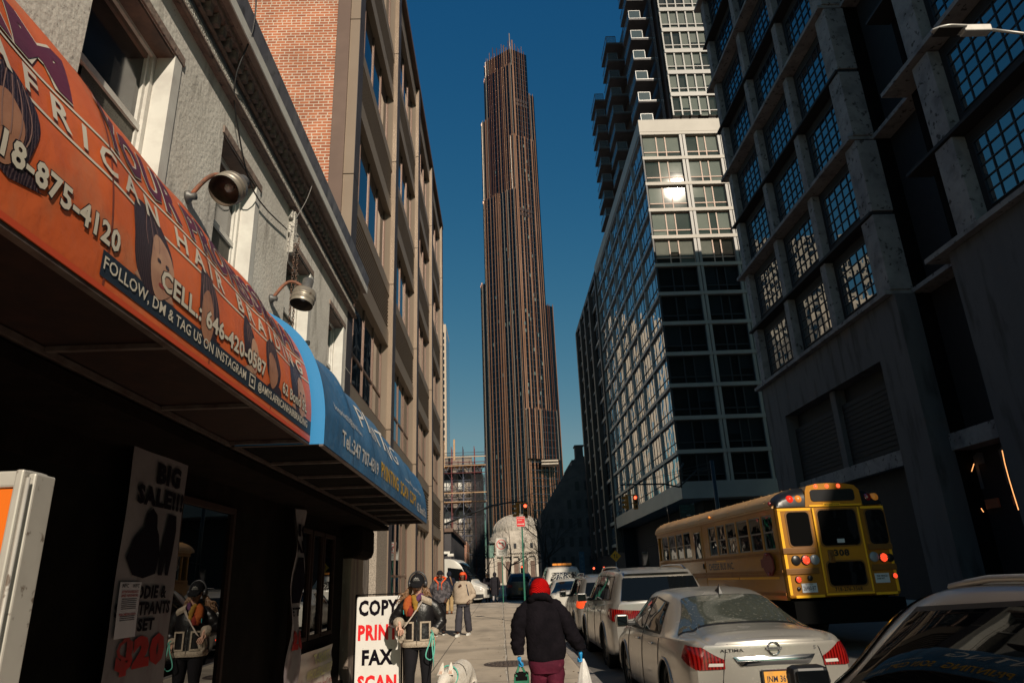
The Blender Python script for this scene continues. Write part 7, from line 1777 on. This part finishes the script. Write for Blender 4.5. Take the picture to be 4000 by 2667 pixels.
# ---------------------------------------------------------------- people further on
def walker(x, y, H, label, f, top, legs, shoes, sole, skin, stride=.0, hood=None, width=1.0, arms='down', legw=.075, coatlen=.50, group='people on the sidewalk', dx=0, headw=True, trim=None, nm='jacket'):
    g = gz(y); f = Vector(f).normalized(); s = Vector((f.y, -f.x, 0)); T = thing('person', (x, y, g), label, 'person', group); B = Vector((x, y, g))
    q = lambda r, fr, h: tuple(B+s*r*width+f*fr+Vector((0,0,h*H)))
    J = dict(head=q(0,.0,1.0), chin=q(0,.06,.872), neck=q(0,0,.85), chest=q(0,0,.74), waist=q(0,0,.62), pelvis=q(0,0,.54), hip_r=q(.085,0,.51), hip_l=q(-.085,0,.51), knee_r=q(.09,stride*.5,.285), knee_l=q(-.09,-stride*.4,.285), ankle_r=q(.09,stride,.052), ankle_l=q(-.09,-stride,.055),
      shoulder_r=q(.17,0,.80), shoulder_l=q(-.17,0,.80))
    if arms == 'down': J.update(elbow_r=q(.25,-.02,.62), elbow_l=q(-.25,-.02,.62), wrist_r=q(.25,.06,.49), wrist_l=q(-.25,.06,.49))
    elif arms == 'pocket': J.update(elbow_r=q(.30,-.06,.64), elbow_l=q(-.27,-.05,.64), wrist_r=q(.20,.10,.55), wrist_l=q(-.18,.12,.56))
    else: J.update(elbow_r=q(.25,-.03,.64), elbow_l=q(-.28,-.06,.64), wrist_r=q(.06,.17,.745), wrist_l=q(-.20,.10,.555))
    body('body', T, skin, J, f, hands=True, curl=.7, slim=.95)
    w = width; b = MB(); o = Vector(J['pelvis'])
    def sec(h, rx, ry): p = q(0,0,h); return (p[0], p[1], p[2], rx*w*abs(s.x)+ry*abs(s.y), ry*abs(s.x)+rx*w*abs(s.y))
    loft([sec(coatlen,.19,.15), sec(coatlen+.03,.215,.17), sec(.62,.215,.17), sec(.72,.225,.165), sec(.79,.205,.14), sec(.835,.12,.10), sec(.86,.085,.085)], mb=b, amp=.018, sc=7, seed=x)
    for k in 'lr':
        S, E2, W2 = (Vector(J[n_+k]) for n_ in ('shoulder_','elbow_','wrist_')); limb([(*(S*.55+Vector(q(0,0,.81))*.45),.05),(*S,.072),(*S.lerp(E2,.5),.085),(*E2,.078),(*E2.lerp(W2,.5),.070),(*W2,.050)], mb=b, amp=.012, sc=12, seed=y)
    jm = b.build(nm, top, T)
    b = MB(); loft([sec(.46,.16,.11), sec(.54,.165,.12)], mb=b)
    for k in 'lr':
        h_, kn, an = (Vector(J[n_+k]) for n_ in ('hip_','knee_','ankle_')); limb([(*h_,.098),(*h_.lerp(kn,.5),.09),(*kn,legw),(*kn.lerp(an,.5),legw*.95),(*(an+Vector((0,0,.03))),legw*.9)], mb=b, amp=.012, sc=10, seed=y+1)
        shoe(T, J['ankle_'+k], f, shoes, sole)
    b.build('trousers', legs, T)
    return T, J, q, f, s, jm
def beanie(T, c, m, r=.10, h=.13, hoodr=None):
    b = MB(); P = []
    for i in range(9):
        t = math.pi/2*i/8; P.append([Vector(c)+Vector((r*math.cos(t)**.8*math.cos(a), (r+.01)*math.cos(t)**.8*math.sin(a), h*math.sin(t))) for a in [2*math.pi*j/24 for j in range(25)]])
    b.grid(P); P = []
    for i in range(4): P.append([Vector(c)+Vector(((r+.007)*math.cos(a), (r+.016)*math.sin(a), -.03+.045*i/3)) for a in [2*math.pi*j/24 for j in range(25)]])
    b.grid(P); return b.build('beanie', m, T)
DSK = vary(mat('skin_deep', (.10,.045,.028), .45), (.07,.03,.02), 8, 3)
camo = mat('grey_camo', (.035,.033,.04), .85); vary(camo, (.10,.09,.10), 9, 2, .48, .54, bump=.6, bscale=7, dist=.03)
blackf = FAB('black_fabric', (.014,.013,.016)); ora = mat('orange_lining', (.80,.10,.02), .7)
T, J, q, f, s, jm = walker(-1.80, 21.4, 1.76, 'smiling man in black beanie and dark camouflage coat with orange hood lining', (.05,-1,0), camo, blackf, blackf, M['gutter_white'], DSK, stride=.16, arms='pocket', width=1.04)
beanie(T, q(0,-.005,.955), blackf, .096, .10); face(T, q(0,.10,.922), f, DSK); b = MB()
b.tube([q(.0,.115,.895), q(.012,.113,.898)], .006, n=5); b.build('teeth', M['gutter_white'], T)
b = MB(); limb([(*q(.12,.06,.855),.022),(*q(.16,.0,.88),.026),(*q(.09,-.08,.90),.03),(*q(-.09,-.08,.90),.03),(*q(-.16,.0,.88),.026),(*q(-.12,.06,.855),.022),(*q(-.04,.15,.80),.018)], mb=b, amp=.006, sc=20); limb([(*q(.12,.06,.855),.022),(*q(.04,.15,.80),.018)], mb=b, amp=0)
for r_ in (-.05,.05): b.tube([q(r_,.17,.80), q(r_*1.1,.185,.70)], .009, n=5)
b.build('hood_lining', ora, jm)
b = MB(); limb([(*q(.0,.03,.845),.075),(*q(0,.05,.87),.07)], mb=b); b.build('neck_gaiter', blackf, T)
cream2 = vary(mat('beige_fleece', (.44,.36,.28), .95, spec=.1), (.36,.29,.225), 9, 5, bump=.9, bscale=40, dist=.012)
T, J, q, f, s, jm = walker(-1.10, 20.9, 1.70, 'person in beige fleece jacket with red hood and wide grey trousers walking towards us', (-.25,-1,0), cream2, FAB('slate_trousers', (.05,.048,.06)), M['gutter_white'], M['gutter_white'], DSK, stride=.22, arms='phone', legw=.105, width=1.06)
redh = FAB('red_hood', (.62,.03,.02)); b = MB(); P = []
for i in range(10):
    t = -.55+(math.pi/2+.55)*i/9; P.append([Vector(q(0,-.015,.925))+Vector((.115*math.cos(t)*math.cos(a), .125*math.cos(t)*math.sin(a), .145*math.sin(t))) for a in [math.atan2(f.y,f.x)+1.05+(2*math.pi-2.1)*j/24 for j in range(25)]])
b.grid(P); b.grid([[p*1.0+Vector((0,0,-.004)) for p in r] for r in P]); b.build('hood', redh, T); beanie(T, q(0,.01,.972), ora, .088, .055); face(T, q(0,.10,.915), f, DSK)
b = MB(); limb([(*q(0,.02,.825),.085),(*q(0,.04,.855),.055)], mb=b, amp=.01); b.build('scarf', blackf, T)
b = MB(); loft([(*q(0,0,.49), .19, .145),(*q(0,0,.515), .195, .15)], mb=b); b.build('red_shirt_hem', redh, T)
b = MB(); limb([(*q(-.13,.12,.80),.018),(*q(-.17,.15,.70),.02),(*q(-.19,.1,.6),.018)], mb=b, amp=0); b.build('backpack_strap', FAB('navy_strap', (.015,.02,.045)), T)
navy_c = FAB('navy_coat', (.012,.016,.03)); 
T, J, q, f, s, jm = walker(-2.36, 33.0, 1.82, 'person in navy hooded coat and khaki trousers standing with back turned by the van', (-.1,1,0), navy_c, FAB('khaki_trousers', (.44,.31,.16)), FAB('brown_boots', (.20,.07,.03)), M['black'], DSK, stride=.10, legw=.095, width=1.12)
b = MB(); b.ball(q(0,-.01,.93), (.115,.125,.14), n=12); b.build('hood', navy_c, T)
b = MB(); limb([(*q(.02,-.17,.87),.03),(*q(.06,-.19,.80),.035),(*q(.10,-.19,.72),.03),(*q(.13,-.19,.66),.012)], mb=b, amp=.004); b.build('hair', hairm, T)
puff = FAB('black_puffer', (.022,.02,.026))
T, J, q, f, s, jm = walker(-.38, 44.3, 1.72, 'person in long black puffer coat and pale trousers beside the no-turn sign', (.1,1,0), puff, FAB('pale_trousers', (.38,.37,.38)), blackf, M['black'], SK, stride=.12, coatlen=.24, width=1.05, legw=.06, nm='puffer_coat')
b = MB()
for i in range(9):
    c = q(0,0,.27+.062*i); b.tube([(c[0]+.235*math.cos(a), c[1]+.175*math.sin(a), c[2]) for a in [2*math.pi*j/24 for j in range(25)]], .022, n=6)
b.build('quilting', puff, jm); b = MB(); b.ball(q(0,-.01,.93), (.12,.13,.145), n=12); b.build('hood', puff, T)
T, J, q, f, s, jm = walker(-.86, 45.6, 1.66, 'dark figure with light hair half hidden left of the puffer coat', (0,1,0), puff, blackf, blackf, M['black'], SK, stride=.1, width=.95)
b = MB(); b.ball(q(0,-.02,.93), (.105,.11,.13), n=10); b.build('hair', hairm, T)
flush_skins()
# ================================================================ signs, signals, lamps, trees
GRN = vary(mat('green_pole', (.01,.16,.10), .45), (.008,.11,.07), 4, 4); SGN = mat('sign_face_white', (.60,.58,.53), .4); SRD = mat('sign_red', (.62,.015,.02), .4); SBK = mat('sign_black', (.015,.015,.015), .4); GAL = vary(mat('galvanised', (.28,.28,.28), .5, metal=.4), (.2,.2,.2), 3, 3)
def upole(x, y, h, T, lean=(0,0)):
    g = gz(y); b = MB(); pts = [(-.028,-.018),(-.028,.012),(-.012,.018),(.012,.018),(.028,.012),(.028,-.018),(.018,-.018),(.018,.006),(-.018,.006),(-.018,-.018)]
    P0 = [(x+a,y+c,g) for a,c in pts]; b.extr(P0, (lean[0],lean[1],h-g)); b.build('pole', GRN, T)
def rrect(x0, x1, z0, z1, y, t, r, n=5):
    pts = []
    for cx, cz, a0 in ((x1-r,z1-r,0),(x0+r,z1-r,90),(x0+r,z0+r,180),(x1-r,z0+r,270)):
        for k in range(n+1): a = R_(a0+90*k/n); pts.append((cx+r*math.cos(a), y, cz+r*math.sin(a)))
    return MB().extr(pts, (0,t,0))
S1 = thing('no_turn_sign', (.11, 43.1, gz(43.1)), 'white sign with crossed-out left arrow and EXCEPT BIKES on a green pole', 'sign')
upole(.11, 43.12, 3.6, S1, (.0,0))
xa, xb, za, zb = -.24, .42, 2.98, 4.05; yy = 43.08
rrect(xa, xb, za, zb, yy, -.012, .05).build('panel', SGN, S1)
b = rrect(xa+.02, xb-.02, za+.02, zb-.02, yy-.0125, -.001, .04); b.build('border', SBK, S1); rrect(xa+.032, xb-.032, za+.032, zb-.032, yy-.014, -.001, .035).build('face', SGN, S1)
cx, cz = .09, 3.66
b = MB(); R0, R1 = .285, .245
b.grid([[(cx+r*math.cos(a), yy-.019, cz+r*math.sin(a)) for r in (R1,R0)] for a in [2*math.pi*k/40 for k in range(41)]], smooth=False); d = Vector((.7071,0,-.7071)); n = Vector((.7071,0,.7071))
c = Vector((cx,yy-.0195,cz)); b.add([c-d*.25-n*.02, c+d*.25-n*.02, c+d*.25+n*.02, c-d*.25+n*.02], [(0,1,2,3)]); b.build('prohibition_ring', SRD, S1)
b = MB(); pl = lambda L: [(cx+p, yy-.0165, cz+q_) for p, q_ in L]
b.add(pl([(-.20,.08),(-.07,.17),(-.07,.115),(.10,.115),(.14,.075),(.14,-.16),(.06,-.16),(.06,.045),(-.07,.045),(-.07,-.01)]), [tuple(range(10))]); b.build('arrow', SBK, S1)
for s_, z_, a, c2 in (('EXCEPT',3.20,-.09,.27),('BIKES',3.06,-.05,.23)): textmb(s_, plane_fn((a,yy-.0165,z_),(c2-a,0,0),(0,0,.09)), .01).build('lettering', SBK, S1)
S2 = thing('no_standing_sign', (.85, 24.9, gz(24.9)), 'small red NO STANDING sign with white arrow on a tall green pole', 'sign')
upole(.80, 24.92, 3.62, S2)
xa, xb, za, zb = .61, .915, 3.345, 3.70; yy = 24.88
rrect(xa, xb, za, zb, yy, -.008, .02).build('panel', SGN, S2); rrect(xa+.008, xb-.008, za+.008, zb-.008, yy-.0085, -.001, .015).build('face', SRD, S2)
textmb('NO STANDING', plane_fn((xa+.03,yy-.0105,3.62),(.245,0,0),(0,0,.04)), .02).build('lettering', SGN, S2); textmb('anytime', plane_fn((xa+.05,yy-.0105,3.54),(.15,0,0),(0,0,.045)), .02).build('lettering', SGN, S2)
b = MB(); b.add([(xa+.03,yy-.0105,3.425),(xb-.08,yy-.0105,3.425),(xb-.08,yy-.0105,3.40),(xb-.03,yy-.0105,3.437),(xb-.08,yy-.0105,3.474),(xb-.08,yy-.0105,3.449),(xa+.03,yy-.0105,3.449)], [tuple(range(7))]); b.build('arrow', SGN, S2)
# street signals
SY = vary(mat('signal_yellow', (.42,.17,.015), .5), (.34,.13,.012), 3, 3); SON = mat('signal_red_lit', (1,.12,.05), .3, emit=(1,.10,.04), es=3.5); OFF = mat('signal_off', (.03,.025,.02), .3)
def signal(T, x, y, z, faces, h=.95):
    for ang in faces:
        Rm = Matrix.Rotation(R_(ang), 4, 'Z'); o = Vector((x, y, z))
        def tr(mb): mb.v = [tuple(o+Rm@Vector(v)) for v in mb.v]; return mb
        b = MB(); b.bevbox(-.15,-.20,-h,.15,-.02,0,.02); hd = tr(b).build('signal_head', SY, T)
        for k in range(3):
            zc = -.17-.305*k; b = MB(); P = []
            for i in range(2): P.append([Vector((.12*math.cos(a), -.20-(.22 if i else 0), zc+.12*math.sin(a))) for a in [R_(-25)+R_(230)*j/14 for j in range(15)]])
            b.grid(P); tr(b).build('visor', SY, hd)
            b = MB(); b.lathe([(0,-.215),(.07,-.212),(.105,-.202)], (0,0,zc), ax='Y', n=16); tr(b).build('lens', SON if (k == 0 and ang == 0) else OFF, hd)
SG = thing('traffic_signal', (-3.6, 47, 0), 'hanging traffic signal pair on a long arm from the left, red lit', 'traffic light', 'hanging traffic signals')
b = MB(); b.tube([(-4.4,47,0),(-4.4,47,8.2)], [.12,.09], n=10); b.tube([(-4.4,47,5.0),(-2.4,47,5.72),(-.5,47,6.36),(.6,47,6.52),(1.75,47,6.56)], [.07,.065,.06,.05,.04], n=8); b.tube([(-4.4,47,7.9),(1.2,47,6.62)], .012, n=4); b.build('mast_arm', SBK, SG)
b = MB(); b.box(1.15,46.85,6.40,1.95,46.95,6.48); b.tube([(1.5,46.9,6.45),(1.5,47,6.62)], .03, n=6); b.build('bracket', SY, SG)
signal(SG, 1.36, 47.05, 6.42, (-80,)); signal(SG, 1.78, 47.05, 6.42, (0,))
SH_ = thing('traffic_signal', (13.5, 48, 0), 'hanging traffic signal pair on a bent arm from the right, red lit', 'traffic light', 'hanging traffic signals')
b = MB(); b.tube([(15.1,48,0),(15.1,48,9.0)], [.16,.13], n=10); b.tube([(15.1,48,8.4),(13.9,48,8.3),(12.6,48,7.25),(11.6,48,7.5),(9.2,48,7.55),(8.5,48,7.55)], [.05,.05,.06,.06,.05,.04], n=8)
b.tube([(15.1,48,8.9),(9.2,48,7.62)], .012, n=4); b.tube([(15.1,48,8.6),(8.9,48,7.58)], .012, n=4); b.tube([(12.75,48,7.2),(12.75,48,8.4),(13.1,48,8.9)], .06, n=6); b.build('mast_arm', SBK, SH_)
b = MB(); b.box(8.75,47.9,6.80,9.6,48.0,6.86); b.tube([(9.15,48,6.8),(9.15,48,7.55)], .025, n=6); b.build('bracket', SY, SH_)
signal(SH_, 8.95, 48.05, 6.80, (-80,)); signal(SH_, 9.42, 48.05, 6.80, (0,))
for x, y, z in ((2.95,100,3.3),(10.9,84,2.55),(12.1,84,2.55)):
    T = thing('distant_signal_light', (x, y, z), {2.95:'tiny red light glowing in the shade right of the bank',10.9:'left one of two tiny red lights low before the glass block',12.1:'right one of two tiny red lights low before the glass block'}[x], 'light')
    b = MB(); b.bevbox(x-.16,y,z-.9,x+.16,y+.2,z+.22,.02); b.build('housing', SBK, T); b = MB(); b.ball((x,y-.05,z), .12, n=8); b.build('lens', SON, T)
# two-way diamond, green place sign, blue banner signs
T = thing('two_way_sign', (9.7, 60, gz(60)), 'yellow diamond warning sign with two opposite arrows', 'sign')
b = MB(); b.tube([(9.7,60.05,.4),(9.7,60.05,3.2)], .035, n=6); b.build('pole', GAL, T)
b = MB(); c = (9.7,60,3.17); b.extr([(c[0]-.46,60,c[2]),(c[0],60,c[2]-.46),(c[0]+.46,60,c[2]),(c[0],60,c[2]+.46)], (0,.02,0)); b.build('panel', mat('sign_yellow', (.75,.30,.01), .5), T)
b = MB()
for x, s_ in ((-.10,1),(.10,-1)): b.add([(c[0]+x-.025,59.99,c[2]-.16*s_),(c[0]+x+.025,59.99,c[2]-.16*s_),(c[0]+x+.025,59.99,c[2]+.06*s_),(c[0]+x+.08,59.99,c[2]+.06*s_),(c[0]+x,59.99,c[2]+.19*s_),(c[0]+x-.08,59.99,c[2]+.06*s_),(c[0]+x-.025,59.99,c[2]+.06*s_)], [tuple(range(7))])
b.build('arrows', SBK, T)
T = thing('green_direction_sign', (13.5, 50, 5.3), 'dark green place-name sign reading Brooklyn Academy of Music with an arrow', 'sign')
b = MB(); b.tube([(14.0,50.08,0),(14.0,50.08,6.3)], .05, n=6); b.build('pole', GAL, T)
rrect(12.95,14.05,5.34,6.25,50,-.02,.04).build('panel', mat('sign_green', (.004,.022,.022), .5), T)
for s_, z_, w_ in (('Brooklyn',6.05,.5),('Academy of',5.86,.64),('Music',5.68,.3)): textmb(s_, plane_fn((13.1,49.975,z_),(w_,0,0),(0,0,.12)), .0).build('lettering', mat('dim_green_text', (.02,.13,.13), .5) if 'dim_green_text' not in bpy.data.materials else bpy.data.materials['dim_green_text'], T)
b = MB(); b.add([(13.4,49.975,5.46),(13.62,49.975,5.46),(13.62,49.975,5.41),(13.72,49.975,5.49),(13.62,49.975,5.57),(13.62,49.975,5.52),(13.4,49.975,5.52)], [tuple(range(7))]); b.build('arrow', GAL, T)
T = thing('blue_shop_sign', (10.6, 88, 2.5), 'tall narrow dim blue sign hanging in the shade down the street', 'sign')
b = MB(); b.box(9.7,88,1.6,10.35,88.1,4.6); b.build('panel', mat('dim_blue', (.03,.09,.16), .5), T); textmb('P H A R', plane_fn((9.85,87.98,1.8),(0,0,2.6),(.35,0,0)), .02).build('lettering', mat('dim_white', (.10,.16,.2), .5), T)
# cobra-head street lamp
T = thing('street_lamp', (12.2, 10.3, 0), 'grey LED street lamp head reaching in from the upper right corner', 'street lamp')
lm = vary(mat('lamp_grey', (.50,.48,.45), .4, metal=.3), (.42,.40,.38), 4, 3)
b = MB(); b.tube([(12.9,10.3,0),(12.9,10.3,8.8)], [.12,.09], n=10); b.tube([(12.9,10.3,8.7),(12.6,10.25,9.8),(11.6,10.15,10.6),(10.2,10.0,10.82),(9.42,10,10.96)], [.06,.05,.035,.028,.028], n=8); b.build('pole', lm, T)
b = MB(); b.bevbox(8.93,9.91,10.86,9.45,10.09,11.01,.02); b.build('driver_box', lm, T)
b = MB(); P = []
for i in range(13):
    u = i/12; x = 8.36+.60*u; w_ = .17*math.sin(min(1,u*1.6+.12)*math.pi/2)*(1-.25*u); h = .05*math.sin(min(1,u*2.5+.15)*math.pi/2)+.01; P.append([Vector((x, 10+w_*math.cos(a), 10.95+(h*1.1 if math.sin(a) > 0 else h*.6)*math.sin(a))) for a in [2*math.pi*j/16 for j in range(17)]])
b.grid(P); b.add(P[0][:-1],[tuple(range(16))]); b.add(P[-1][:-1],[tuple(range(16))]); b.build('lamp_head', lm, T)
b = MB(); b.bevbox(8.42,9.88,10.905,8.88,10.12,10.918,.005); b.build('lens', OFF, T); b = MB(); b.lathe([(0,.05),(.03,.05),(.035,0)], (8.62,10,11.0), n=10); b.build('photocell', lm, T)
# orange traffic barrel top / bin by the van
T = thing('yellow_bin', (-.9, 52, gz(52)), 'small yellow newspaper box on the far corner behind the van', 'box')
b = MB(); b.bevbox(-1.05,52,gz(52),-.65,52.4,gz(52)+1.15,.04); b.build('case', mat('box_yellow', (.60,.28,.03), .5), T); b = MB(); b.box(-1.0,51.98,gz(52)+.6,-.70,51.999,gz(52)+.98); b.build('window', SBK, T)
# bare trees
def tree(x, y, h, label, seed, spread=.55, tr=.16, base=None, depth=6, name='bare_tree'):
    rnd = random.Random(seed); g = gz(y) if base is None else base; T = thing(name, (x, y, g), label, 'tree', 'bare street trees'); tb = MB(); cb = MB()
    def grow(p, d, L, r, k):
        n = 4; pts = [p]; q = p.copy(); dd = d.copy()
        for i in range(n):
            dd = (dd+Vector((rnd.uniform(-.16,.16),rnd.uniform(-.16,.16),rnd.uniform(-.03,.10)))).normalized(); q = q+dd*L/n; pts.append(q.copy())
        rs = [r*(1-.38*i/n) for i in range(n+1)]; (tb if k == 0 else cb).tube(pts, [q_*(1 if k < 2 else .7 if k < 4 else .5) for q_ in rs], n=7 if k < 2 else (5 if k < 4 else 3), cap=False)
        if k >= depth: return
        for j in range(3 if k < 4 else 2 + (rnd.random() < .5)):
            a = rnd.uniform(0,6.283); t = rnd.uniform(.35,.85)*(1 if k else .8)+(.2 if k else .35); ax = dd.orthogonal().normalized(); ax.rotate(Matrix.Rotation(a, 3, dd)); nd = (dd*(1-spread*t)+ax*spread*1.3*t).normalized(); i0 = rnd.choice((2,3,4)) if k else rnd.choice((3,4))
            grow(pts[i0], nd, L*rnd.uniform(.58,.8), rs[i0]*rnd.uniform(.5,.72), k+1)
        grow(pts[-1], dd, L*.72, rs[-1]*.85, k+1)
    grow(Vector((x,y,g-.05)), Vector((rnd.uniform(-.04,.04),0,1)), h*.30, tr, 0)
    tb.build('trunk', M['bark'], T); cb.build('crown', M['bark'], T)
tree(4.35, 72, 12.5, 'bare tree with the thickest dark trunk, in front of the bank on its right', 11, tr=.30)
tree(.55, 66, 8.5, 'bare tree behind the no-turn sign left of the bank', 5, tr=.15)
tree(-1.7, 70, 7.5, 'bare tree before the scaffold at the left end of the row', 8, tr=.12)
tree(6.2, 84, 12.0, 'bare tree against the dark masonry building right of the tower', 31, tr=.2)
tree(12.0, 12.6, 7.0, 'young bare tree by the concrete building near the right edge', 3, tr=.07, depth=5, spread=.4)
# overhead wires
def wire(pts, r, label):
    n = 24; out = []
    for i in range(n+1): out.append(cat(pts, (len(pts)-1)*i/n))
    b = MB(); b.tube(out, r, n=4); tag(b.build('overhead_wire', SBK), label, 'wire')
wire([(-4.4,46.9,5.6),(-1.5,46.9,6.0),(1.8,46.9,6.9),(7,50,9)], .015, 'thin overhead wire running over the left signal arm to the right')
# display windows in the recessed bay; orange window reflections drawn as emissive arcs
SW = thing('display_window', (17.2, 23.4, 2.8), 'pair of dim ground-floor windows with orange reflections drawn as glowing arcs on the concrete building', 'window')
glow = mat('orange_reflection', (1,.45,.15), .3, emit=(1,.42,.14), es=1.6); dimp = mat('dim_panel', (.10,.095,.10), .8); brk = M['brick']
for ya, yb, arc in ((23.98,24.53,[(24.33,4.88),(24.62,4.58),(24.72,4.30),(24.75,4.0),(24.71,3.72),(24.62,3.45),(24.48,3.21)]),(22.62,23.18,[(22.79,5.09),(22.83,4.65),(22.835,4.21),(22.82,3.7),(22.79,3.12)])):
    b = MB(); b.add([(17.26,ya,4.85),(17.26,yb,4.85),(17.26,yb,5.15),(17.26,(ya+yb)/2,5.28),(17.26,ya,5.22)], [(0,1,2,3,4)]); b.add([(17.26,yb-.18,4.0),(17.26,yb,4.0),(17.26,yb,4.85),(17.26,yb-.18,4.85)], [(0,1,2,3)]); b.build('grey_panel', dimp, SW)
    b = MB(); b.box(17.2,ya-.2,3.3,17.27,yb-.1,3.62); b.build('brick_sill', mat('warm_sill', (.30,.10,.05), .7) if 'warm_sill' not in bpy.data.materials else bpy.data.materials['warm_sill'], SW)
    b = MB(); b.tube([(17.1,y,z) for y, z in arc], .014, n=6); b.build('reflection_arc', glow, SW)
# leaves and scraps lying on the sidewalk
rnd = random.Random(4); b = MB()
for i in range(260):
    x = rnd.choice([rnd.gauss(1.1,.12), rnd.uniform(-2.3,1.2), rnd.gauss(.05,.08)]); y = rnd.uniform(5, 40)
    if x > 1.3 or x < -2.4: continue
    z = gz(y)+.006; a = rnd.uniform(0,6.28); s = rnd.uniform(.012,.038); d = Vector((math.cos(a), math.sin(a), 0)); n = Vector((-d.y, d.x, 0)); c = Vector((x, y, z))
    b.add([c-d*s, c+n*s*.5+Vector((0,0,s*.3)), c+d*s, c-n*s*.5+Vector((0,0,s*.2))], [(0,1,2,3)], rnd.choice((0,0,0,1)))
tag(b.build('litter', [FAB('dry_leaf', (.13,.08,.04)), mat('paper_scrap', (.55,.52,.47), .8)]), 'dry leaves and tiny paper scraps scattered over the sidewalk', 'litter', kind='stuff')
